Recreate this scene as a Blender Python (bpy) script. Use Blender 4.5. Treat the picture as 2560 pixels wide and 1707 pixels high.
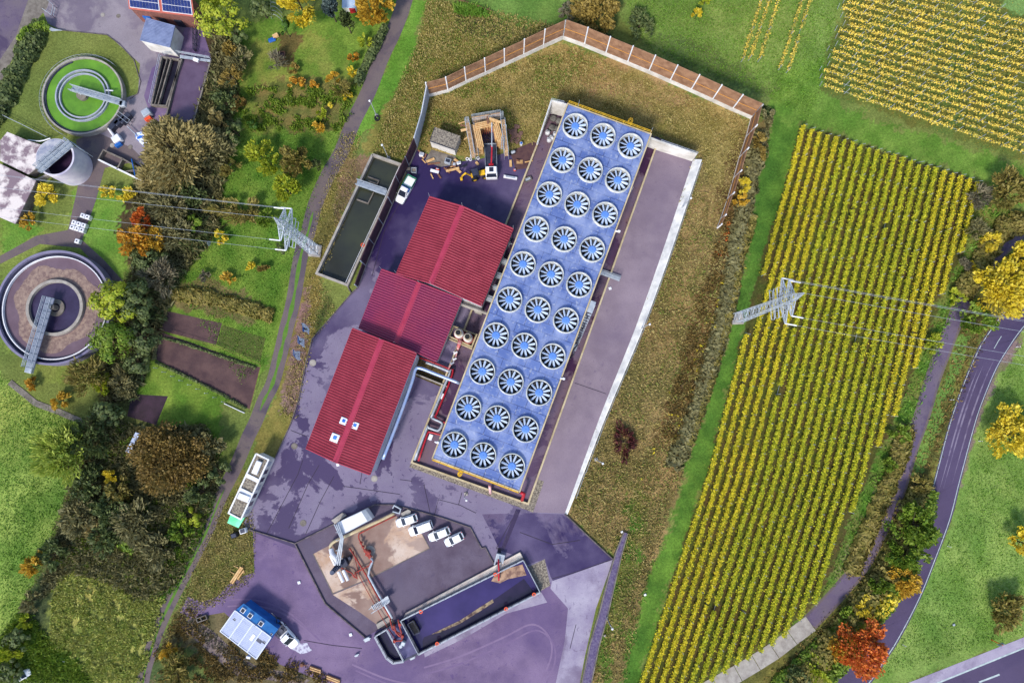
import bpy, math, random
import numpy as np
from mathutils import Vector, Matrix, Quaternion
random.seed(7); rng = np.random.default_rng(7)
SC = bpy.context.scene
COL = SC.collection
for _o in list(bpy.data.objects): bpy.data.objects.remove(_o)
R_ = math.radians
# ---------------------------------------------------------------- camera
CAMH = 140.0; FPX = 1706.67
_d = Vector((-14.0, -160.0, -FPX)).normalized()
CQ = _d.rotation_difference(Vector((0, 0, -1)))
cam = bpy.data.cameras.new('camera'); cam.lens = 24.0; cam.sensor_width = 36.0
cam.clip_start = 1.0; cam.clip_end = 6000.0
camo = bpy.data.objects.new('camera', cam); COL.objects.link(camo)
camo.location = (0, 0, CAMH); camo.rotation_mode = 'QUATERNION'; camo.rotation_quaternion = CQ
SC.camera = camo
# ---------------------------------------------------------------- light
SUN_EL, SUN_AZ = R_(46), R_(206)          # azimuth clockwise from +Y: sun stands low-left of the picture
W = bpy.data.worlds.new('World'); SC.world = W; W.use_nodes = True
nt = W.node_tree; nt.nodes.clear()
sk = nt.nodes.new('ShaderNodeTexSky'); sk.sky_type = 'NISHITA'; sk.sun_disc = False
sk.sun_elevation = SUN_EL; sk.sun_rotation = SUN_AZ; sk.air_density = 1.2; sk.dust_density = 1.5
bg = nt.nodes.new('ShaderNodeBackground'); bg.inputs[1].default_value = 0.15
wo = nt.nodes.new('ShaderNodeOutputWorld')
nt.links.new(sk.outputs[0], bg.inputs[0]); nt.links.new(bg.outputs[0], wo.inputs[0])
sl = bpy.data.lights.new('sun', 'SUN'); sl.energy = 2.5; sl.angle = R_(10); sl.color = (1.0, 0.94, 0.85)
so = bpy.data.objects.new('sun', sl); COL.objects.link(so); so.location = (0, 0, 200)
_to = Vector((math.sin(SUN_AZ) * math.cos(SUN_EL), math.cos(SUN_AZ) * math.cos(SUN_EL), math.sin(SUN_EL)))
so.rotation_mode = 'QUATERNION'; so.rotation_quaternion = _to.to_track_quat('Z', 'Y')
SC.view_settings.view_transform = 'Standard'; SC.view_settings.look = 'None'
SC.view_settings.exposure = 0.6; SC.view_settings.gamma = 1.0
SC.render.engine = 'CYCLES'
# ---------------------------------------------------------------- helpers
def P(x, y, z=0.0):
    """ground plan of a point seen in the survey picture, at height z"""
    r = CQ @ Vector((x - 1280.0, 853.5 - y, -FPX))
    s = (z - CAMH) / r.z
    return Vector((r.x * s, r.y * s, z))
def PP(pts, z=0.0): return [P(x, y, z) for x, y in pts]
SITE = R_(-20.6)
KC = 0.80
def lin(v):
    v = v / 255.0
    return v / 12.92 if v <= 0.04045 else ((v + 0.055) / 1.055) ** 2.4
def S(r, g, b, k=None):
    k = KC if k is None else k
    return (min(.9, lin(r) * k), min(.9, lin(g) * k), min(.9, lin(b) * k), 1.0)

def newmat(name):
    m = bpy.data.materials.new(name); m.use_nodes = True
    n = m.node_tree.nodes; l = m.node_tree.links
    b = n['Principled BSDF']
    b.inputs['Specular IOR Level'].default_value = 0.3
    return m, n, l, b
def mat(name, c1, c2=None, scale=1.0, rough=0.8, bump=0.0, bscale=6.0, metal=0.0, c3=None, s3=0.12, fine=0.0, obj=False, spec=None, contrast=(0.35, 0.65), coat=0.0):
    m, n, l, b = newmat(name)
    b.inputs['Roughness'].default_value = rough; b.inputs['Metallic'].default_value = metal
    if spec is not None: b.inputs['Specular IOR Level'].default_value = spec
    if coat: b.inputs['Coat Weight'].default_value = coat
    b.inputs['Base Color'].default_value = c1
    if obj:
        tc = n.new('ShaderNodeTexCoord'); co = tc.outputs['Object']
    else:
        tc = n.new('ShaderNodeNewGeometry'); co = tc.outputs['Position']
    cur = None
    def noise(sc, det=4.0, ro=0.6):
        t = n.new('ShaderNodeTexNoise'); t.inputs['Scale'].default_value = sc
        t.inputs['Detail'].default_value = det; t.inputs['Roughness'].default_value = ro
        l.new(co, t.inputs['Vector']); return t.outputs['Fac']
    def rmp(fac, a, bb):
        r = n.new('ShaderNodeMapRange'); r.inputs[1].default_value = a; r.inputs[2].default_value = bb
        l.new(fac, r.inputs[0]); return r.outputs[0]
    def mix(fac, A, B, mode='MIX'):
        x = n.new('ShaderNodeMix'); x.data_type = 'RGBA'; x.blend_type = mode
        if isinstance(fac, float): x.inputs[0].default_value = fac
        else: l.new(fac, x.inputs[0])
        for i, q in ((6, A), (7, B)):
            if isinstance(q, tuple): x.inputs[i].default_value = q
            else: l.new(q, x.inputs[i])
        return x.outputs[2]
    cur = c1
    if c2 is not None: cur = mix(rmp(noise(scale), *contrast), c1, c2)
    if c3 is not None: cur = mix(rmp(noise(s3, 5.0, .65), 0.5, 0.62), cur, c3)
    if fine > 0:
        f = rmp(noise(9.0, 3.0, .7), 0.3, 0.7)
        cur = mix(f, cur, mix(fine, cur, (0.01, 0.01, 0.01, 1)))
    if not isinstance(cur, tuple): l.new(cur, b.inputs['Base Color'])
    if bump > 0:
        bp = n.new('ShaderNodeBump'); bp.inputs['Strength'].default_value = bump; bp.inputs['Distance'].default_value = 0.1
        l.new(noise(bscale, 4.0), bp.inputs['Height']); l.new(bp.outputs[0], b.inputs['Normal'])
    return m
def leafmat(name, cols, scale=0.35, rough=0.6, k=None, trans=0.25):
    """cols: 3-4 sRGB colours, one picked per leaf, shifted by a soft clump noise"""
    m, n, l, b = newmat(name)
    g = n.new('ShaderNodeNewGeometry')
    t = n.new('ShaderNodeTexNoise'); t.inputs['Scale'].default_value = scale; t.inputs['Detail'].default_value = 2.0
    l.new(g.outputs['Position'], t.inputs['Vector'])
    a = n.new('ShaderNodeMath'); a.operation = 'MULTIPLY_ADD'; a.inputs[1].default_value = 0.55
    l.new(g.outputs['Random Per Island'], a.inputs[0])
    mr = n.new('ShaderNodeMapRange'); mr.inputs[1].default_value = .3; mr.inputs[2].default_value = .7; mr.inputs[4].default_value = 0.45
    l.new(t.outputs['Fac'], mr.inputs[0]); l.new(mr.outputs[0], a.inputs[2])
    r = n.new('ShaderNodeValToRGB'); e = r.color_ramp.elements
    e[0].position = 0.0; e[0].color = S(*cols[0], k); e[1].position = 1.0; e[1].color = S(*cols[-1], k)
    for i, c in enumerate(cols[1:-1]):
        q = e.new((i + 1) / (len(cols) - 1)); q.color = S(*c, k)
    l.new(a.outputs[0], r.inputs[0]); l.new(r.outputs[0], b.inputs['Base Color'])
    b.inputs['Roughness'].default_value = rough
    if trans > 0:
        tr = n.new('ShaderNodeBsdfTranslucent'); l.new(r.outputs[0], tr.inputs[0])
        ms = n.new('ShaderNodeMixShader'); ms.inputs[0].default_value = trans
        out = n['Material Output']
        l.new(b.outputs[0], ms.inputs[1]); l.new(tr.outputs[0], ms.inputs[2]); l.new(ms.outputs[0], out.inputs[0])
    return m

class MB:
    def __init__(s): s.v = []; s.f = []
    def face(s, pts):
        i = len(s.v); s.v += [tuple(p) for p in pts]; s.f.append(tuple(range(i, i + len(pts))))
    def prism(s, pts, z0, z1):
        """pts: 2-D/3-D outline; closed solid from z0 to z1"""
        n = len(pts); i = len(s.v)
        ar = sum(pts[k][0] * pts[(k + 1) % n][1] - pts[(k + 1) % n][0] * pts[k][1] for k in range(n))
        if ar < 0: pts = pts[::-1]
        s.v += [(p[0], p[1], z0) for p in pts] + [(p[0], p[1], z1) for p in pts]
        s.f.append(tuple(range(i + n - 1, i - 1, -1))); s.f.append(tuple(range(i + n, i + 2 * n)))
        for k in range(n): s.f.append((i + k, i + (k + 1) % n, i + n + (k + 1) % n, i + n + k))
    def box(s, c, d, rz=0.0, bev=0.0):
        x, y, z = c; a, b_, h = d[0] / 2, d[1] / 2, d[2] / 2
        cs, sn = math.cos(rz), math.sin(rz)
        if bev <= 0:
            q = [(-a, -b_), (a, -b_), (a, b_), (-a, b_)]
            s.prism([(x + u * cs - v * sn, y + u * sn + v * cs) for u, v in q], z - h, z + h)
        else:
            e = bev; i = len(s.v); rings = []
            for zz, sh in ((z - h, e), (z - h + e, 0), (z + h - e, 0), (z + h, e)):
                aa, bb = a - sh, b_ - sh
                q = [(-aa + e, -bb), (aa - e, -bb), (aa, -bb + e), (aa, bb - e), (aa - e, bb), (-aa + e, bb), (-aa, bb - e), (-aa, -bb + e)]
                s.v += [(x + u * cs - v * sn, y + u * sn + v * cs, zz) for u, v in q]
            s.f.append(tuple(range(i + 7, i - 1, -1))); s.f.append(tuple(range(i + 24, i + 32)))
            for r in range(3):
                for k in range(8):
                    s.f.append((i + 8 * r + k, i + 8 * r + (k + 1) % 8, i + 8 * r + 8 + (k + 1) % 8, i + 8 * r + 8 + k))
    def beam(s, a, b, w=0.1, h=None, n=4, ph=None):
        s.tube([a, b], w / 2 * 1.414 if n == 4 else w / 2, n, ph=ph)
    def tube(s, pts, r, n=6, ph=None, r2=None, cap=True):
        pts = [Vector(p) for p in pts]; m = len(pts); i = len(s.v)
        ph = (math.pi / 4 if n == 4 else 0) if ph is None else ph
        pu = None
        for k, p in enumerate(pts):
            if k == 0: t = pts[1] - p
            elif k == m - 1: t = p - pts[k - 1]
            else: t = (pts[k + 1] - p).normalized() + (p - pts[k - 1]).normalized()
            if t.length < 1e-6: t = Vector((0, 0, 1))
            t.normalize()
            up = Vector((0, 0, 1)) if abs(t.z) < 0.95 else Vector((0, 1, 0))
            if pu is None: u = t.cross(up).normalized()
            else:
                u = pu - t * pu.dot(t)
                u = u.normalized() if u.length > 1e-5 else t.cross(up).normalized()
            pu = u
            w = t.cross(u)
            rr = r if r2 is None else r + (r2 - r) * k / (m - 1)
            if 0 < k < m - 1:
                c_ = (pts[k + 1] - p).normalized().dot((p - pts[k - 1]).normalized())
                rr2 = rr / max(0.5, math.sqrt(max(0.01, (1 + c_) / 2)))
            else: rr2 = rr
            for j in range(n):
                a = 2 * math.pi * j / n + ph
                s.v.append(tuple(p + u * math.cos(a) * rr2 + w * math.sin(a) * rr))
        for k in range(m - 1):
            for j in range(n):
                a = i + k * n + j; b_ = i + k * n + (j + 1) % n
                s.f.append((a, b_, b_ + n, a + n))
        if cap:
            s.f.append(tuple(range(i + n - 1, i - 1, -1))); s.f.append(tuple(range(i + (m - 1) * n, i + m * n)))
    def cyl(s, c, r, z0, z1, n=24, r2=None):
        r2 = r if r2 is None else r2; i = len(s.v)
        for rr, z in ((r, z0), (r2, z1)):
            for j in range(n):
                a = 2 * math.pi * j / n; s.v.append((c[0] + rr * math.cos(a), c[1] + rr * math.sin(a), z))
        s.f.append(tuple(range(i + n - 1, i - 1, -1))); s.f.append(tuple(range(i + n, i + 2 * n)))
        for j in range(n): s.f.append((i + j, i + (j + 1) % n, i + n + (j + 1) % n, i + n + j))
    def ring(s, c, ri, ro, z0, z1, n=48, a0=0.0, a1=2 * math.pi):
        i = len(s.v); full = abs(a1 - a0 - 2 * math.pi) < 1e-6; m = n if full else n + 1
        for j in range(m):
            a = a0 + (a1 - a0) * j / n; ca, sa = math.cos(a), math.sin(a)
            for rr, z in ((ri, z0), (ro, z0), (ro, z1), (ri, z1)): s.v.append((c[0] + rr * ca, c[1] + rr * sa, z))
        for j in range(n):
            p = i + 4 * j; q = i + 4 * ((j + 1) % m)
            for k in range(4):
                k2 = (k + 1) % 4; s.f.append((p + k, q + k, q + k2, p + k2))
        if not full:
            s.f.append((i, i + 3, i + 2, i + 1)); e = i + 4 * n; s.f.append((e, e + 1, e + 2, e + 3))
    def wall(s, pts, w, z0, z1, z1b=None):
        """wall of width w centred on a polyline (mitred), closed solid; z1 may be a list per point"""
        pts = [Vector((p[0], p[1], 0)) for p in pts]; m = len(pts); L = []; Rr = []
        for k, p in enumerate(pts):
            if k == 0: t = (pts[1] - p).normalized(); sc = 1
            elif k == m - 1: t = (p - pts[k - 1]).normalized(); sc = 1
            else:
                t1 = (p - pts[k - 1]).normalized(); t2 = (pts[k + 1] - p).normalized(); t = (t1 + t2).normalized()
                sc = 1 / max(0.4, math.sqrt(max(.01, (1 + t1.dot(t2)) / 2)))
            nn = Vector((-t.y, t.x, 0)) * (w / 2 * sc); L.append(p + nn); Rr.append(p - nn)
        zt = z1 if isinstance(z1, (list, tuple)) else [z1] * m
        zb = z0 if isinstance(z0, (list, tuple)) else [z0] * m
        i = len(s.v)
        for k in range(m):
            s.v += [(L[k].x, L[k].y, zb[k]), (Rr[k].x, Rr[k].y, zb[k]), (Rr[k].x, Rr[k].y, zt[k]), (L[k].x, L[k].y, zt[k])]
        for k in range(m - 1):
            a = i + 4 * k; b_ = a + 4
            for q in range(4):
                q2 = (q + 1) % 4; s.f.append((a + q, a + q2, b_ + q2, b_ + q))
        s.f.append((i, i + 3, i + 2, i + 1)); e = i + 4 * (m - 1); s.f.append((e, e + 1, e + 2, e + 3))
    def rail(s, pts, h=1.1, r=0.035, step=2.0, bars=2, n=4):
        pts = [Vector(p) for p in pts]
        for k in range(bars):
            z = h * (k + 1) / bars; s.tube([p + Vector((0, 0, z)) for p in pts], r, n)
        for a, b_ in zip(pts[:-1], pts[1:]):
            d = (b_ - a).length; m = max(1, int(round(d / step)))
            for k in range(m + 1):
                q = a.lerp(b_, k / m); s.tube([q, q + Vector((0, 0, h))], r, n)
    def build(s, name, m, parent=None, at=None, smooth=False, local=False):
        o0 = Vector((0, 0, 0))
        if parent is not None and not local: o0 = rootloc(parent)
        if at is not None: o0 = Vector(at)
        V = np.array(s.v, dtype=np.float64).reshape(-1, 3)
        if not local: V = V - np.array(o0)
        me = bpy.data.meshes.new(name); me.from_pydata(V.tolist(), [], s.f)
        me.materials.append(m)
        if smooth: me.shade_smooth()
        me.update()
        o = bpy.data.objects.new(name, me); COL.objects.link(o)
        if parent is not None: o.parent = parent
        elif at is not None: o.location = at
        return o
def rootloc(o):
    while o.parent is not None: o = o.parent
    return o.location.copy()
def tag(o, label=None, cat=None, group=None, kind=None):
    if label: o['label'] = label
    if cat: o['category'] = cat
    if group: o['group'] = group
    if kind: o['kind'] = kind
    return o
def T(name, label, cat, loc, group=None, rz=0.0):
    o = bpy.data.objects.new(name, None); COL.objects.link(o); o.location = loc; o.rotation_euler = (0, 0, rz)
    o.empty_display_size = .5
    return tag(o, label, cat, group)
def one(mb, name, m, label, cat, at=None, group=None, smooth=False):
    """a thing that is one mesh"""
    if at is None:
        V = np.array(mb.v); at = (float(V[:, 0].mean()), float(V[:, 1].mean()), float(V[:, 2].min()))
    return tag(mb.build(name, m, None, at=at, smooth=smooth), label, cat, group)
def copy_tree(o, parent=None):
    c = o.copy(); COL.objects.link(c); c.parent = parent
    for ch in list(o.children): copy_tree(ch, c)
    return c
def sheet(name, px, z, m, kind='structure', dens=None):
    mb = MB(); mb.face(ccw(PP(px, z))); return tag(mb.build(name, m), kind=kind)
def ccw(p):
    a = sum(p[i][0] * p[(i + 1) % len(p)][1] - p[(i + 1) % len(p)][0] * p[i][1] for i in range(len(p)))
    return p if a > 0 else p[::-1]
def strip_poly(pts, w):
    """outline of a band of width w (or list) along world points"""
    m = len(pts); L = []; Rr = []
    for k, p in enumerate(pts):
        a = pts[max(0, k - 1)]; b_ = pts[min(m - 1, k + 1)]; t = (b_ - a); t.z = 0; t.normalize()
        ww = w[k] if isinstance(w, (list, tuple)) else w
        nn = Vector((-t.y, t.x, 0)) * ww / 2; L.append(p + nn); Rr.append(p - nn)
    return L, Rr
def smoothline(pts, sub=6):
    """Catmull-Rom through world points"""
    out = []; n = len(pts)
    for i in range(n - 1):
        p0 = pts[max(0, i - 1)]; p1 = pts[i]; p2 = pts[i + 1]; p3 = pts[min(n - 1, i + 2)]
        for k in range(sub):
            t = k / sub
            out.append(0.5 * ((2 * p1) + (p2 - p0) * t + (2 * p0 - 5 * p1 + 4 * p2 - p3) * t * t + (3 * p1 - p0 - 3 * p2 + p3) * t ** 3))
    out.append(pts[-1]); return out
def band(name, L, Rr, z, m, kind='structure', label=None):
    mb = MB(); i = 0
    for a, b_ in zip(L, Rr): mb.v += [(a.x, a.y, z), (b_.x, b_.y, z)]
    for k in range(len(L) - 1): mb.f.append((2 * k, 2 * k + 1, 2 * k + 3, 2 * k + 2))
    return tag(mb.build(name, m), kind=kind)
# numpy quads: centre, two half-axis vectors
def quads_obj(name, C_, U, V_, m, parent=None, at=(0, 0, 0)):
    n = len(C_); at = np.array(at, dtype=float)
    X = np.empty((n, 4, 3)); X[:, 0] = C_ - U - V_ * .6; X[:, 1] = C_ + U * .35 - V_; X[:, 2] = C_ + U + V_ * .6; X[:, 3] = C_ - U * .35 + V_
    X = (X.reshape(-1, 3) - at).astype(np.float32)
    me = bpy.data.meshes.new(name); me.vertices.add(4 * n); me.vertices.foreach_set('co', X.ravel())
    me.loops.add(4 * n); me.loops.foreach_set('vertex_index', np.arange(4 * n, dtype=np.int32))
    me.polygons.add(n); me.polygons.foreach_set('loop_start', np.arange(0, 4 * n, 4, dtype=np.int32))
    me.update(calc_edges=True); me.validate(); me.materials.append(m)
    o = bpy.data.objects.new(name, me); COL.objects.link(o)
    if parent is not None: o.parent = parent
    else: o.location = at.tolist()
    return o
def unit(a): return a / np.maximum(1e-9, np.linalg.norm(a, axis=1, keepdims=True))
def vnoise(x, y, s, seed):
    g = np.random.default_rng(seed).random((256, 256)); x = x / s + 100; y = y / s + 100
    xi = np.floor(x).astype(int); yi = np.floor(y).astype(int); fx = x - xi; fy = y - yi
    fx = fx * fx * (3 - 2 * fx); fy = fy * fy * (3 - 2 * fy)
    a = g[xi % 256, yi % 256]; b = g[(xi + 1) % 256, yi % 256]; c = g[xi % 256, (yi + 1) % 256]; d = g[(xi + 1) % 256, (yi + 1) % 256]
    return (a * (1 - fx) + b * fx) * (1 - fy) + (c * (1 - fx) + d * fx) * fy
def fbm(x, y, s, seed, o=4):
    r = 0; a = .5; t = 0
    for i in range(o): r = r + a * vnoise(x, y, s, seed + i); t += a; a *= .55; s *= .5
    return r / t
def inpoly(x, y, poly):
    c = np.zeros(x.shape, bool); n = len(poly)
    for i in range(n):
        x1, y1 = poly[i][0], poly[i][1]; x2, y2 = poly[(i + 1) % n][0], poly[(i + 1) % n][1]
        if y1 == y2: continue
        k = ((y1 > y) != (y2 > y)) & (x < (x2 - x1) * (y - y1) / (y2 - y1) + x1); c ^= k
    return c
# ================================================================ THE GROUND
# (outline in survey pixels, colour A, colour B, noise size m, edge raggedness m)
REG = [
 ([(0,930),(90,1010),(218,1055),(195,1150),(172,1240),(150,1320),(120,1390),(60,1520),(0,1620),(-700,1900),(-700,900)], (98,138,50),(140,170,74),5,.7),
 ([(0,80),(200,40),(340,0),(600,-200),(0,-200),(-300,300),(0,560),(130,560),(250,470),(350,480),(330,660),(290,760),(200,950),(100,960),(0,860)], (104,134,48),(126,148,66),5,.8),
 ([(180,480),(345,470),(330,600),(310,700),(270,690),(190,600)], (88,138,40),(112,152,54),3,.6),
 ([(0,540),(120,575),(60,610),(0,640)], (88,140,44),(112,152,54),3,.6),
 ([(215,1055),(300,960),(520,1050),(560,1180),(500,1340),(440,1460),(370,1500),(180,1420),(60,1520),(150,1320),(172,1240)], (66,78,44),(100,112,56),3,1.2),
 ([(0,1600),(60,1520),(110,1400),(180,1400),(130,1500),(125,1600),(180,1640),(250,1707),(250,1900),(-300,1900)], (62,80,52),(92,112,58),4,1.2),
 ([(175,1400),(300,1380),(385,1420),(415,1490),(380,1600),(352,1707),(330,1850),(250,1800),(180,1640),(125,1600),(130,1500)], (110,134,56),(166,172,86),2.0,1.0),
 ([(634,1320),(640,1440),(560,1500),(470,1540),(400,1620),(365,1707),(460,1480),(560,1260),(600,1170),(640,1180)], (104,116,50),(130,122,70),2.5,.6),
 ([(470,1500),(540,1500),(600,1560),(780,1650),(900,1707),(900,1900),(360,1900),(380,1640),(420,1560)], (90,88,58),(122,112,78),3,1.0),
 ([(370,1600),(500,1640),(560,1690),(600,1900),(350,1900)], (74,98,54),(104,124,62),3,1.0),
 ([(0,1707),(200,1690),(330,1760),(330,1900),(0,1900)], (70,84,54),(96,112,60),3,1.0),
 ([(540,60),(1010,0),(880,300),(800,450),(735,700),(700,860),(640,960),(560,1000),(560,1130),(500,1130),(330,1000),(330,850),(400,690),(480,560),(590,300),(560,150)], (78,122,32),(112,146,48),3,.8),
 ([(480,90),(585,50),(590,250),(560,420),(556,560),(450,700),(385,880),(335,1000),(260,1010),(250,920),(330,680),(300,560),(340,450),(350,300),(430,250)], (52,48,34),(84,74,48),3,1.0),
 ([(625,90),(860,90),(890,240),(820,340),(620,330),(605,230)], (92,128,38),(124,140,56),3,.8),
 ([(640,205),(870,200),(880,300),(800,330),(640,320)], (88,104,44),(122,116,60),2,.8),
 ([(700,80),(760,80),(750,115),(720,180),(700,160)], (90,86,44),(108,96,52),2,.5),
 ([(385,728),(520,690),(660,760),(640,810),(400,760)], (96,98,54),(120,116,70),2,.5),
 ([(840,300),(905,330),(880,400),(855,520),(830,620),(800,720),(790,850),(760,1000),(735,1060),(690,1150),(640,1290),(600,1290),(640,1100),(700,950),(745,750),(775,620),(800,500),(850,390)], (108,112,48),(136,128,62),3,.6),
 ([(860,400),(960,385),(960,420),(900,440),(850,560),(845,700),(826,700),(845,520)], (146,124,96),(126,112,72),2,.7),
 ([(748,780),(775,700),(768,900),(755,1000),(735,1030),(700,1030),(722,880)], (136,112,108),(122,104,84),1.5,.5),
 ([(1068,0),(1160,0),(1410,55),(1405,100),(1068,245),(1045,360),(1005,440),(985,430),(960,400),(900,380),(930,300),(1000,200),(1045,110)], (92,108,42),(132,130,62),3,.7),
 ([(1030,0),(1066,0),(1042,110),(995,215),(945,310),(880,370),(865,370),(905,290),(960,180),(1005,70)], (84,138,36),(106,156,50),3,.5),
 ([(1120,-60),(1440,-200),(1440,0),(1410,55),(1250,80),(1180,35)], (80,124,48),(104,144,62),4,.8),
 ([(1130,30),(1200,30),(1300,70),(1405,62),(1390,90),(1260,110),(1150,80)], (58,66,44),(92,98,54),2,.8),
 ([(1540,-200),(2140,-200),(2110,0),(2075,150),(2010,300),(1960,270),(1640,125),(1560,60)], (94,132,52),(124,156,72),5,.8),
 ([(1600,90),(1760,100),(1800,140),(1960,230),(1920,262),(1650,130)], (84,112,56),(104,128,62),4,1.0),
 ([(1073,248),(1405,100),(1877,298),(1850,420),(1790,570),(1720,640),(1738,380),(1385,245),(1335,372),(1190,392),(1043,378)], (120,118,56),(154,144,84),3,.5),
 ([(1420,130),(1560,150),(1700,215),(1740,280),(1640,300),(1560,245),(1440,200)], (160,136,92),(138,128,66),2.5,1.5),
 ([(1738,376),(1790,480),(1880,300),(1925,300),(1885,480),(1845,700),(1800,900),(1705,1200),(1610,1500),(1550,1800),(1440,1800),(1545,1400),(1412,1285),(1500,1000)], (110,106,60),(156,138,88),3,.5),
 ([(1840,330),(1905,320),(1880,480),(1842,690),(1790,900),(1730,1080),(1640,1120),(1700,900),(1790,600)], (88,72,44),(122,100,58),2,1.2),
 ([(1560,1200),(1620,1260),(1600,1420),(1550,1560),(1510,1707),(1530,1900),(1480,1900),(1500,1500),(1560,1330)], (76,124,36),(114,122,54),3,1.2),
 ([(1925,290),(1965,250),(2005,315),(1985,405),(1895,690),(1860,836),(1767,1193),(1638,1584),(1570,1800),(1510,1800),(1610,1500),(1705,1200),(1800,900),(1850,700),(1890,480)], (66,112,34),(94,142,44),3,.8),
 ([(1925,290),(1960,170),(2075,150),(2060,210),(2115,270),(2250,320),(2600,430),(2700,560),(2560,520),(2450,450),(2003,312)], (84,130,38),(112,152,56),3,.9),
 ([(2003,312),(2452,455),(2413,627),(2368,716),(2292,919),(2220,1093),(2177,1175),(2138,1267),(2056,1492),(1989,1557),(1892,1634),(1767,1705),(1650,1860),(1570,1860),(1637,1584),(1764,1193),(1858,836),(1895,690)], (88,80,44),(76,92,36),1.5,.3),
 ([(2105,-200),(2110,60),(2070,110),(2053,228),(2300,315),(2700,450),(2900,-200)], (100,110,46),(88,118,50),2,.6),
 ([(2480,-200),(2508,20),(2560,40),(2800,120),(2800,-200)], (104,152,74),(116,160,84),4,.5),
 ([(2452,455),(2600,560),(2510,600),(2450,670),(2400,760),(2340,930),(2280,1090),(2240,1200),(2180,1330),(2100,1450),(2020,1545),(1700,1760),(1767,1705),(1989,1557),(2056,1492),(2138,1267),(2220,1093),(2292,919),(2368,716),(2413,627)], (78,126,36),(116,128,58),2.5,.7),
 ([(2250,1060),(2290,1060),(2230,1260),(2180,1400),(2100,1470),(2060,1500),(2140,1330),(2200,1200)], (140,140,92),(110,122,60),1.5,.7),
 ([(2600,560),(2560,700),(2465,841),(2368,1081),(2313,1283),(2201,1539),(2065,1707),(1900,1900),(1700,1900),(1800,1707),(2027,1567),(2140,1450),(2250,1230),(2330,1010),(2390,830),(2480,690)], (74,84,40),(118,124,56),2.5,.8),
 ([(2400,830),(2430,840),(2370,1000),(2320,1140),(2290,1200),(2270,1190),(2340,1010)], (96,146,58),(110,150,64),3,.5),
 ([(2557,820),(2524,866),(2462,989),(2419,1129),(2375,1298),(2299,1495),(2173,1707),(2263,1712),(2560,1596),(3200,1300),(3200,700)], (100,142,56),(132,166,78),5,.5),
 ([(2535,820),(2560,850),(2490,950),(2445,1075),(2400,1220),(2385,1200),(2430,1060),(2480,930)], (132,118,118),(116,122,84),2,.4),
]
GX0, GX1, GY0, GY1, GS = -150., 150., -95., 125., 0.36
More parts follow.
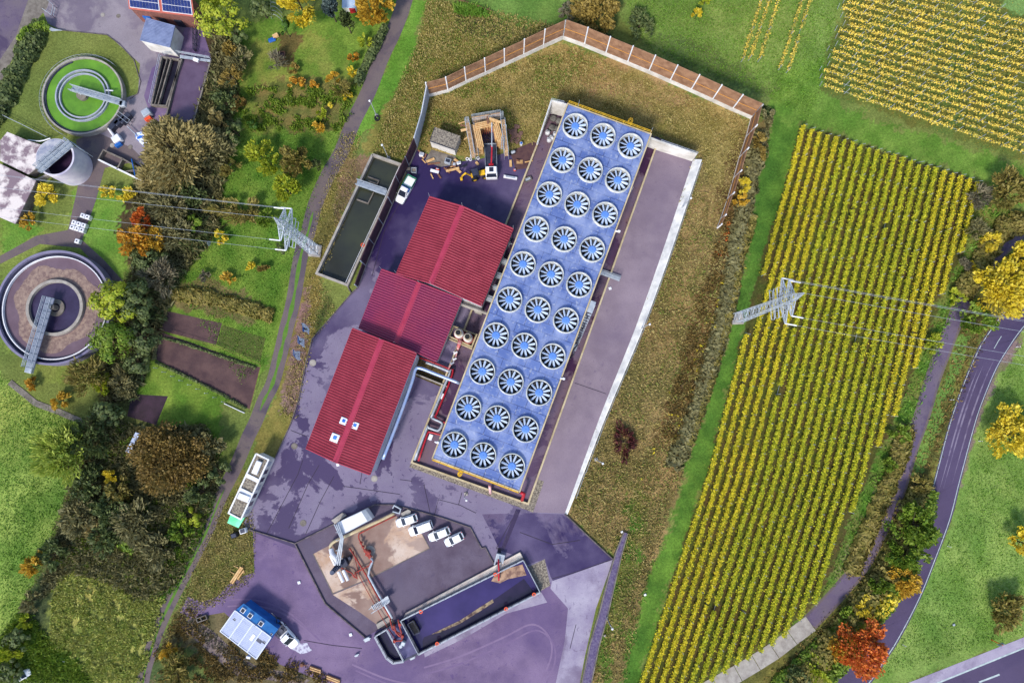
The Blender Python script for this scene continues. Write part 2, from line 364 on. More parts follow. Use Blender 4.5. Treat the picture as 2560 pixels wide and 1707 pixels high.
def paint_ground():
    nx = int((GX1 - GX0) / GS) + 1; ny = int((GY1 - GY0) / GS) + 1
    xs = np.linspace(GX0, GX1, nx); ys = np.linspace(GY0, GY1, ny); X, Y = np.meshgrid(xs, ys)
    base = fbm(X, Y, 6, 3)[..., None]
    C_ = (1 - base) * np.array(S(96, 120, 50)[:3]) + base * np.array(S(118, 138, 66)[:3])
    for i, (px, a, b, ns, jit) in enumerate(REG):
        w = [(p.x, p.y) for p in PP(px)]
        x0 = min(p[0] for p in w) - 4; x1 = max(p[0] for p in w) + 4; y0 = min(p[1] for p in w) - 4; y1 = max(p[1] for p in w) + 4
        i0, i1 = np.searchsorted(xs, [x0, x1]); j0, j1 = np.searchsorted(ys, [y0, y1])
        if i1 <= i0 or j1 <= j0: continue
        xx = X[j0:j1, i0:i1]; yy = Y[j0:j1, i0:i1]
        jx = (fbm(xx, yy, 3.0, 50 + i) - .5) * 5 * jit; jy = (fbm(xx, yy, 3.0, 90 + i) - .5) * 5 * jit
        h = (rng.random(xx.shape) - .5) * jit * 1.6; h2 = (rng.random(xx.shape) - .5) * jit * 1.6
        mk = inpoly(xx + jx + h, yy + jy + h2, w)
        t = np.clip((fbm(xx, yy, ns, 10 + i, 5) - .5) * 2.6 + .5, 0, 1)[..., None]
        cc = (1 - t) * np.array(S(*a)[:3]) + t * np.array(S(*b)[:3])
        sub = C_[j0:j1, i0:i1]; sub[mk] = cc[mk]
    lum = C_.mean(-1, keepdims=True); C_ = (C_ + (lum - C_) * .10) * np.array([1.14, 1.0, .98])
    g1 = fbm(X, Y, 11, 77)[..., None]; g2 = fbm(X, Y, 17, 177)[..., None]; g3 = fbm(X, Y, 1.6, 277)[..., None]
    C_ = C_ * (.78 + .44 * g1) * (.86 + .28 * g3); C_[..., 0:1] *= .84 + .32 * g2
    C_ = C_ * (0.90 + 0.2 * rng.random((ny, nx, 1)))
    Z = np.zeros_like(X)
    V = np.stack([X, Y, Z], -1).reshape(-1, 3).astype(np.float32)
    me = bpy.data.meshes.new('ground'); me.vertices.add(len(V)); me.vertices.foreach_set('co', V.ravel())
    idx = np.arange(nx * ny).reshape(ny, nx)
    q = np.stack([idx[:-1, :-1], idx[:-1, 1:], idx[1:, 1:], idx[1:, :-1]], -1).reshape(-1, 4).astype(np.int32)
    me.loops.add(q.size); me.loops.foreach_set('vertex_index', q.ravel())
    me.polygons.add(len(q)); me.polygons.foreach_set('loop_start', np.arange(0, q.size, 4, dtype=np.int32))
    me.update(calc_edges=True)
    ca = me.color_attributes.new('cover', 'FLOAT_COLOR', 'POINT')
    ca.data.foreach_set('color', np.concatenate([C_.reshape(-1, 3), np.ones((nx * ny, 1))], 1).astype(np.float32).ravel())
    m, n, l, b = newmat('ground_cover')
    b.inputs['Roughness'].default_value = .95; b.inputs['Specular IOR Level'].default_value = .1
    at = n.new('ShaderNodeAttribute'); at.attribute_name = 'cover'
    g = n.new('ShaderNodeNewGeometry')
    def nz(s, d=4):
        t = n.new('ShaderNodeTexNoise'); t.inputs['Scale'].default_value = s; t.inputs['Detail'].default_value = d
        t.inputs['Roughness'].default_value = .7; l.new(g.outputs['Position'], t.inputs['Vector']); return t.outputs['Fac']
    r1 = n.new('ShaderNodeMapRange'); r1.inputs[1].default_value = .3; r1.inputs[2].default_value = .7; r1.inputs[3].default_value = .62; r1.inputs[4].default_value = 1.35
    l.new(nz(2.2, 6), r1.inputs[0])
    mx = n.new('ShaderNodeMix'); mx.data_type = 'RGBA'; mx.blend_type = 'MULTIPLY'; mx.inputs[0].default_value = 1
    l.new(at.outputs['Color'], mx.inputs[6]); l.new(r1.outputs[0], mx.inputs[7]); l.new(mx.outputs[2], b.inputs['Base Color'])
    bp = n.new('ShaderNodeBump'); bp.inputs['Strength'].default_value = .7; bp.inputs['Distance'].default_value = .25
    l.new(nz(3.0, 5), bp.inputs['Height']); l.new(bp.outputs[0], b.inputs['Normal'])
    me.materials.append(m)
    o = bpy.data.objects.new('ground', me); COL.objects.link(o); tag(o, kind='structure')
    # far country round it, out to the horizon
    mb = MB(); e = 3000
    mb.v = [(GX0, GY0, 0), (GX1, GY0, 0), (GX1, GY1, 0), (GX0, GY1, 0), (-e, -e, 0), (e, -e, 0), (e, e, 0), (-e, e, 0)]
    mb.f = [(4, 5, 1, 0), (5, 6, 2, 1), (6, 7, 3, 2), (7, 4, 0, 3)]
    mb.build('ground', mat('far_fields', S(96, 128, 52), S(122, 142, 68), .02, .95, c3=S(120, 112, 60), s3=.008))['kind'] = 'structure'
paint_ground()

# ---------------------------------------------------------------- paving materials
M = {}
def wetmat(name, dry, wet, s=0.12, th=(.5, .56), rw=.25, fine=.2, dry2=None, speck=None):
    m, n, l, b = newmat(name); g = n.new('ShaderNodeNewGeometry')
    def nz(sc, d=4, r=.6, dist=0):
        t = n.new('ShaderNodeTexNoise'); t.inputs['Scale'].default_value = sc; t.inputs['Detail'].default_value = d
        t.inputs['Roughness'].default_value = r; t.inputs['Distortion'].default_value = dist; l.new(g.outputs['Position'], t.inputs['Vector']); return t.outputs['Fac']
    def rm(f, a, b_, c=0., d=1.):
        r = n.new('ShaderNodeMapRange'); r.inputs[1].default_value = a; r.inputs[2].default_value = b_; r.inputs[3].default_value = c; r.inputs[4].default_value = d; l.new(f, r.inputs[0]); return r.outputs[0]
    def mx(f, A, B, mode='MIX'):
        x = n.new('ShaderNodeMix'); x.data_type = 'RGBA'; x.blend_type = mode
        if isinstance(f, float): x.inputs[0].default_value = f
        else: l.new(f, x.inputs[0])
        for i, q in ((6, A), (7, B)):
            if isinstance(q, tuple): x.inputs[i].default_value = q
            else: l.new(q, x.inputs[i])
        return x.outputs[2]
    d = mx(rm(nz(.25, 4), .35, .65), dry, dry2 or tuple(min(1, c * .8) for c in dry[:3]) + (1,))
    w = rm(nz(s, 8, .62, .4), th[0], th[1])
    c = mx(w, d, wet)
    c = mx(rm(nz(.9, 8, .7, .6), .60, .615, 0, .75), c, wet)
    c = mx(rm(nz(.035, 5, .6), .45, .62, 0, .55), c, tuple(min(1, q * 1.22) for q in dry[:3]) + (1,))
    c = mx(rm(nz(5, 6, .75), .3, .7, 0, fine), c, (.01, .01, .015, 1))
    if speck: c = mx(rm(nz(1.1, 6, .8), .62, .7, 0, .8), c, speck)
    l.new(c, b.inputs['Base Color']); l.new(rm(w, 0, 1, .85, rw), b.inputs['Roughness'])
    bp = n.new('ShaderNodeBump'); bp.inputs['Strength'].default_value = .25; bp.inputs['Distance'].default_value = .05
    l.new(nz(8, 3), bp.inputs['Height']); l.new(bp.outputs[0], b.inputs['Normal'])
    return m
M['asphalt'] = wetmat('wet_asphalt', S(140,130,156), S(76,62,102), .085, (.505,.522), .35, .3, S(130,118,148))
M['asphalt_n'] = wetmat('puddled_asphalt', S(128,116,148), S(54,40,88), .07, (.40,.44), .22, .3, S(88,70,104))
M['gravel'] = wetmat('purple_gravel', S(140,118,152), S(98,76,128), .05, (.42,.66), .6, .35, S(112,92,128))
M['platform'] = wetmat('mauve_grit', S(154,138,152), S(128,112,134), .05, (.45,.7), .8, .3, S(138,122,138), S(116,98,92))
M['lot'] = wetmat('parking_asphalt', S(112,100,120), S(88,76,104), .06, (.5,.6), .5, .3, S(92,78,98), )
M['pale'] = wetmat('pale_concrete_paving', S(178,170,190), S(126,112,142), .09, (.5,.58), .5, .25, S(148,136,166))
M['stain'] = wetmat('stained_concrete', S(214,194,180), S(138,108,98), .10, (.48,.52), .35, .2, S(186,148,120), S(160,110,84))
M['basinfloor'] = wetmat('basin_floor', S(112,96,122), S(72,38,70), .09, (.5,.54), .2, .25, S(124,98,108))
M['road'] = wetmat('road_asphalt', S(86,74,106), S(70,58,92), .05, (.5,.6), .6, .2, S(80,68,98))
M['roadb'] = wetmat('purple_track', S(108,94,120), S(84,70,100), .15, (.5,.6), .7, .3, S(120,108,120))
M['track'] = wetmat('grit_path', S(112,98,102), S(92,82,94), .2, (.5,.6), .9, .3, S(120,108,104), S(96,110,56))
M['conc'] = mat('concrete', S(190,184,176), S(160,152,146), .7, .85, .2, 5, fine=.25)
M['concd'] = mat('old_concrete', S(150,142,134), S(112,104,98), .8, .9, .25, 4, fine=.3)
M['cream'] = mat('cream_coping', S(222,206,170), S(190,172,136), .6, .7, .1, fine=.2)
M['white'] = mat('white_paint', S(236,236,240,.92), S(214,216,226,.9), .5, .5)
M['whitewall'] = mat('white_render', S(232,230,228,.92), S(206,202,196), .35, .8, fine=.12)
M['steel'] = mat('galvanised_steel', S(196,204,214), S(164,174,188), .8, .45, metal=.2)
M['steeld'] = mat('dark_steel', S(78,82,100), S(54,58,74), .8, .5, metal=.5)
M['black'] = mat('black_rubber', S(34,34,40), S(24,24,28), 2, .7)
M['glass'] = mat('dark_glass', S(40,46,62), None, 1, .08, spec=.6)
M['yellow'] = mat('yellow_rail', S(238,192,44,.9), S(210,164,38), .8, .5)
M['red'] = mat('red_pipe_paint', S(196,40,58), S(160,30,44), .8, .4)
M['rust'] = mat('rusty_red_pipe', S(178,62,56), S(132,58,50), 1.2, .6)
M['orange'] = mat('orange_plastic', S(234,88,50), None, 1, .5)
M['blue'] = mat('blue_paint', S(34,110,200), S(30,90,170), .7, .5)
M['line'] = mat('road_paint', S(206,220,222), S(170,186,190), 1.2, .7, fine=.2)
M['kerb'] = mat('kerb_stone', S(128,118,120), S(84,76,84), 1.2, .9, .2, fine=.3)
M['pebble'] = mat('pebble_fill', S(164,154,138), S(96,88,84), 3.2, .95, .6, 5, contrast=(.4, .6))
M['timber'] = mat('pale_timber', S(244,206,150), S(214,164,106), 1.6, .8, .1, fine=.2)
M['timberd'] = mat('worn_timber', S(160,112,86), S(118,80,66), 1.6, .85, .1, fine=.3)
M['fencewood'] = mat('fence_wood', S(190,148,118), S(150,112,88), .7, .85, fine=.3)
M['fencedark'] = mat('dark_fence_wood', S(96,64,78), S(72,46,62), .9, .85, fine=.3)
M['soil'] = mat('tilled_soil', S(110,84,82), S(84,62,66), .35, .95, .5, 4, fine=.35)
M['seam'] = mat('tar_seam', S(52,44,60), None, 1, .8)
M['trunk'] = mat('bark', S(92,78,66), S(62,52,46), 2, .9)
M['tarp'] = mat('grey_tarp', S(120,118,116), S(88,86,84), .9, .7, .3, 3)
M['bag'] = mat('white_big_bag', S(232,234,240), S(196,198,206), 1.6, .8, .3, 3)

# ---------------------------------------------------------------- sheets (each a few mm over the one below)
YARD = [(895,718),(1043,374),(1130,402),(1200,392),(1342,364),(1030,1155),(1320,1278),(1412,1285),(1533,1397),(1476,1512),(1440,1760),(700,1760),(620,1640),(600,1560),(470,1520),(480,1500),(545,1500),(575,1460),(636,1440),(634,1330),(617,1324),(686,1149),(727,1060),(747,1000),(781,847),(878,733)]
sheet('gravel_yard', [(632,1325),(738,1352),(1000,1380),(1400,1400),(1533,1397),(1500,1480),(1462,1600),(1440,1760),(1400,1860),(860,1860),(800,1700),(700,1660),(640,1600),(560,1530),(476,1545),(450,1530),(470,1490),(505,1505),(545,1490),(580,1450),(636,1430)], .010, M['gravel'])
sheet('asphalt_yard', [(895,716),(914,663),(1000,500),(1100,480),(1262,566),(1030,1155),(1028,1170),(1320,1285),(1412,1283),(1533,1397),(1385,1460),(1310,1410),(1240,1420),(1190,1365),(1160,1335),(1000,1285),(940,1275),(745,1372),(617,1324),(608,1310),(686,1149),(727,1060),(747,1000),(781,847),(878,733)], .015, M['asphalt'])
sheet('asphalt_yard', [(914,664),(1043,374),(1120,408),(1200,398),(1342,364),(1300,480),(1265,565),(1100,700),(960,690)], .020, M['asphalt_n'])
sheet('asphalt_yard', [(1342,364),(1400,250),(1740,380),(1412,1283),(1300,1300),(1018,1180)], .006, M['asphalt'])
sheet('asphalt_yard', [(1205,1285),(1300,1282),(1412,1285),(1531,1396),(1384,1455),(1376,1440),(1362,1396),(1318,1412),(1305,1392),(1250,1376),(1228,1330)], .0165, M['asphalt_n'])
sheet('parking_lot', [(738,1358),(936,1261),(985,1261),(1176,1318),(1206,1370),(1213,1367),(1240,1411),(1015,1535),(913,1592),(814,1508)], .024, M['lot'])
sheet('concrete_pavement', [(1533,1398),(1380,1452),(1376,1470),(1420,1520),(1412,1600),(1378,1760),(1440,1760),(1462,1640),(1490,1520)], .028, M['pale'])
sheet('concrete_pavement', [(1352,1478),(1345,1484),(1200,1556),(1060,1632),(1062,1642),(1160,1595),(1265,1533),(1368,1505)], .032, M['pale'])
sheet('stained_pad', [(783,1384),(832,1358),(930,1312),(985,1287),(1015,1302),(1056,1336),(1074,1370),(921,1446),(832,1483)], .034, M['stain'])
sheet('stained_pad', [(832,1486),(921,1449),(945,1500),(975,1545),(990,1556),(955,1570),(900,1530)], .029, M['stain'])
sheet('grit_platform', [(1625,340),(1742,382),(1700,520),(1600,830),(1500,1050),(1412,1283),(1325,1280),(1305,1240),(1430,880)], .022, M['platform'])
# pebble strips round the cooler basin
for nm, px, z in (('pebble_strip', [(1030,1153),(1322,1260),(1332,1280),(1023,1167)], .036), ('pebble_strip', [(1322,1258),(1346,1198),(1360,1203),(1332,1282)], .040),
                  ('pebble_strip', [(1321,1416),(1362,1397),(1376,1463),(1352,1476)], .036)):
    sheet(nm, px, z, M['pebble'])
# wastewater works paving, upper left
M['works'] = wetmat('works_asphalt', S(158,148,158), S(124,112,130), .09, (.5,.56), .6, .3, S(146,136,146), S(120,112,98))
sheet('works_paving', [(95,0),(330,0),(470,40),(500,140),(470,260),(440,340),(400,420),(370,430),(330,400),(280,350),(233,345),(300,250),(345,235),(350,160),(270,88),(150,75),(120,60)], .012, M['works'])
sheet('works_paving', [(380,170),(420,145),(470,60),(505,70),(530,150),(480,310),(380,300),(360,240)], .016, M['gravel'])
sheet('works_road', [(190,350),(240,330),(330,370),(360,400),(262,420),(240,500),(205,600),(260,650),(310,705),(275,700),(200,620),(100,610),(0,660),(0,640),(90,590),(170,575),(187,500),(200,440)], .018, M['track'])
sheet('slab_roof_yard', [(0,350),(110,400),(95,440),(0,400)], .02, M['pale'])
sheet('side_road', [(-60,-60),(80,-60),(84,0),(60,60),(20,130),(0,190),(-60,260)], .012, M['roadb'])
sheet('side_path', [(84,-40),(135,-40),(118,20),(60,90),(0,210),(-40,290),(-60,250),(0,150),(40,90)], .016, M['concd'])
# the long grit path between gardens and plant
pth = smoothline(PP([(1035,-120),(1012,0),(985,77),(954,143),(921,230),(883,306),(852,383),(819,440),(788,512),(770,581),(752,640),(733,753),(716,820),(702,881),(682,957),(660,1001),(640,1052),(620,1093),(589,1167),(551,1243),(520,1320),(490,1380),(459,1440),(408,1542),(377,1626),(357,1707),(345,1850)]), 4)
n_ = len(pth); wds = [3.4 - 1.0 * (i / n_) for i in range(n_)]
L, Rr = strip_poly(pth, wds); band('grit_path', L, Rr, .013, M['track'])
mg = mat('path_grass', S(86,136,40), S(108,140,60), 1.2, .95, .3, fine=.3)
i0, i1 = int(n_ * .32), int(n_ * .60)
L, Rr = strip_poly(pth[i0:i1], [.1 + .9 * math.sin(math.pi * k / (i1 - i0 - 1)) ** .3 * (0.7 + .3 * math.sin(k * 1.7)) for k in range(i1 - i0)]); band('path_grass', L, Rr, .017, mg)
i0, i1 = int(n_ * .72), n_ - 2
L, Rr = strip_poly(pth[i0:i1], [.1 + .5 * math.sin(math.pi * k / (i1 - i0 - 1)) ** .3 * (0.7 + .3 * math.sin(k * 1.3)) for k in range(i1 - i0)]); band('path_grass', L, Rr, .017, mg)
# farm track, right
trk = smoothline(PP([(2700,470),(2560,573),(2508,617),(2457,675),(2406,757),(2383,813),(2358,877),(2330,953),(2304,1042),(2276,1119),(2252,1200),(2228,1267),(2194,1334),(2161,1401),(2112,1463),(2063,1517),(2025,1556)]), 5)
L, Rr = strip_poly(trk, 3.3); band('track_verge', L, Rr, .011, M['track']); L, Rr = strip_poly(trk, 2.4); band('farm_track', L, Rr, .013, M['roadb'])
# main road
lf = smoothline(PP([(2720,560),(2620,660),(2540,745),(2465,841),(2427,915),(2394,999),(2368,1081),(2337,1200),(2313,1283),(2262,1420),(2201,1539),(2165,1595),(2103,1670),(2065,1707),(1960,1810)]), 5)
rt = smoothline(PP([(2800,600),(2690,680),(2620,750),(2557,820),(2524,866),(2493,917),(2462,989),(2438,1058),(2400,1200),(2375,1298),(2339,1396),(2299,1495),(2246,1597),(2212,1650),(2173,1707),(2085,1810)]), 5)
a_ = min(len(lf), len(rt)); li = [lf[int(i * (len(lf) - 1) / 79)] for i in range(80)]; ri = [rt[int(i * (len(rt) - 1) / 79)] for i in range(80)]
ex = lambda A, B, e: [a + (a - b).normalized() * e for a, b in zip(A, B)]
band('main_road', ex(li, ri, .35), ex(ri, li, .35), .02, M['road'])
band('road_edge_line', [a.lerp(b, .0) for a, b in zip(li, ri)], [a.lerp(b, .028) for a, b in zip(li, ri)], .026, M['line'])
band('road_edge_line', [a.lerp(b, .972) for a, b in zip(li, ri)], ri, .026, M['line'])
for k in range(10, 26, 8): band('road_dash', [li[j].lerp(ri[j], .49) for j in range(k, k + 4)], [li[j].lerp(ri[j], .515) for j in range(k, k + 4)], .026, M['line'])
# worn pale wheel streaks
mw = mat('worn_wheel_tracks', S(132,122,146), S(100,88,118), .5, .7, contrast=(.45, .6))
for t0 in (.28, .42, .72):
    L = [li[j].lerp(ri[j], t0) for j in range(24, 44)]; Rr = [li[j].lerp(ri[j], t0 + .07 * math.sin(math.pi * (j - 24) / 19)) for j in range(24, 44)]
    band('worn_wheel_track', L, Rr, .0235, mw)
# highway corner, bottom right
sheet('highway', [(2290,1760),(2210,1730),(2560,1592),(2900,1450),(2900,1760)], .03, M['pale'])
sheet('highway', [(2320,1760),(2330,1710),(2560,1617),(2900,1480),(2900,1760)], .035, M['road'])
sheet('road_edge_line', [(2330,1710),(2560,1617),(2560,1621),(2334,1713)], .04, M['line'])
sheet('road_dash', [(2446,1703),(2498,1683),(2500,1687),(2450,1706)], .04, M['line'])
# concrete slabs of the farm track
cs = [(2027,1557),(1980,1592),(1936,1626),(1890,1655),(1845,1682),(1790,1712),(1735,1742)]
wl = PP(cs, 0); L, Rr = strip_poly(wl, 3.3)
for k in range(len(wl) - 1):
    mb = MB(); a, b, c, d = L[k], L[k + 1], Rr[k + 1], Rr[k]
    u = (b - a).normalized() * .06
    mb.prism([a + u, b - u, c - u, d + u], 0, .06 + .004 * k); o = mb.build('track_slab', M['conc'], None); tag(o, kind='structure')
# garden plots
sheet('tilled_plot', [(392,838),(408,832),(650,918),(624,1022),(612,1018),(388,898)], .012, M['soil'])
sheet('tilled_plot', [(412,776),(555,808),(540,862),(400,825)], .010, M['soil'])
mlawn = mat('dark_lawn', S(78,92,38), S(96,104,48), .6, .95, .3, fine=.3)
sheet('dark_lawn', [(556,812),(664,845),(650,905),(542,862)], .014, mlawn)
sheet('tilled_plot', [(330,985),(420,990),(390,1062),(318,1040)], .010, mat('dark_soil', S(74,54,70), S(58,44,54), .6, .95, .4, fine=.3))
sheet('gravel_berm', [(444,1540),(456,1575),(490,1600),(548,1652),(590,1688),(680,1700),(750,1715),(775,1700),(740,1684),(640,1664),(596,1636),(536,1580),(490,1548)], .0145, mat('tan_berm', S(150,134,126), S(104,90,98), 1.2, .95, .5, 3, contrast=(.4,.6), fine=.3))
# tyre marks on the gravel and lot
def line0(px, w, z, m, name):
    p = smoothline(PP(px), 6); L, Rr = strip_poly(p, w); band(name, L, Rr, z, m)
mty = mat('tyre_mark', S(126,104,144), S(136,114,150), .5, .9, contrast=(.4,.6), fine=.3)
mtl = mat('scuffed_gravel', S(142,120,154), S(134,112,148), .5, .9, contrast=(.4,.6), fine=.25)
for k_, arc in enumerate(([(1060,1668),(1150,1640),(1260,1592),(1330,1560),(1372,1590),(1378,1640),(1350,1707)],[(560,1500),(640,1500),(720,1530),(800,1600)],[(880,1660),(980,1700),(1100,1720)])):
    line0(arc, .35, .0122 + .0003 * k_, mty if k_ % 2 else mtl, 'tyre_mark'); line0([(x + 9, y + 15) for x, y in arc], .32, .0123 + .0003 * k_, mtl if k_ % 2 else mty, 'tyre_mark')
# tar seams on the yard
def line(px, w, z, m, name='paving_seam'):
    p = PP(px); L, Rr = strip_poly(p, w); band(name, L, Rr, z, m)
for s_ in ([(666,1335),(700,1270),(745,1185),(757,1150)], [(722,1320),(770,1210),(798,1162)], [(764,1335),(800,1255),(835,1190)], [(727,1075),(765,1090)],
           [(1000,1198),(1030,1202)], [(1086,1288),(1096,1248),(1150,1262),(1190,1282)], [(1146,1262),(1155,1230)], [(1240,1372),(1290,1280)], [(1380,1446),(1430,1432),(1533,1397)],
           [(1015,905),(985,1010),(957,1070)], [(1013,480),(960,580),(930,690)], [(990,480),(950,580)], [(860,1215),(930,1225),(1000,1235)], [(1300,1330),(1380,1360),(1450,1350)], [(1440,1560),(1425,1620)], [(760,1600),(830,1612),(905,1620)], [(900,1210),(905,1180)], [(1060,1210),(1075,1280)], [(1437,957),(1515,984)]):
    line(s_, .12, .036, M['seam'])
line([(1244,1376),(1252,1375),(1298,1274),(1290,1272)][:2], 1.1, .0395, M['seam'])
sheet('paving_patch', [(1250,1378),(1262,1372),(1302,1274),(1290,1272)], .0385, wetmat('dark_patch', S(62,50,84), S(50,40,72), .2))
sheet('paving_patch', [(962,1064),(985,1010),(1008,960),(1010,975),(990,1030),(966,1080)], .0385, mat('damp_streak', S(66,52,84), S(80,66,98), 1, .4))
ORD = ['first','second','third','fourth','fifth','sixth','seventh','eighth','ninth','tenth','eleventh','twelfth','thirteenth','fourteenth','fifteenth','sixteenth','seventeenth','eighteenth','nineteenth','twentieth','twenty-first','twenty-second','twenty-third','twenty-fourth']
# ================================================================ AIR COOLER
def cooler():
    zt = 8.0
    a = P(1420,262,zt); b = P(1617,333,zt); c = P(1307,1227,zt); d = P(1083,1147,zt)
    ctr = (a + b + c + d) / 4; wx = 17.5; ly = 74.9
    t = T('air_cooler', 'long raised blue cooler deck with thirty fans in three columns', 'air cooler', (ctr.x, ctr.y, 0), rz=SITE)
    # local frame: x across (right), y along (up the picture)
    mdeck, n, l, bs = newmat('blue_deck_panels')
    bs.inputs['Roughness'].default_value = .42; bs.inputs['Metallic'].default_value = .25
    tc = n.new('ShaderNodeTexCoord')
    br = n.new('ShaderNodeTexBrick'); br.inputs['Scale'].default_value = 1; br.inputs['Brick Width'].default_value = 2.9; br.inputs['Row Height'].default_value = 1.87
    br.inputs['Mortar Size'].default_value = .045; br.inputs['Color1'].default_value = S(98,120,182); br.inputs['Color2'].default_value = S(112,134,194); br.inputs['Mortar'].default_value = S(36,42,84)
    br.inputs['Mortar Smooth'].default_value = .3
    l.new(tc.outputs['Object'], br.inputs['Vector'])
    nz = n.new('ShaderNodeTexNoise'); nz.inputs['Scale'].default_value = .28; nz.inputs['Detail'].default_value = 7; nz.inputs['Roughness'].default_value = .6
    l.new(tc.outputs['Object'], nz.inputs['Vector'])
    mr = n.new('ShaderNodeMapRange'); mr.inputs[1].default_value = .42; mr.inputs[2].default_value = .66; mr.inputs[4].default_value = .9; l.new(nz.outputs['Fac'], mr.inputs[0])
    mx = n.new('ShaderNodeMix'); mx.data_type = 'RGBA'; l.new(mr.outputs[0], mx.inputs[0]); l.new(br.outputs['Color'], mx.inputs[6]); mx.inputs[7].default_value = S(160,174,216)  # pale noise patches put cloud glare into the panel colour
    n2 = n.new('ShaderNodeTexNoise'); n2.inputs['Scale'].default_value = 1.6; n2.inputs['Detail'].default_value = 8; l.new(tc.outputs['Object'], n2.inputs['Vector'])
    m2 = n.new('ShaderNodeMapRange'); m2.inputs[1].default_value = .58; m2.inputs[2].default_value = .70; m2.inputs[4].default_value = .6; l.new(n2.outputs['Fac'], m2.inputs[0])
    mx2 = n.new('ShaderNodeMix'); mx2.data_type = 'RGBA'; l.new(m2.outputs[0], mx2.inputs[0]); l.new(mx.outputs[2], mx2.inputs[6]); mx2.inputs[7].default_value = S(196,204,220)
    l.new(mx2.outputs[2], bs.inputs['Base Color'])
    R0 = 2.27
    cen = [(-5.85 + 5.85 * i, ly / 2 - 3.85 - 7.475 * j + (.05 if i else 0)) for j in range(10) for i in range(3)]
    # deck plate with real round openings: build cell by cell
    mb = MB(); N = 40; bx = [-wx/2, -2.925, 2.925, wx/2]
    for j in range(10):
        for i in range(3):
            cx, cy = cen[j * 3 + i]; x0, x1 = bx[i], bx[i + 1]; y1 = ly / 2 - 7.49 * j; y0 = ly / 2 - 7.49 * (j + 1)
            k0 = len(mb.v)
            for q in range(N):
                an = 2 * math.pi * q / N; ca, sa = math.cos(an), math.sin(an)
                tx = ((x1 - cx) if ca > 0 else (cx - x0)) / max(1e-6, abs(ca)); ty = ((y1 - cy) if sa > 0 else (cy - y0)) / max(1e-6, abs(sa))
                # corner snapping
                tt = min(tx, ty); px, py = cx + ca * tt, cy + sa * tt
                mb.v += [(cx + ca * R0, cy + sa * R0, zt), (px, py, zt)]
            for q in range(N):
                a0 = k0 + 2 * q; a1 = k0 + 2 * ((q + 1) % N)
                mb.f.append((a0, a0 + 1, a1 + 1, a1))
                pa, pb = mb.v[a0 + 1], mb.v[a1 + 1]
                for cxx, cyy in ((x0, y0), (x0, y1), (x1, y0), (x1, y1)):   # fill the corner wedge
                    if (abs(pa[0] - cxx) < 1e-4 and abs(pb[1] - cyy) < 1e-4 and abs(pa[1] - cyy) > 1e-4 and abs(pb[0] - cxx) > 1e-4) or (abs(pb[0] - cxx) < 1e-4 and abs(pa[1] - cyy) < 1e-4 and abs(pb[1] - cyy) > 1e-4 and abs(pa[0] - cxx) > 1e-4):
                        mb.v.append((cxx, cyy, zt)); mb.f.append((a0 + 1, len(mb.v) - 1, a1 + 1))
    mb.build('deck', mdeck, t, local=True)
    # frame, underside, columns
    mb = MB()
    for s in (-1, 1):
        mb.box((s * (wx/2 + .14), 0, zt - .45), (.26, ly + .5, 1.1)); mb.box((0, s * (ly/2 + .13), zt - .5), (wx + .02, .24, 1.0))
    mb.build('deck_edge', M['cream'], t, local=True)
    mb = MB(); mb.box((0, 0, zt - 1.9), (wx - .3, ly - .3, .3))
    for j in range(11):
        mb.box((0, ly/2 - .2 - 7.45 * j, zt - 1.25), (wx - .4, .3, .9))
    mb.build('tube_bundle', mat('dark_bundle', S(52,38,36), S(30,26,34), 1.5, .7, obj=True), t, local=True)
    mb = MB()
    for j in range(11):
        for x in (-wx/2 + .4, -2.9, 2.9, wx/2 - .4): mb.box((x, ly/2 - .6 - 7.37 * j, (zt - 2.05) / 2), (.3, .3, zt - 2.06))
    mb.build('support_columns', M['steel'], t, local=True)
    # fans
    mbl, n, l, bs = newmat('fan_blade_blue'); bs.inputs['Base Color'].default_value = S(188,206,234,.82); bs.inputs['Roughness'].default_value = .3
    mwh = mat('fan_ring_white', S(226,228,226,.9), S(178,182,178), .9, .5, fine=.15, obj=True)
    mhub = mat('fan_hub_blue', S(88,138,222), S(118,160,232), .5, .4, obj=True)
    def fan(cx, cy, ang):
        f = MB(); n_ = 48; i = 0
        prof = [(R0 + .02, zt - .9), (R0 + .02, zt + .55), (R0 + .10, zt + .80), (R0 + .19, zt + .80), (R0 + .15, zt + .4), (R0 + .30, zt + .012)]
        for q in range(n_):
            an = 2 * math.pi * q / n_
            for r, z in prof: f.v.append((r * math.cos(an), r * math.sin(an), z - zt))
        for q in range(n_):
            for k in range(len(prof) - 1):
                a0 = q * 6 + k; b0 = ((q + 1) % n_) * 6 + k; f.f.append((a0, b0, b0 + 1, a0 + 1))
        return f
    def fan_root(cx, cy):
        o = fan(0, 0, 0).build('fan_ring', mwh, None, local=True, smooth=False); o.parent = t; o.location = (cx, cy, zt); return o
    f0 = fan_root(*cen[0])
    im = MB()
    for k in range(12):
        an = 2 * math.pi * k / 12; pitch = R_(36)
        ca, sa = math.cos(an), math.sin(an)
        secs = []
        for r, w, th in ((.70, .17, .08), (1.05, .23, .09), (1.7, .25, .08), (2.14, .22, .06)):
            ring = []
            for u, v in ((-w, 0), (-w * .5, th), (w * .5, th), (w, 0), (w * .5, -th * .5), (-w * .5, -th * .5)):
                du = u * math.cos(pitch) - v * math.sin(pitch); dz = u * math.sin(pitch) + v * math.cos(pitch)
                ring.append((r * ca - du * sa, r * sa + du * ca, dz + .12))
            secs.append(ring)
        i = len(im.v)
        for s_ in secs: im.v += s_
        for s_ in range(3):
            for q in range(6): im.f.append((i + s_*6 + q, i + s_*6 + (q+1) % 6, i + s_*6 + 6 + (q+1) % 6, i + s_*6 + 6 + q))
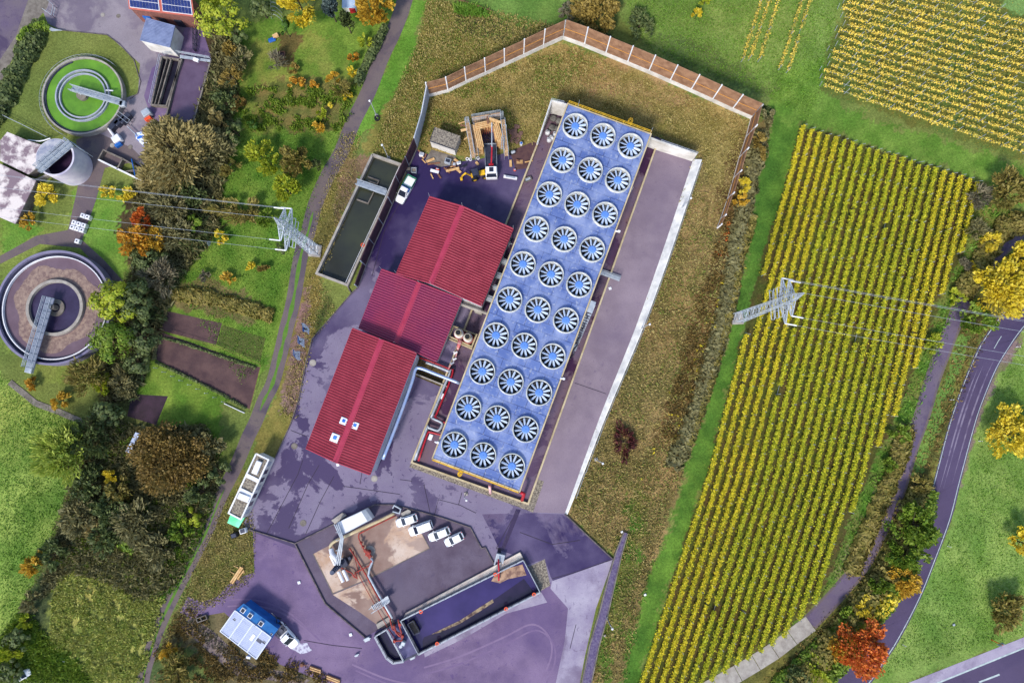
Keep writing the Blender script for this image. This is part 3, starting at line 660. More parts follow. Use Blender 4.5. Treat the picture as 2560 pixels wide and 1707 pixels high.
        im.f.append(tuple(range(i + 5, i - 1, -1))); im.f.append(tuple(range(i + 18, i + 24)))
    o = im.build('fan_blades', mbl, None, local=True); o.parent = f0
    h = MB(); h.cyl((0, 0), .76, -.1, .34, 32); h.cyl((0, 0), .72, .34, .42, 32, .6); h.cyl((0, 0), .1, .42, .5, 8)
    o = h.build('fan_hub', mhub, None, local=True); o.parent = f0
    g = MB()
    for k in range(8):
        an = 2 * math.pi * k / 8 + .2; g.tube([(0, 0, -.5), (2.25 * math.cos(an), 2.25 * math.sin(an), -.62)], .03, 4)
    for rr in (1.2, 1.9):
        g.tube([(rr * math.cos(2*math.pi*k/24), rr * math.sin(2*math.pi*k/24), -.6) for k in range(25)], .02, 4)
    o = g.build('fan_guard', M['steel'], None, local=True); o.parent = f0
    for k, (cx, cy) in enumerate(cen[1:], 1):
        f = copy_tree(f0, t); f.location = (cx, cy, zt)
        for ch in f.children:
            if ch.name.startswith('fan_blades'): ch.rotation_euler = (0, 0, random.uniform(-.06, .06) )
    # yellow rails at both ends with hooped ladders
    for nm, s in (('yellow_railing', 1), ('yellow_railing', -1)):
        r = MB(); y = s * (ly/2 + .35)
        r.rail([(-wx/2, y, zt - .1), (wx/2, y, zt - .1)], 1.1, .05, 1.5, 2)
        r.box((0, y + s * .02, zt - .25), (wx, .14, .08))
        lx = 4.1 if s > 0 else -2.9
        for dx in (-.3, .3): r.tube([(lx + dx, y + s * .35, .2), (lx + dx, y + s * .35, zt + 1.2)], .04, 4)
        for k in range(20): r.tube([(lx - .3, y + s * .35, .6 + k * .38), (lx + .3, y + s * .35, .6 + k * .38)], .03, 4)
        for z in np.arange(2.4, zt + 1.3, .8):
            r.tube([(lx + .45 * math.cos(q), y + s * (.35 + .75 * math.sin(q)), z) for q in np.linspace(0, math.pi, 8)], .04, 4)
        for q in np.linspace(.3, math.pi - .3, 4): r.tube([(lx + .45 * math.cos(q), y + s * (.35 + .75 * math.sin(q)), 2.4), (lx + .45 * math.cos(q), y + s * (.35 + .75 * math.sin(q)), zt + 1.2)], .03, 4)
        r.build(nm, M['yellow'], t, local=True)
    # lightning rods on the rim
    for x, y, in ((-wx/2 + 2, ly/2 + .3), (wx/2 - .1, ly/2 + .2), (wx/2 + .3, 25), (wx/2 + .3, 7), (wx/2 + .3, -8), (wx/2 + .3, -22), (-wx/2 + 1.5, -ly/2 - .4), (wx/2 - 2, -ly/2 - .4)):
        r = MB(); r.tube([(x, y, zt - .2), (x, y, zt + 2.9)], .035, 5); r.build('lightning_rod', M['steel'], t, local=True)
    # stair and pipe bundle hung on the right side
    r = MB()
    for k in range(12): r.box((wx/2 + .9, -1 - k * .45, zt - .3 - k * .55), (1.0, .34, .06))
    r.rail([(wx/2 + 1.4, 1.0, zt - .2), (wx/2 + 1.4, -6.4, 1.2)], 1.0, .04, 1.2, 2)
    r.box((wx/2 + .9, .6, zt - .25), (1.1, 2.4, .08)); r.box((wx/2 + .9, -7.2, .9), (1.1, 1.4, .08))
    r.build('side_stair', M['steel'], t, local=True)
    r = MB()
    for k in range(5): r.tube([(wx/2 + .35 + .3 * (k % 2), -1 - 1.9 * k, zt + .1), (wx/2 + .9, -1.6 - 1.9 * k, zt - .6), (wx/2 + .9, -2.2 - 1.9 * k, .3)], .14, 8)
    r.build('side_pipes', M['steeld'], t, local=True)
    for x, y in ((wx/2 + .5, 16.4), (wx/2 + .3, -14.6), (-wx/2 - .5, -ly/2 + 3)):
        r = MB(); r.tube([(x - .3, y, zt + .2), (x + .5, y, zt + .5)], .16, 8); r.box((x + .3, y + .1, zt + .55), (.5, .4, .3), 0, .05); r.build('camera_bracket', M['white'], t, local=True)
    r = MB(); r.box((wx/2 + 2.6, 9.3, .95), (4.6, .9, .1)); r.rail([(wx/2 + .4, 8.85, 1), (wx/2 + 4.8, 8.85, 1)], 1, .035, 1.1, 2); r.rail([(wx/2 + .4, 9.75, 1), (wx/2 + 4.8, 9.75, 1)], 1, .035, 1.1, 2)
    r.build('foot_bridge', M['steel'], t, local=True)
cooler()
# basin floor and walls round the cooler
sheet('basin_floor', [(1376,280),(1404,288),(1637,372),(1320,1255),(1033,1152)], .045, M['basinfloor'])
mb = MB(); mb.wall(PP([(1342,366),(1030,1155),(1320,1258),(1448,903),(1638,372)]), .35, 0, .7)
one(mb, 'basin_wall', M['cream'], 'low cream topped concrete wall boxing in the blue cooler', 'wall')
mb = MB(); mb.wall(PP([(1342,366),(1374,283),(1404,289),(1638,373),(1730,402)]), .3, 0, [1.0, 6.0, 5.8, 4.3, 3.8])
one(mb, 'retaining_wall', M['whitewall'], 'tall white retaining wall at the top end of the cooler', 'wall')
mb = MB(); rz_ = lambda x, y, z: P(x, y, 0) + Vector((0, 0, z))
mb.rail([rz_(1342,366,1.0), rz_(1374,283,6.0), rz_(1404,289,5.8)], 1, .04, 1.2, 2); mb.rail([rz_(1640,374,4.3), rz_(1730,402,3.8)], 1, .04, 1.2, 2)
one(mb, 'railing', M['steel'], 'grey steel railing on top of the white retaining wall', 'railing')
# long sloped white wall on the right of the grit platform
inner = [(1733,398),(1709,470),(1652,640),(1586,825),(1500,1040),(1412,1283)]
ip = smoothline(PP(inner), 4); n_ = len(ip)
mb = MB()
for k, p in enumerate(ip):
    t_ = (ip[min(n_-1, k+1)] - ip[max(0, k-1)]); t_.z = 0; t_.normalize(); nr = Vector((-t_.y, t_.x, 0))   # outward = right side
    f = 1 - (k / (n_ - 1)) ** 3 * .75; w = 1.45 * f; h = 1.1 * f
    mb.v += [tuple(p), (p.x + nr.x * w, p.y + nr.y * w, h), (p.x + nr.x * (w + .18), p.y + nr.y * (w + .18), h), (p.x + nr.x * (w + .2), p.y + nr.y * (w + .2), 0)]
for k in range(n_ - 1):
    for q in range(3): mb.f.append((4*k + q, 4*k + 4 + q, 4*k + 5 + q, 4*k + 1 + q))
one(mb, 'sloped_wall', mat('white_sloped_concrete', S(240,240,238,.98), S(214,216,220), .5, .7, fine=.12), 'long sloping pale concrete wall edging the mauve grit strip', 'wall')
mb = MB()
for k in range(1, n_ - 2):
    a, b_ = ip[k], ip[k + 1]; t_ = (b_ - a).normalized(); nr = Vector((-t_.y, t_.x, 0)); f = 1 - (k / (n_ - 1)) ** 3 * .75
    mb.rail([a + nr * (1.45 * f + .3), b_ + nr * (1.45 * f + .3)], 1.1 * f + .9, .03, 2, 2)
one(mb, 'mesh_fence', M['steel'], 'thin grey mesh fence running behind the sloping pale wall', 'fence')

# ================================================================ RED-ROOFED HALLS
mroof = mat('crimson_roof_sheet', S(152,46,64,.7), S(132,36,54,.7), .2, .38, metal=.15, fine=.12)
mrib = mat('crimson_roof_rib', S(168,60,78,.74), S(148,46,64,.74), .4, .35, metal=.1)
mridge = mat('crimson_ridge_cap', S(186,66,92,.75), S(172,54,82,.75), .5, .35)
mwall = mat('pale_grey_wall_sheet', S(206,210,222,.9), S(180,186,200,.9), .5, .6)
def hall(label, c4, ridge, ze, zr, nrib, mroof=mroof, mrib=mrib):
    a, b, c, d = [P(x, y, ze) for x, y in c4]; r0 = P(*ridge[0], zr); r1 = P(*ridge[1], zr)
    ct = (a + b + c + d) / 4; ct.z = 0
    t = T('industrial_hall', label, 'hall', ct)
    ins = lambda p, f=.982: ct + (p - ct) * f
    q = [ins(v) for v in (a, b, c, d)]; z = ze - .15
    w = MB(); gr0, gr1 = ins(r0), ins(r1); zg = zr - .35
    V = [(q[0].x,q[0].y,0),(q[1].x,q[1].y,0),(q[2].x,q[2].y,0),(q[3].x,q[3].y,0),(q[0].x,q[0].y,z),(q[1].x,q[1].y,z),(q[2].x,q[2].y,z),(q[3].x,q[3].y,z),(gr0.x,gr0.y,zg),(gr1.x,gr1.y,zg)]
    w.v = V; w.f = [(0,1,5,8,4),(1,2,6,5),(2,3,7,9,6),(3,0,4,7)]
    wo_ = w.build('wall', mwall, t)
    rf = MB()
    def slope(e0, e1, k0, k1):
        dn = Vector((0, 0, -.12))
        rf.v += [tuple(p) for p in (e0, e1, k1, k0)] + [tuple(p + dn) for p in (e0, e1, k1, k0)]
        i = len(rf.v) - 8
        rf.f += [(i, i+1, i+2, i+3), (i+7, i+6, i+5, i+4), (i, i+4, i+5, i+1), (i+1, i+5, i+6, i+2), (i+3, i+7, i+4, i)]
    slope(a, d, r0, r1); slope(c, b, r1, r0)
    ro = rf.build('roof', mroof, t)
    rb = MB(); up = Vector((0, 0, .012))
    for k in range(nrib + 1):
        f = k / nrib
        for e0, e1 in ((a, d), (b, c)):
            p = e0.lerp(e1, f); s_ = r0.lerp(r1, f); al = (e1 - e0).normalized() * .10
            i = len(rb.v); hh = Vector((0, 0, .07))
            rb.v += [tuple(p - al * 1.6 + up), tuple(p - al * .7 + up + hh), tuple(p + al * .7 + up + hh), tuple(p + al * 1.6 + up), tuple(s_ - al * 1.6 + up), tuple(s_ - al * .7 + up + hh), tuple(s_ + al * .7 + up + hh), tuple(s_ + al * 1.6 + up)]
            rb.f += [(i, i+1, i+5, i+4), (i+1, i+2, i+6, i+5), (i+2, i+3, i+7, i+6), (i, i+3, i+2, i+1)]
    o = rb.build('roof_ribs', mrib, ro)
    rc = MB(); dr = (b - a).normalized() * .55; h = Vector((0, 0, .1)); lo = Vector((0, 0, -.02))
    rc.v = [tuple(v) for v in (r0 - dr + lo, r0 + h, r0 + dr + lo, r1 - dr + lo, r1 + h, r1 + dr + lo)]; rc.f = [(0, 1, 4, 3), (1, 2, 5, 4), (0, 2, 1), (3, 4, 5)]
    rc.build('ridge_cap', mridge, ro)
    for e0, e1 in ((a, d), (b, c)):
        g = MB(); g.tube([e0 + Vector((0, 0, -.1)), e1 + Vector((0, 0, -.1))], .1, 6); g.build('gutter', mridge, ro)
    for e0, k0, e2 in ((a, r0, b), (d, r1, c)):
        fl = MB(); fl.tube([e0 + Vector((0, 0, .06)), k0 + Vector((0, 0, .1)), e2 + Vector((0, 0, .06))], .08, 4); fl.build('verge_trim', mridge, ro)
    return t, ro, (a, b, c, d, r0, r1)
h1, ro1, g1 = hall('crimson ribbed roof hall nearest the building site', [(1074,492),(1283,572),(1204,764),(991,682)], [(1156,516),(1077,708)], 6.0, 7.3, 32)
h2, ro2, g2 = hall('crimson ribbed roof hall in the middle of the three', [(954,673),(1154,748),(1092,903),(897,819)], [(1048,707),(989,857)], 4.8, 6.0, 25, mat('purple_shade_roof_sheet', S(150,46,78,.68), S(122,34,84,.68), .09, .34, metal=.2, fine=.1), mat('purple_shade_roof_rib', S(160,60,90,.74), S(138,48,92,.74), .09, .35))  # purple shade and reflection on this roof put into its own sheet colour
h3, ro3, g3 = hall('crimson ribbed roof hall with three white skylights, lowest of the three', [(881,821),(1041,883),(925,1186),(765,1120)], [(954,849),(838,1154)], 7.2, 8.3, 48)
def onroof(x, y, g, left):
    a, b, c, d, r0, r1 = g; z = 7.6
    return P(x, y, 7.85)
for x, y, s_ in ((860,1052,1.35),(888,1063,1.35),(838,1094,1.6)):
    p = onroof(x, y, g3, 1); m_ = MB(); m_.box((p.x, p.y, 8.0), (s_, s_, .5), SITE, .06); f = m_.build('skylight', M['white'], ro3)
    m_ = MB(); m_.box((p.x + .05, p.y + .05, 8.27), (s_ * .45, s_ * .45, .05), SITE); m_.build('skylight_pane', mat('skylight_blue', S(90,150,230), S(40,100,200), 1.5, .2), f)
for g_, ro_, z in ((g1, ro1, 6.1), (g2, ro2, 4.9), (g3, ro3, 7.3)):
    for p in (g_[0], g_[1], g_[3], g_[4], g_[5], g_[2]):
        m_ = MB(); m_.tube([p, p + Vector((0, 0, 2.4))], .035, 5); m_.build('lightning_rod', M['steel'], ro_)
# strip windows and door on the right wall of the lowest hall
a, b, c, d, r0, r1 = g3
for k, (f0, f1) in enumerate(((.55,.63),(.70,.78),(.84,.9))):
    p, q = b.lerp(c, f0), b.lerp(c, f1); nn = Vector(((c-b).y, -(c-b).x, 0)).normalized(); nn = -nn if nn.dot(b - h3.location) < 0 else nn
    off = (h3.location - (b + c) / 2); off.z = 0; ins_ = off * .035 + nn * .03
    m_ = MB(); m_.wall([p + ins_, q + ins_], .06, 3.0, 4.6); m_.build('window', M['glass'], h3)
m_ = MB(); q = c.lerp(d, .08); m_.wall([c.lerp(d, .04) + (h3.location - c) * .02, c.lerp(d, .22) + (h3.location - c) * .02], .5, 0, 3.2); m_.build('door', M['steeld'], h3)
# duct from the lowest hall to the cooler
mduct = mat('pale_blue_duct', S(150,176,226,.9), S(176,190,220,.9), .6, .3, metal=.35)
mb = MB(); mb.tube(smoothline([P(957,1148,4.6), P(994,1055,4.6), P(1030,955,4.6), P(1038,925,4.6), P(1050,920,4.6), P(1090,935,4.8), P(1150,958,5.2)], 4), .32, 12)
for x, y in ((965,1125),(990,1065),(1012,1003),(1070,928),(1110,945)): mb.tube([P(x, y, 4.3), Vector((*P(x, y, 4.3).xy, 0))], .09, 6)
one(mb, 'steam_duct', mduct, 'long pale blue duct from the lowest red hall to the cooler', 'duct', smooth=True)
mb = MB(); mb.wall(PP([(1040,935),(1120,967)]), .3, 0, 1.0); one(mb, 'low_wall', M['conc'], 'short concrete wall under the pale blue duct', 'wall')
mb = MB(); mb.tube(smoothline(PP([(1036,1150),(1066,1073),(1072,1069),(1094,1076),(1103,1066),(1104,1056),(1080,1044),(1082,1034),(1123,935),(1121,928),(1095,917),(1065,906)], 1.1), 3), .24, 10)
one(mb, 'steam_pipe', M['steel'], 'silver insulated pipe with an S bend beside the cooler', 'pipe', smooth=True)
mb = MB(); mb.tube(smoothline(PP([(1046,1152),(1068,1086),(1076,1080),(1102,1087),(1122,1092)], .9), 3), .2, 8); mb.tube(smoothline(PP([(1122,1055),(1108,1055),(1089,1043),(1092,1033),(1131,935),(1122,922),(1080,905),(1048,893)], .9), 3), .2, 8)
one(mb, 'red_pipe', M['red'], 'bright red pipe running beside the silver S bend pipe', 'pipe', smooth=True)
mb = MB(); mb.tube([P(1302,1230,3.0), P(1310,1235,2.8), P(1305,1250,.6)], .34, 10)
one(mb, 'red_pipe', M['red'], 'fat red pipe stub at the bottom right corner of the cooler', 'pipe', smooth=True)
mb = MB(); mb.tube([P(1224,1213,3), P(1225,1222,2.2), P(1226,1232,.6)], .28, 10); one(mb, 'red_pipe', mat('red_white_pipe', S(220,120,130), S(230,220,220), 2, .5), 'short red and white pipe between the yellow ladder and corner', 'pipe', smooth=True)
for x, y in ((1077,1092),(1106,990)): 
    p = P(x, y, .4); mb = MB(); mb.box((p.x, p.y, .5), (.8, 1.2, 1.0), SITE, .06); one(mb, 'control_box', M['white'], 'white control box beside the red pipe, ' + ('lower of the two' if y > 1000 else 'upper of the two'), 'box')
# silencers
def silencer(x, y, label):
    p = P(x, y, 0); t = T('silencer', label, 'silencer', p, 'twin white silencers')
    m_ = MB(); m_.cyl((p.x, p.y), .95, .5, 3.4, 24); m_.cyl((p.x, p.y), .95, 3.4, 4.0, 24, .62); b_ = m_.build('body', M['whitewall'], t, smooth=False)
    m_ = MB(); m_.ring((p.x, p.y), .5, .6, 4.0, 5.4, 24); m_.build('chimney', M['cream'], t)
    m_ = MB(); m_.cyl((p.x, p.y), .51, 5.2, 5.42, 24); m_.build('dark_mouth_disc', M['black'], t)  # black disc closes the chimney, painting the dark of its hollow
    m_ = MB(); m_.ring((p.x, p.y), .95, 1.08, 1.0, 1.2, 24); m_.ring((p.x, p.y), .95, 1.05, 2.9, 3.05, 24); m_.build('band', M['rust'], t)
silencer(1150,838,'white silencer with black mouth, left of the pair'); silencer(1172,848,'white silencer with black mouth, right of the pair')
mb = MB(); q = [(1124,842),(1135,817),(1192,838),(1180,868)]
mb.wall(PP(q + [q[0]], 0), .3, 0, 1.2); mb.wall(PP([(1123,848),(1181,873)]), .25, 0, .9)
one(mb, 'steel_enclosure', M['cream'], 'cream steel frame boxing in the twin silencers', 'frame')
mb = MB(); a_ = P(1151,850,1.2); b_ = P(1144,874,1.2); mb.tube([a_, b_], .55, 10, r2=.22); mb.tube(smoothline([b_, P(1141,885,1.2), P(1138,897,1.2), P(1128,910,1.2), P(1122,920,1.1), P(1118,930,1.0)], 3), .16, 8)
one(mb, 'exhaust_pipe', mat('red_white_flange', S(206,60,70), S(226,190,190), 2.5, .5), 'red and white pipe with valves leading to the silencers', 'pipe', smooth=True)
for k, (x, y) in enumerate(((1139,882),(1137,898),(1131,908))):
    p = P(x, y, 1.3); mb = MB(); mb.box((p.x, p.y, 1.4), (.9, .35, .5), .6, .08); mb.tube([(p.x, p.y, 1.5), (p.x - .5, p.y + .2, 1.7)], .1, 6)
    one(mb, 'valve', M['white'], ORD[k] + ' white valve below the twin silencers', 'valve')
mb = MB(); mb.wall(PP([(1160,760),(1205,775)]), .8, 0, 2.2); mb.box((*P(1175,757,0).xy, 1.8), (.7, .7, 3.6), SITE, .08); mb.box((*P(1198,780,0).xy, 1.2), (1.6, 1.0, 2.4), SITE, .08)
mb.tube(PP([(1150,760),(1222,785)], 2.6), .3, 8)
one(mb, 'pipe_rack', M['conc'], 'pale concrete plinth and pipes between two red halls', 'pipe rack')
for ki, ((x, y), (w, d_, h)) in enumerate(zip(((1262,655),(1248,690),(1240,720),(1228,748),(1270,610)), ((1.4,1.0,2.2),(1.6,1.2,1.8),(1.2,.9,2.4),(1.8,1.2,1.6),(1.0,1.0,1.4)))):
    p = P(x, y, h / 2); mb = MB(); mb.box((p.x, p.y, h / 2), (w, d_, h), SITE, .08); mb.tube([(p.x - .8, p.y + .3, h + .02), (p.x + .9, p.y - .2, h + .05)], .12, 6)
    one(mb, 'plant_cabinet', M['steel'], ['second','third','fourth','lowest','uppermost'][ki] + ' steel cabinet squeezed between the top red hall and the cooler', 'cabinet', group='steel cabinets by the cooler')
# weeds bed
sheet('weed_bed', [(1047,893),(1062,905),(1115,932),(1105,968),(1038,940)], .05, mat('dry_weeds', S(110,92,48), S(58,50,38), 2.4, .95, .5, fine=.3))

# ================================================================ NOISE BARRIER AND WALLS
posts = [((1065,208),(1073,242)),((1115,186),(1121,230)),((1162,162),(1166,208)),((1211,138),(1214,187)),((1261,115),(1261,165)),((1312,92),(1309,143)),((1363,65),(1358,120)),((1414,46),(1407,98)),
 ((1471,69),(1460,117)),((1528,92),(1513,139)),((1585,115),(1567,161)),((1641,138),(1620,183)),((1696,162),(1673,206)),((1752,186),(1725,229)),((1807,211),(1778,253)),((1861,236),(1828,276)),((1916,258),(1877,297)),
 ((1895,314),(1865,344)),((1876,369),(1848,395)),((1856,424),(1834,446)),((1837,480),(1819,497)),((1816,537),(1802,548)),((1806,561),(1793,570))]
def hgt(top, base):
    b_ = P(*base, 0); best = min(np.arange(1, 11, .1), key=lambda h: (P(*top, h).xy - b_.xy).length); return float(best)
hs = [hgt(*p) for p in posts]; bp_ = [P(*p[1], 0) for p in posts]
hs = [6.4, 6.6, 6.8, 7.0, 7.0, 7.2, 7.3, 7.5] + [7.5 - .02 * k for k in range(9)] + [6.6, 5.8, 5.1, 4.4, 3.6, 3.2]
def barrier(i0, i1, label, plinth):
    t = T('noise_barrier', label, 'fence', bp_[i0], 'timber noise barrier runs')
    for k in range(i0, i1):
        a, b_ = bp_[k], bp_[k + 1]; h = min(hs[k], hs[k + 1]) + (.1 if k < 8 else 0) - .15; u = (b_ - a).normalized() * .16
        L_ = (b_ - a).length; m_ = MB(); nb = max(6, int(L_ / .28)); nn = Vector((-u.y, u.x, 0)).normalized()
        nn = nn if nn.dot(Vector((7, 22, 0)) - a) > 0 else -nn
        zb = plinth[0] + (plinth[1] - plinth[0]) * (k - i0) / max(1, i1 - i0)
        m_.wall([a + u, b_ - u], .08, zb, h)
        for q in range(nb):
            p = (a + u).lerp(b_ - u, (q + .5) / nb) + nn * .075; m_.wall([p - u * .35, p + u * .35], .06, zb + .06, h - .06)
        m_.build('panel', M['fencewood'], t)
        m_ = MB(); off = nn * .14
        m_.wall([a + u + off, b_ - u + off], .05, zb + (h - zb) * .48, zb + (h - zb) * .48 + .14)
        m_.build('batten', mat('yellow_batten', S(226,160,80), None, 1, .8) if 'yellow_batten' not in bpy.data.materials else bpy.data.materials['yellow_batten'], t)
        m_ = MB(); m_.wall([a, b_], .3, 0, zb); m_.build('plinth', M['whitewall'], t)
    for k in range(i0, i1 + 1):
        m_ = MB(); p = bp_[k]; m_.box((p.x, p.y, hs[k] / 2), (.24, .24, hs[k]), SITE); m_.build('post', M['white'], t)
barrier(0, 7, 'stepped timber noise barrier rising towards the top corner', (1.3, 1.6))
barrier(7, 16, 'long straight timber noise barrier along the top right', (1.4, 1.3))
barrier(16, 22, 'short timber noise barrier running down the right side', (.5, .3))
# dark timber wall by the pool
wp = [((1065,208),(1073,242)),((1053,285),(1059,305)),((1038,347),(1043,369)),((1014,394),(1022,415)),((991,443),(999,461)),((969,493),(980,512)),((945,545),(958,563)),((923,596),(935,612)),((900,649),(914,665)),((884,708),(895,718))]
bw = [P(*b_, 0) for _, b_ in wp]; hw = [5.0, 4.2, 5.2, 5.3, 5.3, 5.3, 5.2, 5.2, 5.2, 3.2]
t = T('timber_wall', 'dark timber wall with pale posts between pool and yard', 'fence', bw[4])
for k in range(9):
    a, b_ = bw[k], bw[k + 1]; h = min(hw[k], hw[k + 1]); m_ = MB()
    if k < 2:
        m_.wall([a, b_], .22, 0, [hw[k], hw[k + 1]]); m_.build('concrete_panel', mat('shaded_pale_panel', S(196,202,214), S(176,182,196), .6, .7) if k == 0 else bpy.data.materials['shaded_pale_panel'], t)
    else:
        m_.wall([a, b_], .1, .5, h); nb = 16
        for q in range(nb):
            p = a.lerp(b_, (q + .5) / nb); u = (b_ - a).normalized() * .08; m_.wall([p - u, p + u], .2, .55, h - .05)
        m_.build('panel', M['fencedark'], t)
        m_ = MB(); m_.wall([a, b_], .3, 0, .5); m_.build('plinth', M['conc'], t)
for k in range(10):
    m_ = MB(); m_.box((bw[k].x, bw[k].y, hw[k] / 2), (.2, .2, hw[k]), SITE); m_.build('post', M['steel'] if k > 2 else M['white'], t)
# pool
def pool():
    tl, tr, br_, bl = (931,386),(1002,411),(868,712),(791,683)
    rim = 1.2; o = PP([tl, tr, br_, bl], rim); ct = sum(o, Vector()) / 4; ct.z = 0
    t = T('concrete_pool', 'long open concrete pool with dark green water beside the timber wall', 'pool', ct)
    m_ = MB(); m_.wall(o + [o[0]], .45, 0, rim); 
    m_.build('wall', M['conc'], t)
    i_ = [ct + (p - ct) * .985 for p in o]
    m_ = MB(); m_.face(ccw([Vector((p.x, p.y, .06)) for p in i_])); w_ = mat('dark_green_water', S(62,66,50), S(46,48,44), .12, .12, .15, 2, spec=.5); m_.build('water', w_, t)
    m_ = MB(); c_ = [P(*q, .1) for q in ((920,443),(948,453),(944,462),(922,454))]; m_.wall(c_, .2, .0, .5)
    c_ = [P(*q, .1) for q in ((893,500),(921,510),(935,482))]; m_.wall(c_, .25, 0, .5); m_.build('baffle', M['concd'], t)
    m_ = MB(); f0 = [P(*q, rim + .1) for q in ((894,451),(968,476),(963,489),(890,463))]; m_.prism(f0, rim, rim + .12)
    for i, j in ((0, 1), (3, 2)): m_.rail([f0[i] + Vector((0,0,.12)), f0[j] + Vector((0,0,.12))], 1.0, .04, 1.2, 3)
    m_.build('footbridge', M['steel'], t)
    m_ = MB(); m_.rail([P(999,420,rim), P(866,706,rim)], .5, .05, 3, 1); m_.build('side_rail', M['white'], t)
    m_ = MB(); p = P(907,613,rim); m_.ring((p.x, p.y), .25, .42, rim, rim + .15, 16); m_.build('lifebuoy', M['orange'], t)
pool()
mb = MB(); mb.wall(PP([(868,714),(879,734),(895,719)]), .2, 0, .3); mb.wall(PP([(879,734),(781,847),(766,905),(747,1000),(727,1060),(686,1149)]), .18, 0, .25); mb.wall(PP([(608,1318),(738,1358)]), .18, 0, .3)
one(mb, 'kerb', M['kerb'], 'stone kerb along the left edge of the asphalt yard', 'kerb')
mb = MB(); mb.wall(PP([(913,1592),(814,1508),(738,1358),(852,1301),(936,1261),(985,1261),(1100,1292),(1176,1318),(1204,1370),(1213,1367),(1236,1411)]), .2, 0, .35)
one(mb, 'kerb', M['kerb'], 'low kerb wall all round the parked cars', 'kerb')
mb = MB(); mb.wall(PP([(1412,1284),(1465,1335),(1533,1398)]), .25, 0, .4); one(mb, 'kerb', M['kerb'], 'straight kerb between dry grass and puddled yard, right', 'kerb')
mb = MB(); mb.wall(PP([(783,1384),(832,1483),(921,1446),(1074,1370),(1056,1336)]), .12, 0, .1); one(mb, 'pad_edge', M['concd'], 'thin concrete lip of the stained pad', 'kerb')
mb = MB(); pl = PP([(1563,1330),(1546,1380),(1530,1440),(1508,1530),(1485,1610),(1462,1720),(1450,1790)]); L, Rr = strip_poly(pl, [.8, 1.2, 1.5, 1.7, 1.8, 1.8, 1.8])
mb.wall(L, .2, 0, .8); mb.wall(Rr, .2, 0, .8); one(mb, 'planter_wall', M['concd'], 'narrow double walled planter strip at lower right', 'planter')
band('planter_soil', L, Rr, .5, mat('lavender_planting', S(130,120,150), S(92,78,122), 2.5, .95, .6, fine=.3))
mb = MB(); mb.wall(PP([(1342,366),(1330,395),(1262,566)]), .22, 0, .45); one(mb, 'kerb', M['cream'], 'yellowish kerb from the site down to the red hall', 'kerb')

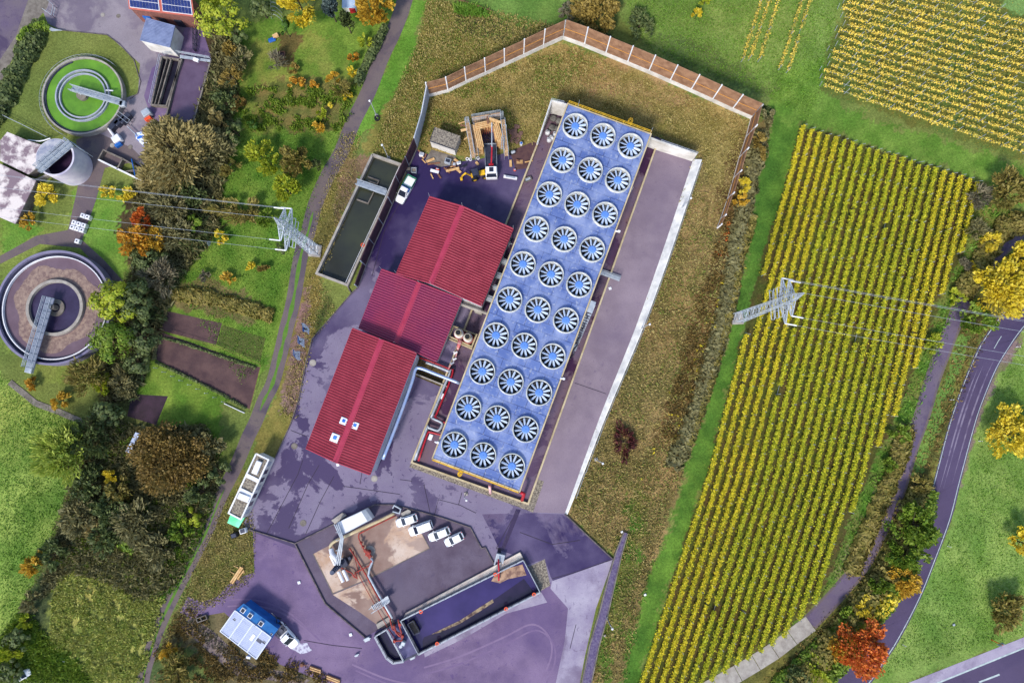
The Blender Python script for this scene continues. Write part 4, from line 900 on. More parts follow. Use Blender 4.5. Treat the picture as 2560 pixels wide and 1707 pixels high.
# ================================================================ LOWER BASIN WITH RAILS
def lower_basin():
    rim = .9; o = PP([(1003,1548),(1308,1398),(1350,1478),(1048,1632)], rim); ct = sum(o, Vector()) / 4; ct.z = 0
    t = T('settling_basin', 'rectangular basin with blue black water and grey railings at the bottom', 'basin', ct)
    m_ = MB(); m_.wall(o + [o[0]], .35, 0, rim); m_.build('wall', M['steeld'], t)
    m_ = MB(); m_.face(ccw([Vector((*(ct + (p - ct) * .985).xy, .08)) for p in o])); m_.build('water', mat('indigo_water', S(66,54,112), S(46,36,88), .1, .1, .1, 2, spec=.5), t)
    m_ = MB(); q = PP([(1228,1452),(1242,1428),(1306,1410),(1316,1437),(1270,1447),(1250,1457)], .12); m_.face(ccw(q)); m_.build('foam', mat('tan_foam', S(190,156,130), S(126,96,86), .8, .8, contrast=(.4, .6)), t)
    m_ = MB(); q = [P(x, y, .1) for x, y in ((1056,1602),(1060,1592),(1150,1557),(1235,1498),(1310,1446),(1335,1480),(1240,1528),(1170,1568),(1058,1622))]; m_.face(ccw(q)); m_.build('deep_water', mat('dark_deep_water', S(46,34,66), S(34,26,56), .4, .12, spec=.5), t)
    m_ = MB(); q = [P(x, y, .14) for x, y in ((1078,1585),(1100,1574),(1150,1550),(1200,1517),(1232,1497),(1234,1505),(1205,1524),(1150,1558),(1100,1580))]; m_.face(ccw(q)); m_.build('scum_line', mat('yellow_scum', S(170,150,120), S(84,64,66), 1.2, .85, contrast=(.42, .6)), t)
    m_ = MB()
    for k in range(4): m_.rail([o[k] + Vector((0, 0, 0)), o[(k + 1) % 4]], 1.1, .05, 1.6, 3)
    m_.build('railing', M['steel'], t)
    m_ = MB()
    for x, y in ((1052,1528),(1238,1435),(1335,1485),(1265,1521),(1093,1608)): 
        p = P(x, y, rim + .9); m_.ring((p.x, p.y), .18, .38, rim + .9, rim + 1.1, 14)
    m_.build('lifebuoys', M['orange'], t)
    # left chamber
    l_ = PP([(1003,1550),(969,1570),(938,1588),(967,1641),(984,1654),(1011,1650),(1048,1632)], rim)
    m_ = MB(); m_.wall(l_, .35, 0, rim); m_.build('chamber_wall', M['steeld'], t)
    m_ = MB(); m_.face(ccw([Vector((*P(x, y, rim).xy, .08)) for x, y in ((969,1572),(940,1589),(968,1640),(984,1652),(1009,1648))])); m_.build('chamber_water', mat('black_water', S(38,26,68), S(28,20,54), .3, .12, spec=.5), t)
    m_ = MB(); m_.rail(PP([(969,1570),(938,1588),(967,1641),(984,1654),(1011,1650)], rim), 1.1, .05, 1.5, 3); m_.rail(PP([(969,1572),(1010,1648)], rim), 1.1, .05, 1.5, 3); m_.build('chamber_railing', M['steel'], t)
    m_ = MB(); m_.prism(PP([(969,1572),(1003,1550),(1048,1632),(1011,1649)], rim), rim - .3, rim - .06); m_.build('platform', mat('pump_deck', S(98,96,140), S(74,70,112), .8, .6), t)
    m_ = MB(); m_.prism(PP([(1020,1557),(1034,1549),(1050,1578),(1036,1584)], rim), .2, rim - .02); m_.build('grating', M['black'], t)
    m_ = MB(); m_.rail(PP([(1020,1557),(1034,1549),(1050,1578),(1036,1584),(1020,1557)], rim), .8, .04, 1, 2); m_.rail(PP([(1008,1553),(1047,1628)], rim), 1.1, .05, 1.5, 3); m_.build('inner_railing', M['steeld'], t)
    m_ = MB(); m_.tube(PP([(985,1562),(990,1580),(1000,1590)], 1.6), .18, 8)
    m_.tube(PP([(975,1548),(981,1572),(1003,1585),(1006,1600),(986,1602)], 1.5), .14, 8); m_.tube(PP([(995,1548),(1000,1570),(1004,1582)], 1.5), .14, 8)
    for x, y in ((986,1602),(1006,1590),(984,1565),(1000,1560)): p = P(x, y, 1.5); m_.cyl((p.x, p.y), .3, .9, 1.9, 10)
    m_.build('pump_pipes', M['rust'], t)
    m_ = MB(); p = P(1003,1612,1); m_.cyl((p.x, p.y), .5, .9, 1.9, 14, .3); m_.box((p.x + .5, p.y + .6, 1.5), (.8, .8, 1.2), SITE, .1); m_.build('pump', M['steel'], t)
lower_basin()
mb = MB(); mb.prism(PP([(1014,1532),(1300,1380),(1309,1396),(1006,1548)], .5), 0, .55); one(mb, 'concrete_beam', mat('pale_stained_beam', S(240,230,216), S(206,186,176), .5, .85, .2, fine=.1), 'pale stained concrete beam above the railed basin', 'concrete beam')
mb = MB(); mb.prism(PP([(940,1560),(975,1540),(980,1550),(945,1572)], .5), 0, .5); one(mb, 'concrete_beam', M['conc'], 'short pale concrete block left of the pump deck', 'concrete block')
mb = MB(); mb.tube([P(1246,1397,1.6), P(1247,1425,1.6), P(1247,1450,.6)], .17, 8); one(mb, 'red_pipe', M['red'], 'thin red pipe reaching over the basin edge from the grey box', 'pipe', smooth=True)
mb = MB(); mb.wall(PP([(1236,1409),(1243,1382),(1261,1386),(1256,1405)], 0), .25, 0, 1.1); mb.prism(PP([(1243,1384),(1260,1387),(1255,1402),(1240,1400)]), 0, .9); one(mb, 'intake_box', M['steel'], 'grey open intake box at the head of the thin red pipe', 'box')

# ================================================================ WASTEWATER WORKS
mgw = mat('duckweed_water', S(112,166,50), S(92,140,44), .35, .45, .1, 3, fine=.15)
mbw = mat('brown_sludge_water', S(118,98,110), S(104,84,96), .3, .35, .1, 3)
def clarifier1():
    p = P(205,238,1.5); c = (p.x, p.y); t = T('settling_tank', 'round settling tank full of bright green water', 'settling tank', (p.x, p.y, 0))
    R1 = 103 / 12.2; r2 = 69 / 12.2
    m_ = MB(); m_.ring(c, R1 - .3, R1 + .02, 0, 1.4, 72); m_.build('outer_wall', M['conc'], t)
    m_ = MB(); m_.ring(c, R1 - .35 - .35, R1 - .4, .9, 1.1, 72, R_(110), R_(300)); m_.build('overflow_channel', M['steeld'], t)
    m_ = MB(); m_.ring(c, .01, R1 - .34, .9, .95, 72); m_.build('water', mgw, t)
    m_ = MB(); m_.ring(c, r2 - .28, r2, .3, 1.5, 64); m_.ring(c, r2 - 1.0, r2 - .74, .3, 1.4, 64); m_.build('inner_wall', mat('bluish_concrete', S(156,164,190), S(190,194,206), .9, .8, fine=.2), t)
    m_ = MB(); m_.cyl(c, 1.1, .4, 1.7, 20); m_.build('centre_pier', M['concd'], t)
    a = P(178,221,2.6); b_ = P(303,257,2.6); m_ = MB(); u = (b_ - a).normalized(); nn = Vector((-u.y, u.x, 0)) * .55
    m_.prism([a + nn, b_ + nn, b_ - nn, a - nn], 2.2, 2.35); m_.rail([a + nn - Vector((0,0,.25)), b_ + nn - Vector((0,0,.25))], 1.1, .06, 1.3, 3); m_.rail([a - nn - Vector((0,0,.25)), b_ - nn - Vector((0,0,.25))], 1.1, .06, 1.3, 3)
    m_.box((b_.x, b_.y, 1.9), (1.2, 1.2, .9), 0, .1); m_.tube([a, Vector((c[0], c[1], 1.7))], .15, 6); m_.build('scraper_bridge', M['steel'], t)
    m_ = MB(); q = P(265,226,1.8); m_.tube([q, q + Vector((1.6, -.2, .2))], .15, 6); m_.build('skimmer', M['white'], t)
    m_ = MB(); th = [R_(95) + k * R_(250 - 0) / 40 for k in range(41)]; rr = R1 + .75
    m_.rail([Vector((c[0] + rr * math.cos(a_), c[1] + rr * math.sin(a_), 0)) for a_ in [R_(50) + k * R_(195) / 30 for k in range(31)]], 1.1, .035, 1.5, 2); m_.build('railing', M['steel'], t)
clarifier1()
def clarifier2():
    p = P(133,768,2.6); c = (p.x, p.y); t = T('settling_tank', 'large round settling tank with brown crusted water', 'settling tank', (p.x, p.y, 0))
    R1 = 146 / 12.45; m_ = MB(); m_.ring(c, R1 - .45, R1, 0, 2.6, 80); m_.build('outer_wall', mat('blueish_grey_wall', S(136,132,160), S(120,116,146), .6, .8), t)
    m_ = MB(); m_.ring(c, R1 - 1.1, R1 - .47, 1.5, 1.9, 80); m_.build('overflow_channel', mat('channel_dark', S(54,54,80), S(40,42,60), 1, .5), t)
    m_ = MB(); m_.ring(c, R1 - 1.3, R1 - 1.12, 1.6, 2.15, 80); m_.build('weir', M['white'], t)
    m_ = MB(); m_.ring(c, .01, R1 - 1.28, 1.5, 1.55, 80); m_.build('water', mbw, t)
    # crust: ragged annulus
    m_ = MB(); n_ = 96; ri = 5.9
    for k in range(n_):
        a_ = 2 * math.pi * k / n_; ro = 8.7 + .55 * math.sin(3 * a_ + 1) + .4 * math.sin(7 * a_) + random.uniform(-.15, .15)
        m_.v += [(c[0] + ri * math.cos(a_), c[1] + ri * math.sin(a_), 1.57), (c[0] + ro * math.cos(a_), c[1] + ro * math.sin(a_), 1.57)]
    for k in range(n_): a0 = 2 * k; b0 = 2 * ((k + 1) % n_); m_.f.append((a0, a0 + 1, b0 + 1, b0))
    m_.build('crust', mat('tan_crust', S(176,152,138), S(130,106,104), 1.6, .95, .6, 6, fine=.3), t)
    m_ = MB(); m_.ring(c, 5.15, 5.75, 1.2, 2.3, 64); m_.build('inner_wall', M['conc'], t)
    m_ = MB(); m_.ring(c, .01, 5.2, 1.4, 1.58, 64); m_.build('inner_water', mat('slate_water', S(70,62,92), S(56,48,74), .3, .2), t)
    m_ = MB(); m_.ring((c[0], c[1]), .9, 1.75, 1.3, 1.9, 32); m_.cyl(c, .55, 1.3, 3.2, 20); m_.build('centre_pier', M['concd'], t)
    a = P(119,742,4.0); b_ = P(66,918,4.0); u = (b_ - a).normalized(); nn = Vector((-u.y, u.x, 0)) * .85; m_ = MB()
    m_.prism([a + nn, b_ + nn, b_ - nn, a - nn], 3.0, 3.2); m_.build('scraper_bridge', mat('bridge_plate', S(150,158,180), S(124,134,160), .6, .5), t)
    m_ = MB()
    for s in (1, -1, .1): m_.rail([a + nn * s - Vector((0,0,.8)), b_ + nn * s - Vector((0,0,.8))], 1.1, .06, 1.4, 3)
    m_.box((b_.x, b_.y, 2.9), (2.2, 1.4, .9), math.atan2(u.y, u.x), .1); m_.build('bridge_railing', M['steel'], t)
clarifier2()
def sludge_tank():
    p = P(186,420,0); c = (p.x, p.y); r = 47 / 12.2; h = 6.2
    t = T('sludge_tank', 'tall round concrete tank, half roofed, in the works', 'tank', (p.x, p.y, 0))
    m_ = MB(); m_.ring(c, r - .35, r, 0, h, 64); m_.build('wall', mat('pale_tank_wall', S(226,222,230,.9), S(180,174,200,.9), .25, .75, fine=.15), t)
    m_ = MB(); m_.ring(c, .01, r - .34, 3.0, 3.05, 64); m_.build('sludge', mat('dark_sludge', S(66,44,74), S(52,36,60), .5, .4), t)
    a = P(92,420,h + .3); b_ = P(172,352,h + .3); u = (b_ - a).normalized(); nn = Vector((-u.y, u.x, 0))
    m_ = MB(); m_.prism([a + nn * .3, b_ + nn * .3, b_ - nn * 1.4, a - nn * 1.4], h + .05, h + .25)
    for s in (.3, -.5, -1.4): m_.rail([a + nn * s, b_ + nn * s], 1.0, .06, 1.4, 3)
    m_.build('walkway', M['steel'], t)
    m_ = MB(); n_ = 30; pts = [Vector((c[0] + (r - .1) * math.cos(q), c[1] + (r - .1) * math.sin(q), h)) for q in np.linspace(R_(70), R_(215), n_)]
    m_.prism([Vector((v.x, v.y, 0)) for v in pts], h - .3, h + .02); m_.build('half_roof', mat('grey_glass_roof', S(140,146,170), S(200,200,206), .7, .5), t)
    m_ = MB(); q = P(190,362,2); m_.rail([q, P(232,392,2)], 4, .06, 1.0, 4); m_.build('stair', M['steel'], t)
sludge_tank()
# corrugated shed
def shed():
    z = 4.2; q = [P(x, y, z) for x, y in ((366,46),(438,66),(425,119),(350,101))]; ct = sum(q, Vector()) / 4; ct.z = 0
    t = T('corrugated_shed', 'small white shed with grey blue corrugated roof', 'shed', ct)
    m_ = MB(); m_.prism([ct + (p - ct) * .97 for p in q], 0, z - .1); w = m_.build('wall', M['whitewall'], t)
    m_ = MB(); m_.prism(q, z - .08, z + .02)
    for k in range(17):
        f = k / 16; a = q[0].lerp(q[3], f); b_ = q[1].lerp(q[2], f); m_.tube([a + Vector((0,0,.06)), b_ + Vector((0,0,.06))], .09, 6)
    m_.build('roof', mat('blue_grey_sheet', S(152,164,200,.85), S(130,142,180), .8, .4, metal=.3), t)
shed()
def solar_house():
    z = 5.0; q = [P(x, y, z) for x, y in ((316,-40),(478,-15),(486,42),(322,22))]; ct = sum(q, Vector()) / 4; ct.z = 0
    t = T('brick_building', 'brick building with a roof of blue solar panels, cut by the top edge', 'building', ct)
    m_ = MB(); m_.prism([ct + (p - ct) * .96 for p in q], 0, z - .2); m_.build('wall', mat('brick_red', S(150,100,90), S(120,80,76), 2, .9), t)
    m_ = MB(); m_.prism(q, z - .18, z); m_.build('roof', mat('salmon_tiles', S(214,120,104), S(190,100,90), 1, .8), t)
    for g0, g1 in ((.03, .47), (.53, .97)):
        m_ = MB(); n_ = MB()
        for r in range(3):
            for k in range(9):
                u0 = g0 + (g1 - g0) * k / 9; u1 = g0 + (g1 - g0) * (k + .88) / 9; v0 = .06 + r * .30; v1 = v0 + .27
                pt = lambda u, v: q[0].lerp(q[1], u).lerp(q[3].lerp(q[2], u), v)
                m_.prism([pt(u0, v0), pt(u1, v0), pt(u1, v1), pt(u0, v1)], z + .12, z + .17)
        n_.prism([pt(g0 - .008, .04), pt(g1 + .008, .04), pt(g1 + .008, .95), pt(g0 - .008, .95)], z + .04, z + .1)
        f = n_.build('panel_frame', M['white'], t); m_.build('solar_panels', mat('solar_cells', S(38,50,110), S(54,66,130), 1, .15, spec=.6), f)
    for x0, x1 in ((.1, .22), (.35, .45), (.6, .72)):
        a = q[3].lerp(q[2], x0); b_ = q[3].lerp(q[2], x1); off = (ct - a) * .03; off.z = 0
        m_ = MB(); m_.wall([a + off, b_ + off], .3, .2, 2.6); m_.build('door', M['blue'] if x0 < .3 else M['steeld'], t)
solar_house()
# aeration channels
def channels():
    t = T('aeration_channels', 'pair of narrow dark channels and a wide mauve basin beside the shed', 'basin', P(440,200,0))
    rim = 1.0; m_ = MB()
    for q in ([(404,142),(453,150),(415,265),(378,262)], [(452,140),(526,152),(482,308),(415,290)]):
        o = PP(q, rim); m_.wall(o + [o[0]], .3, 0, rim)
    m_.wall(PP([(428,146),(395,262)], rim), .25, 0, rim); m_.wall(PP([(418,146),(386,262)], rim), .15, 0, rim); m_.build('wall', M['concd'], t)
    m_ = MB(); m_.face(ccw([P(x, y, .3) for x, y in ((404,142),(453,150),(415,265),(378,262))])); m_.build('channel_water', mat('black_channel', S(36,30,44), S(26,22,34), .6, .2), t)
    m_ = MB(); m_.face(ccw([P(x, y, .3) for x, y in ((452,142),(526,154),(482,308),(415,290))])); m_.build('basin_water', mat('mauve_water', S(110,92,118), S(94,76,102), .3, .35, fine=.2), t)
    m_ = MB(); m_.rail(PP([(448,134),(527,148)], rim + .1), 1.1, .06, 1.4, 3); m_.prism(PP([(450,138),(526,150),(525,156),(450,146)], rim), rim, rim + .08); m_.rail(PP([(412,138),(448,134),(430,105)], rim), 1.1, .05, 1.4, 2); m_.rail(PP([(378,262),(404,142)], rim), 1.1, .05, 1.6, 2); m_.build('railing', M['steel'], t)
    m_ = MB(); p = P(492,152,rim); m_.box((p.x, p.y, rim + .3), (1.2, .7, .5), SITE, .06); m_.build('cabinet', M['white'], t)
    m_ = MB(); m_.rail(PP([(490,60),(497,75),(493,130),(489,130),(487,75)], 0), 1.3, .06, 1.2, 3); m_.build('screw_conveyor', M['steeld'], t)
channels()
for nm, lb, px, h, mt in (('machine_housing','grey and orange machine housing at the channel end',(373,288),1.6,M['steel']),('blue_machine','blue and white pump set near the green settling tank',(298,352),1.4,M['white'])):
    p = P(*px, 0); t = T(nm, lb, 'machine', p); m_ = MB(); m_.box((p.x, p.y, h / 2), (1.7, 1.5, h), .6, .12); m_.build('housing', mt, t)
    m_ = MB(); m_.box((p.x + .2, p.y - 1.1, h / 3), (1.4, .7, h * .66), .6, .08); m_.build('motor', M['orange'] if px[0] > 350 else M['blue'], t)
p = P(358,350,0); mb = MB(); mb.v = [(p.x - 1.6, p.y + 1.2, .5), (p.x + .3, p.y + 1.5, 1.0), (p.x + 1.5, p.y - .6, .4), (p.x + .9, p.y - 2, .3), (p.x - .4, p.y - .4, .8), (p.x - 1.5, p.y + .2, .05), (p.x + .9, p.y - 2.1, .0), (p.x + 1.6, p.y - .8, 0), (p.x + .3, p.y + 1.6, 0)]
mb.f = [(0, 4, 1), (1, 4, 2), (2, 4, 3), (0, 5, 4), (4, 5, 6, 3), (3, 6, 7, 2), (2, 7, 8, 1)]
one(mb, 'tarpaulin', mat('blue_white_tarp', S(226,232,246,.95), S(40,110,210), 1.1, .5, .3, 2, contrast=(.48, .56)), 'crumpled blue and white tarpaulin near the green tank', 'tarpaulin')
t = T('machine_rack', 'dark steel frames with drums between tank and tarpaulin', 'machine', P(310,310,0))
m_ = MB()
for x, y in ((285,312),(300,302),(313,296)): 
    a = P(x, y, 1); m_.box((a.x, a.y, .7), (1.1, 2.6, 1.4), -.7, .1)
m_.build('frame', M['steeld'], t); m_ = MB(); m_.rail(PP([(300,282),(332,306),(326,314),(296,290)], .2), 1.2, .05, 1.2, 2); m_.tube(PP([(318,316),(345,342)], .8), .1, 6); m_.build('railing', M['steel'], t)
m_ = MB(); m_.tube(PP([(272,322),(285,340)], .5), .3, 8); m_.build('hose', M['white'], t)
# silage bays
t = T('storage_bays', 'concrete storage bays with a white topped wall by the olive trees', 'storage bay', P(300,405,0))
m_ = MB(); m_.wall(PP([(247,400),(363,456)], .9), .3, 0, 1.2); m_.build('front_wall', M['white'], t)
m_ = MB(); m_.wall(PP([(247,400),(260,376),(308,398),(365,430)], .9), .25, 0, 1.2); m_.wall(PP([(308,398),(294,424)], .9), .25, 0, 1.2); m_.wall(PP([(312,430),(363,421)], .9), .2, 0, 1.1); m_.build('side_wall', M['concd'], t)
m_ = MB(); m_.tube(PP([(329,398),(338,440)], 1.5), .12, 6); m_.build('blue_pole', M['blue'], t)
# low flat concrete roofs at left
for k, (px, lb, z) in enumerate((([(0,352),(18,330),(70,352),(112,365),(90,420),(70,436),(0,402)], 'pale mottled concrete slab roof left of the tall tank', 2.5), ([(-20,400),(90,452),(38,560),(-20,535)], 'white streaked slab roof at the left edge', 2.6))):
    q = PP(px, z); ct = sum(q, Vector()) / len(q); ct.z = 0; t = T('flat_roof_store', lb, 'building', ct)
    m_ = MB(); m_.prism([ct + (p - ct) * .97 for p in q], 0, z - .25); m_.build('wall', M['concd'], t)
    m_ = MB(); m_.prism(q, z - .24, z); m_.build('roof', mat('mottled_roof_%s' % 'ab'[k], S(226,216,214,.9), S(142,122,134), .35, .85, .2, fine=.2, contrast=(.44, .56)), t)
mb = MB(); mb.wall(PP([(112,415),(150,430),(95,455)]), .4, 0, 1); one(mb, 'low_wall', M['conc'], 'low wall between the two slab roofs and tank', 'wall')
for k, px in enumerate((((105,57),(135,72),(155,76),(127,78)),)):
    mb = MB(); mb.prism(PP(px, .8), .6, .8); one(mb, 'gate_panel', M['steel'], 'grey metal gate leaf at the corner of the green lawn', 'gate')
mb = MB(); mb.rail(PP([(118,0),(143,22),(138,46),(115,30)], 0), 1.3, .05, 1.5, 2); one(mb, 'works_fence', M['steel'], 'thin steel fence at the works entrance, top left', 'fence')
mb = MB(); mb.wall(PP([(130,74),(190,80),(268,88),(300,112),(335,150),(352,205),(345,235),(325,248)]), .15, 0, .15); one(mb, 'kerb', M['kerb'], 'curved kerb round the green tank lawn', 'kerb')
mb = MB(); mb.rail(PP([(4,288),(60,315),(126,348)], 0), 1.3, .05, 2.0, 2); one(mb, 'works_fence', M['steel'], 'thin steel fence below the green settling tank', 'fence')
mb = MB(); mb.tube(smoothline([P(126,346,3), P(100,353,2.2), P(70,350,1.2)], 3), .12, 6); one(mb, 'handrail_pipe', M['white'], 'curved white pipe left of the tall tank', 'pipe')
# white tanks on the works road
for k, (x, y, w, d_) in enumerate(((192,566,2.4,1.7),(210,541,1.6,1.2),(190,603,2.0,1.0))):
    p = P(x + 3, y, 1); t = T('tote_tanks', ['block of six white liquid totes on the works road','pair of white totes nearest the overhead line','white tote beside the big brown tank'][k], 'tank', (p.x, p.y, 0))
    nx_, ny_ = ((3, 2), (2, 1), (1, 1))[k]
    for i in range(nx_):
        for j in range(ny_):
            m_ = MB(); q = Vector(((i - (nx_ - 1) / 2) * 1.05, (j - (ny_ - 1) / 2) * 1.05, 0)); q.rotate(Matrix.Rotation(-.3, 3, 'Z')); m_.box((p.x + q.x, p.y + q.y, .62), (.95, .95, 1.1), -.3, .08); e = m_.build('tote', M['white'], t)
            m_ = MB(); m_.cyl((p.x + q.x, p.y + q.y), .16, 1.17, 1.24, 10); m_.build('lid', M['steeld'], e)
# ================================================================ OFFICE CONTAINERS
def offices():
    z = 4.2; q = [P(x, y, z) for x, y in ((640,1134),(671,1149),(602,1298),(571,1282))]; ct = sum(q, Vector()) / 4; ct.z = 0
    t = T('office_container_row', 'long white office container row with gravel roof and white hatches', 'office container', ct)
    m_ = MB(); m_.prism([ct + (p - ct) * .985 for p in q], 0, z - .35); w = m_.build('wall', M['whitewall'], t)
    m_ = MB(); m_.prism([ct + (p - ct) * .99 for p in q], z - .34, z - .2); m_.build('gravel_roof', M['pebble'], t)
    m_ = MB(); m_.wall(q + [q[0]], .28, z - .33, z); m_.build('roof_rim', M['white'], t)
    m_ = MB()
    for f in (.36, .60): m_.wall([q[0].lerp(q[3], f), q[1].lerp(q[2], f)], .75, z - .19, z + .05)
    m_.build('roof_seam', M['white'], t)
    for (f, g, l_, w_, dr) in ((.18,.5,2.6,1.1,0),(.68,.55,2.3,1.2,1)):
        c = q[0].lerp(q[3], f).lerp(q[1].lerp(q[2], f), g); m_ = MB(); m_.box((c.x, c.y, z + .1), (w_ if dr == 0 else l_, l_ if dr == 0 else w_, .6), SITE - .02, .05); m_.build('roof_hatch', M['white'], t)
    o = (q[1] - q[0]).normalized()
    for k in range(7):
        f = .05 + k * .135; a = q[1].lerp(q[2], f); b_ = q[1].lerp(q[2], f + .07); oo = Vector((o.x, o.y, 0)) * .02
        m_ = MB(); m_.wall([a + oo, b_ + oo], .08, 1.4, 3.2); m_.build('window' if k % 3 else 'door', M['glass'] if k % 3 else M['steel'], t)
    a, b_ = q[3], q[2]; u = (q[3] - q[0]).normalized(); m_ = MB(); e = [a - u * .1, b_ - u * .1, b_ + u * 2.6 + Vector((-.2,.4,0)), a + u * 2.4]
    m_.face([Vector((v.x, v.y, zz)) for v, zz in zip(e, (2.6, 2.6, 2.0, 2.2))][::-1]); i = len(m_.v)
    m_.prism(e, 1.9, 2.05)
    m_.build('green_canopy', mat('mint_canopy', S(70,200,140,.95), S(120,226,180,.95), .6, .5), t)
    o = T('waste_bins', 'white and black bins on the grass below the mint canopy', 'bin', P(605,1330,0))
    for (x, y), mt in (((609,1326),M['white']),((587,1337),M['black'])):
        p = P(x, y, .6); m_ = MB(); m_.box((p.x, p.y, .6), (1.3, 1.0, 1.2), .3, .12); f = m_.build('bin', mt, o); m_ = MB(); m_.box((p.x, p.y, 1.24), (.9, .7, .06), .3); m_.build('lid', M['steeld'], f)
offices()
def whitebox():
    z = 2.8; q = [P(x, y, z) for x, y in ((842,1307),(914,1273),(930,1297),(856,1336))]; ct = sum(q, Vector()) / 4; ct.z = 0
    t = T('plant_container', 'plain white plant container with louvred end beside the stained pad', 'container', ct)
    m_ = MB(); m_.prism(q, 0, z); m_.build('body', M['white'], t)
    m_ = MB(); e0, e1 = q[0].lerp(q[1], .86), q[3].lerp(q[2], .86)
    for k in range(6): m_.wall([e0.lerp(q[1], k / 5), e1.lerp(q[2], k / 5)], .09, z, z + .14)
    m_.build('louvre', M['steel'], t)
    m_ = MB(); m_.wall([q[0], q[1], q[2], q[3], q[0]], .1, z - .12, z + .05); m_.build('rim', M['steel'], t)
    mb = MB(); mb.prism(PP([(829,1300),(856,1281),(866,1288),(838,1308)], .5), 0, .8); one(mb, 'concrete_block', M['conc'], 'grey concrete slab behind the white plant container', 'block')
whitebox()
def hut():
    z = 3.4; q = [P(x, y, z) for x, y in ((1087,318),(1157,322),(1137,375),(1074,353))]; q[1] = q[0] + (q[2] - q[3]) * 1.02; ct = sum(q, Vector()) / 4; ct.z = 0
    t = T('flat_roofed_hut', 'white hut with pebbled flat roof left of the scaffold', 'hut', ct)
    m_ = MB(); m_.prism([ct + (p - ct) * .97 for p in q], 0, z - .1); m_.build('wall', M['whitewall'], t)
    m_ = MB(); m_.prism(q, z - .2, z); m_.build('roof', M['pebble'], t)
    m_ = MB(); m_.wall([q[3], q[2]], .12, z - .1, z + .08); m_.wall([q[0], q[3]], .1, z - .1, z + .08); m_.build('roof_edge', M['steeld'], t)
hut()
sheet('hut_apron', [(1078,374),(1140,392),(1148,410),(1100,418),(1062,402)], .05, M['concd'])
def bluehut():
    z = 3.6; A, B, C, D = [(609,1508),(696,1572),(641,1646),(551,1577)]; q = [P(*v, z) for v in (A, B, C, D)]; f0, f1 = P(588,1525,z+.5), P(678,1592,z+.5); ct = sum(q, Vector()) / 4; ct.z = 0
    t = T('blue_shed', 'shed with white ribbed roof and bright blue strip holding three skylights', 'shed', ct)
    m_ = MB(); m_.prism([ct + (Vector((p.x, p.y, 0)) - ct) * .96 for p in q], 0, z - .5); m_.build('wall', M['blue'], t)
    m_ = MB(); m_.v = [tuple(q[0]), tuple(q[1]), tuple(f1), tuple(f0), *[tuple(v - Vector((0,0,.15))) for v in (q[0], q[1], f1, f0)]]; m_.f = [(3,2,1,0),(4,5,6,7),(0,1,5,4),(1,2,6,5),(3,0,4,7)]
    m_.build('blue_roof', mat('sky_blue_sheet', S(66,136,204,.8), S(52,116,186,.8), .7, .35), t)
    m_ = MB(); m_.v = [tuple(f0), tuple(f1), tuple(q[2]), tuple(q[3]), *[tuple(v - Vector((0,0,.15))) for v in (f0, f1, q[2], q[3])]]; m_.f = [(3,2,1,0),(4,5,6,7),(1,2,6,5),(2,3,7,6),(3,0,4,7)]
    wr = m_.build('white_roof', mat('white_blue_sheet', S(156,172,214,.75), S(132,152,204,.75), .5, .4), t)
    m_ = MB(); up = Vector((0,0,.05))
    for k in range(41):
        f = k / 40; r = .04 if k % 10 else .14; m_.tube([f0.lerp(f1, f) + up, q[3].lerp(q[2], f) + up], r, 4)
    m_.tube([f0 + up, f1 + up], .12, 4); m_.tube([q[3] + up, q[2] + up], .12, 4); m_.build('roof_ribs', mat('pale_rib', S(206,214,232,.85), None, 1, .5), t)
    for x, y, w in ((608,1525,.9),(626,1538,.9),(653,1558,.9),(679,1584,.4)):
        p = P(x, y, z + .25); m_ = MB(); m_.box((p.x, p.y, z + .3), (w, w, .3), -.62, .03); f = m_.build('skylight', M['white'], t); m_ = MB(); m_.box((p.x, p.y, z + .47), (w * .75, w * .75, .04), -.62); m_.build('skylight_pane', M['glass'], f)
    for x, y, w, h, mt in ((615,1552,2.6,.5,'steeld'),(632,1592,.6,1.3,'white'),(648,1600,1.2,.6,'steeld'),(587,1547,.6,.4,'steeld'),(661,1604,.7,.5,'steeld')):
        p = P(x, y, z + .2); m_ = MB(); m_.box((p.x, p.y, z + .35), (w, h, .15), -.62, .02); m_.build('roof_fitting', M[mt], t)
    m_ = MB(); a = P(664,1535,.2); b_ = P(640,1562,z + .8); dd = Vector((.25, .2, 0)); m_.tube([a + dd, b_ + dd], .05, 4); m_.tube([a - dd, b_ - dd], .05, 4)
    for k in range(12): c = a.lerp(b_, k / 11); m_.tube([c + dd, c - dd], .035, 4)
    one(m_, 'ladder', M['steeld'], 'thin ladder leaning on the bright blue roof strip', 'ladder')
bluehut()
p = P(622,1641,.5); mb = MB(); mb.box((p.x, p.y, .45), (.8, .5, .9), -.2, .06); one(mb, 'white_cabinet', M['white'], 'small white cabinet below the blue shed', 'cabinet')
sheet('plaster_spill', [(733,1612),(742,1602),(752,1608),(768,1606),(774,1618),(780,1624),(770,1630),(752,1634),(738,1626),(726,1620)], .05, mat('white_spill', S(206,206,222), S(150,140,170), 1.6, .9, contrast=(.45, .6)))

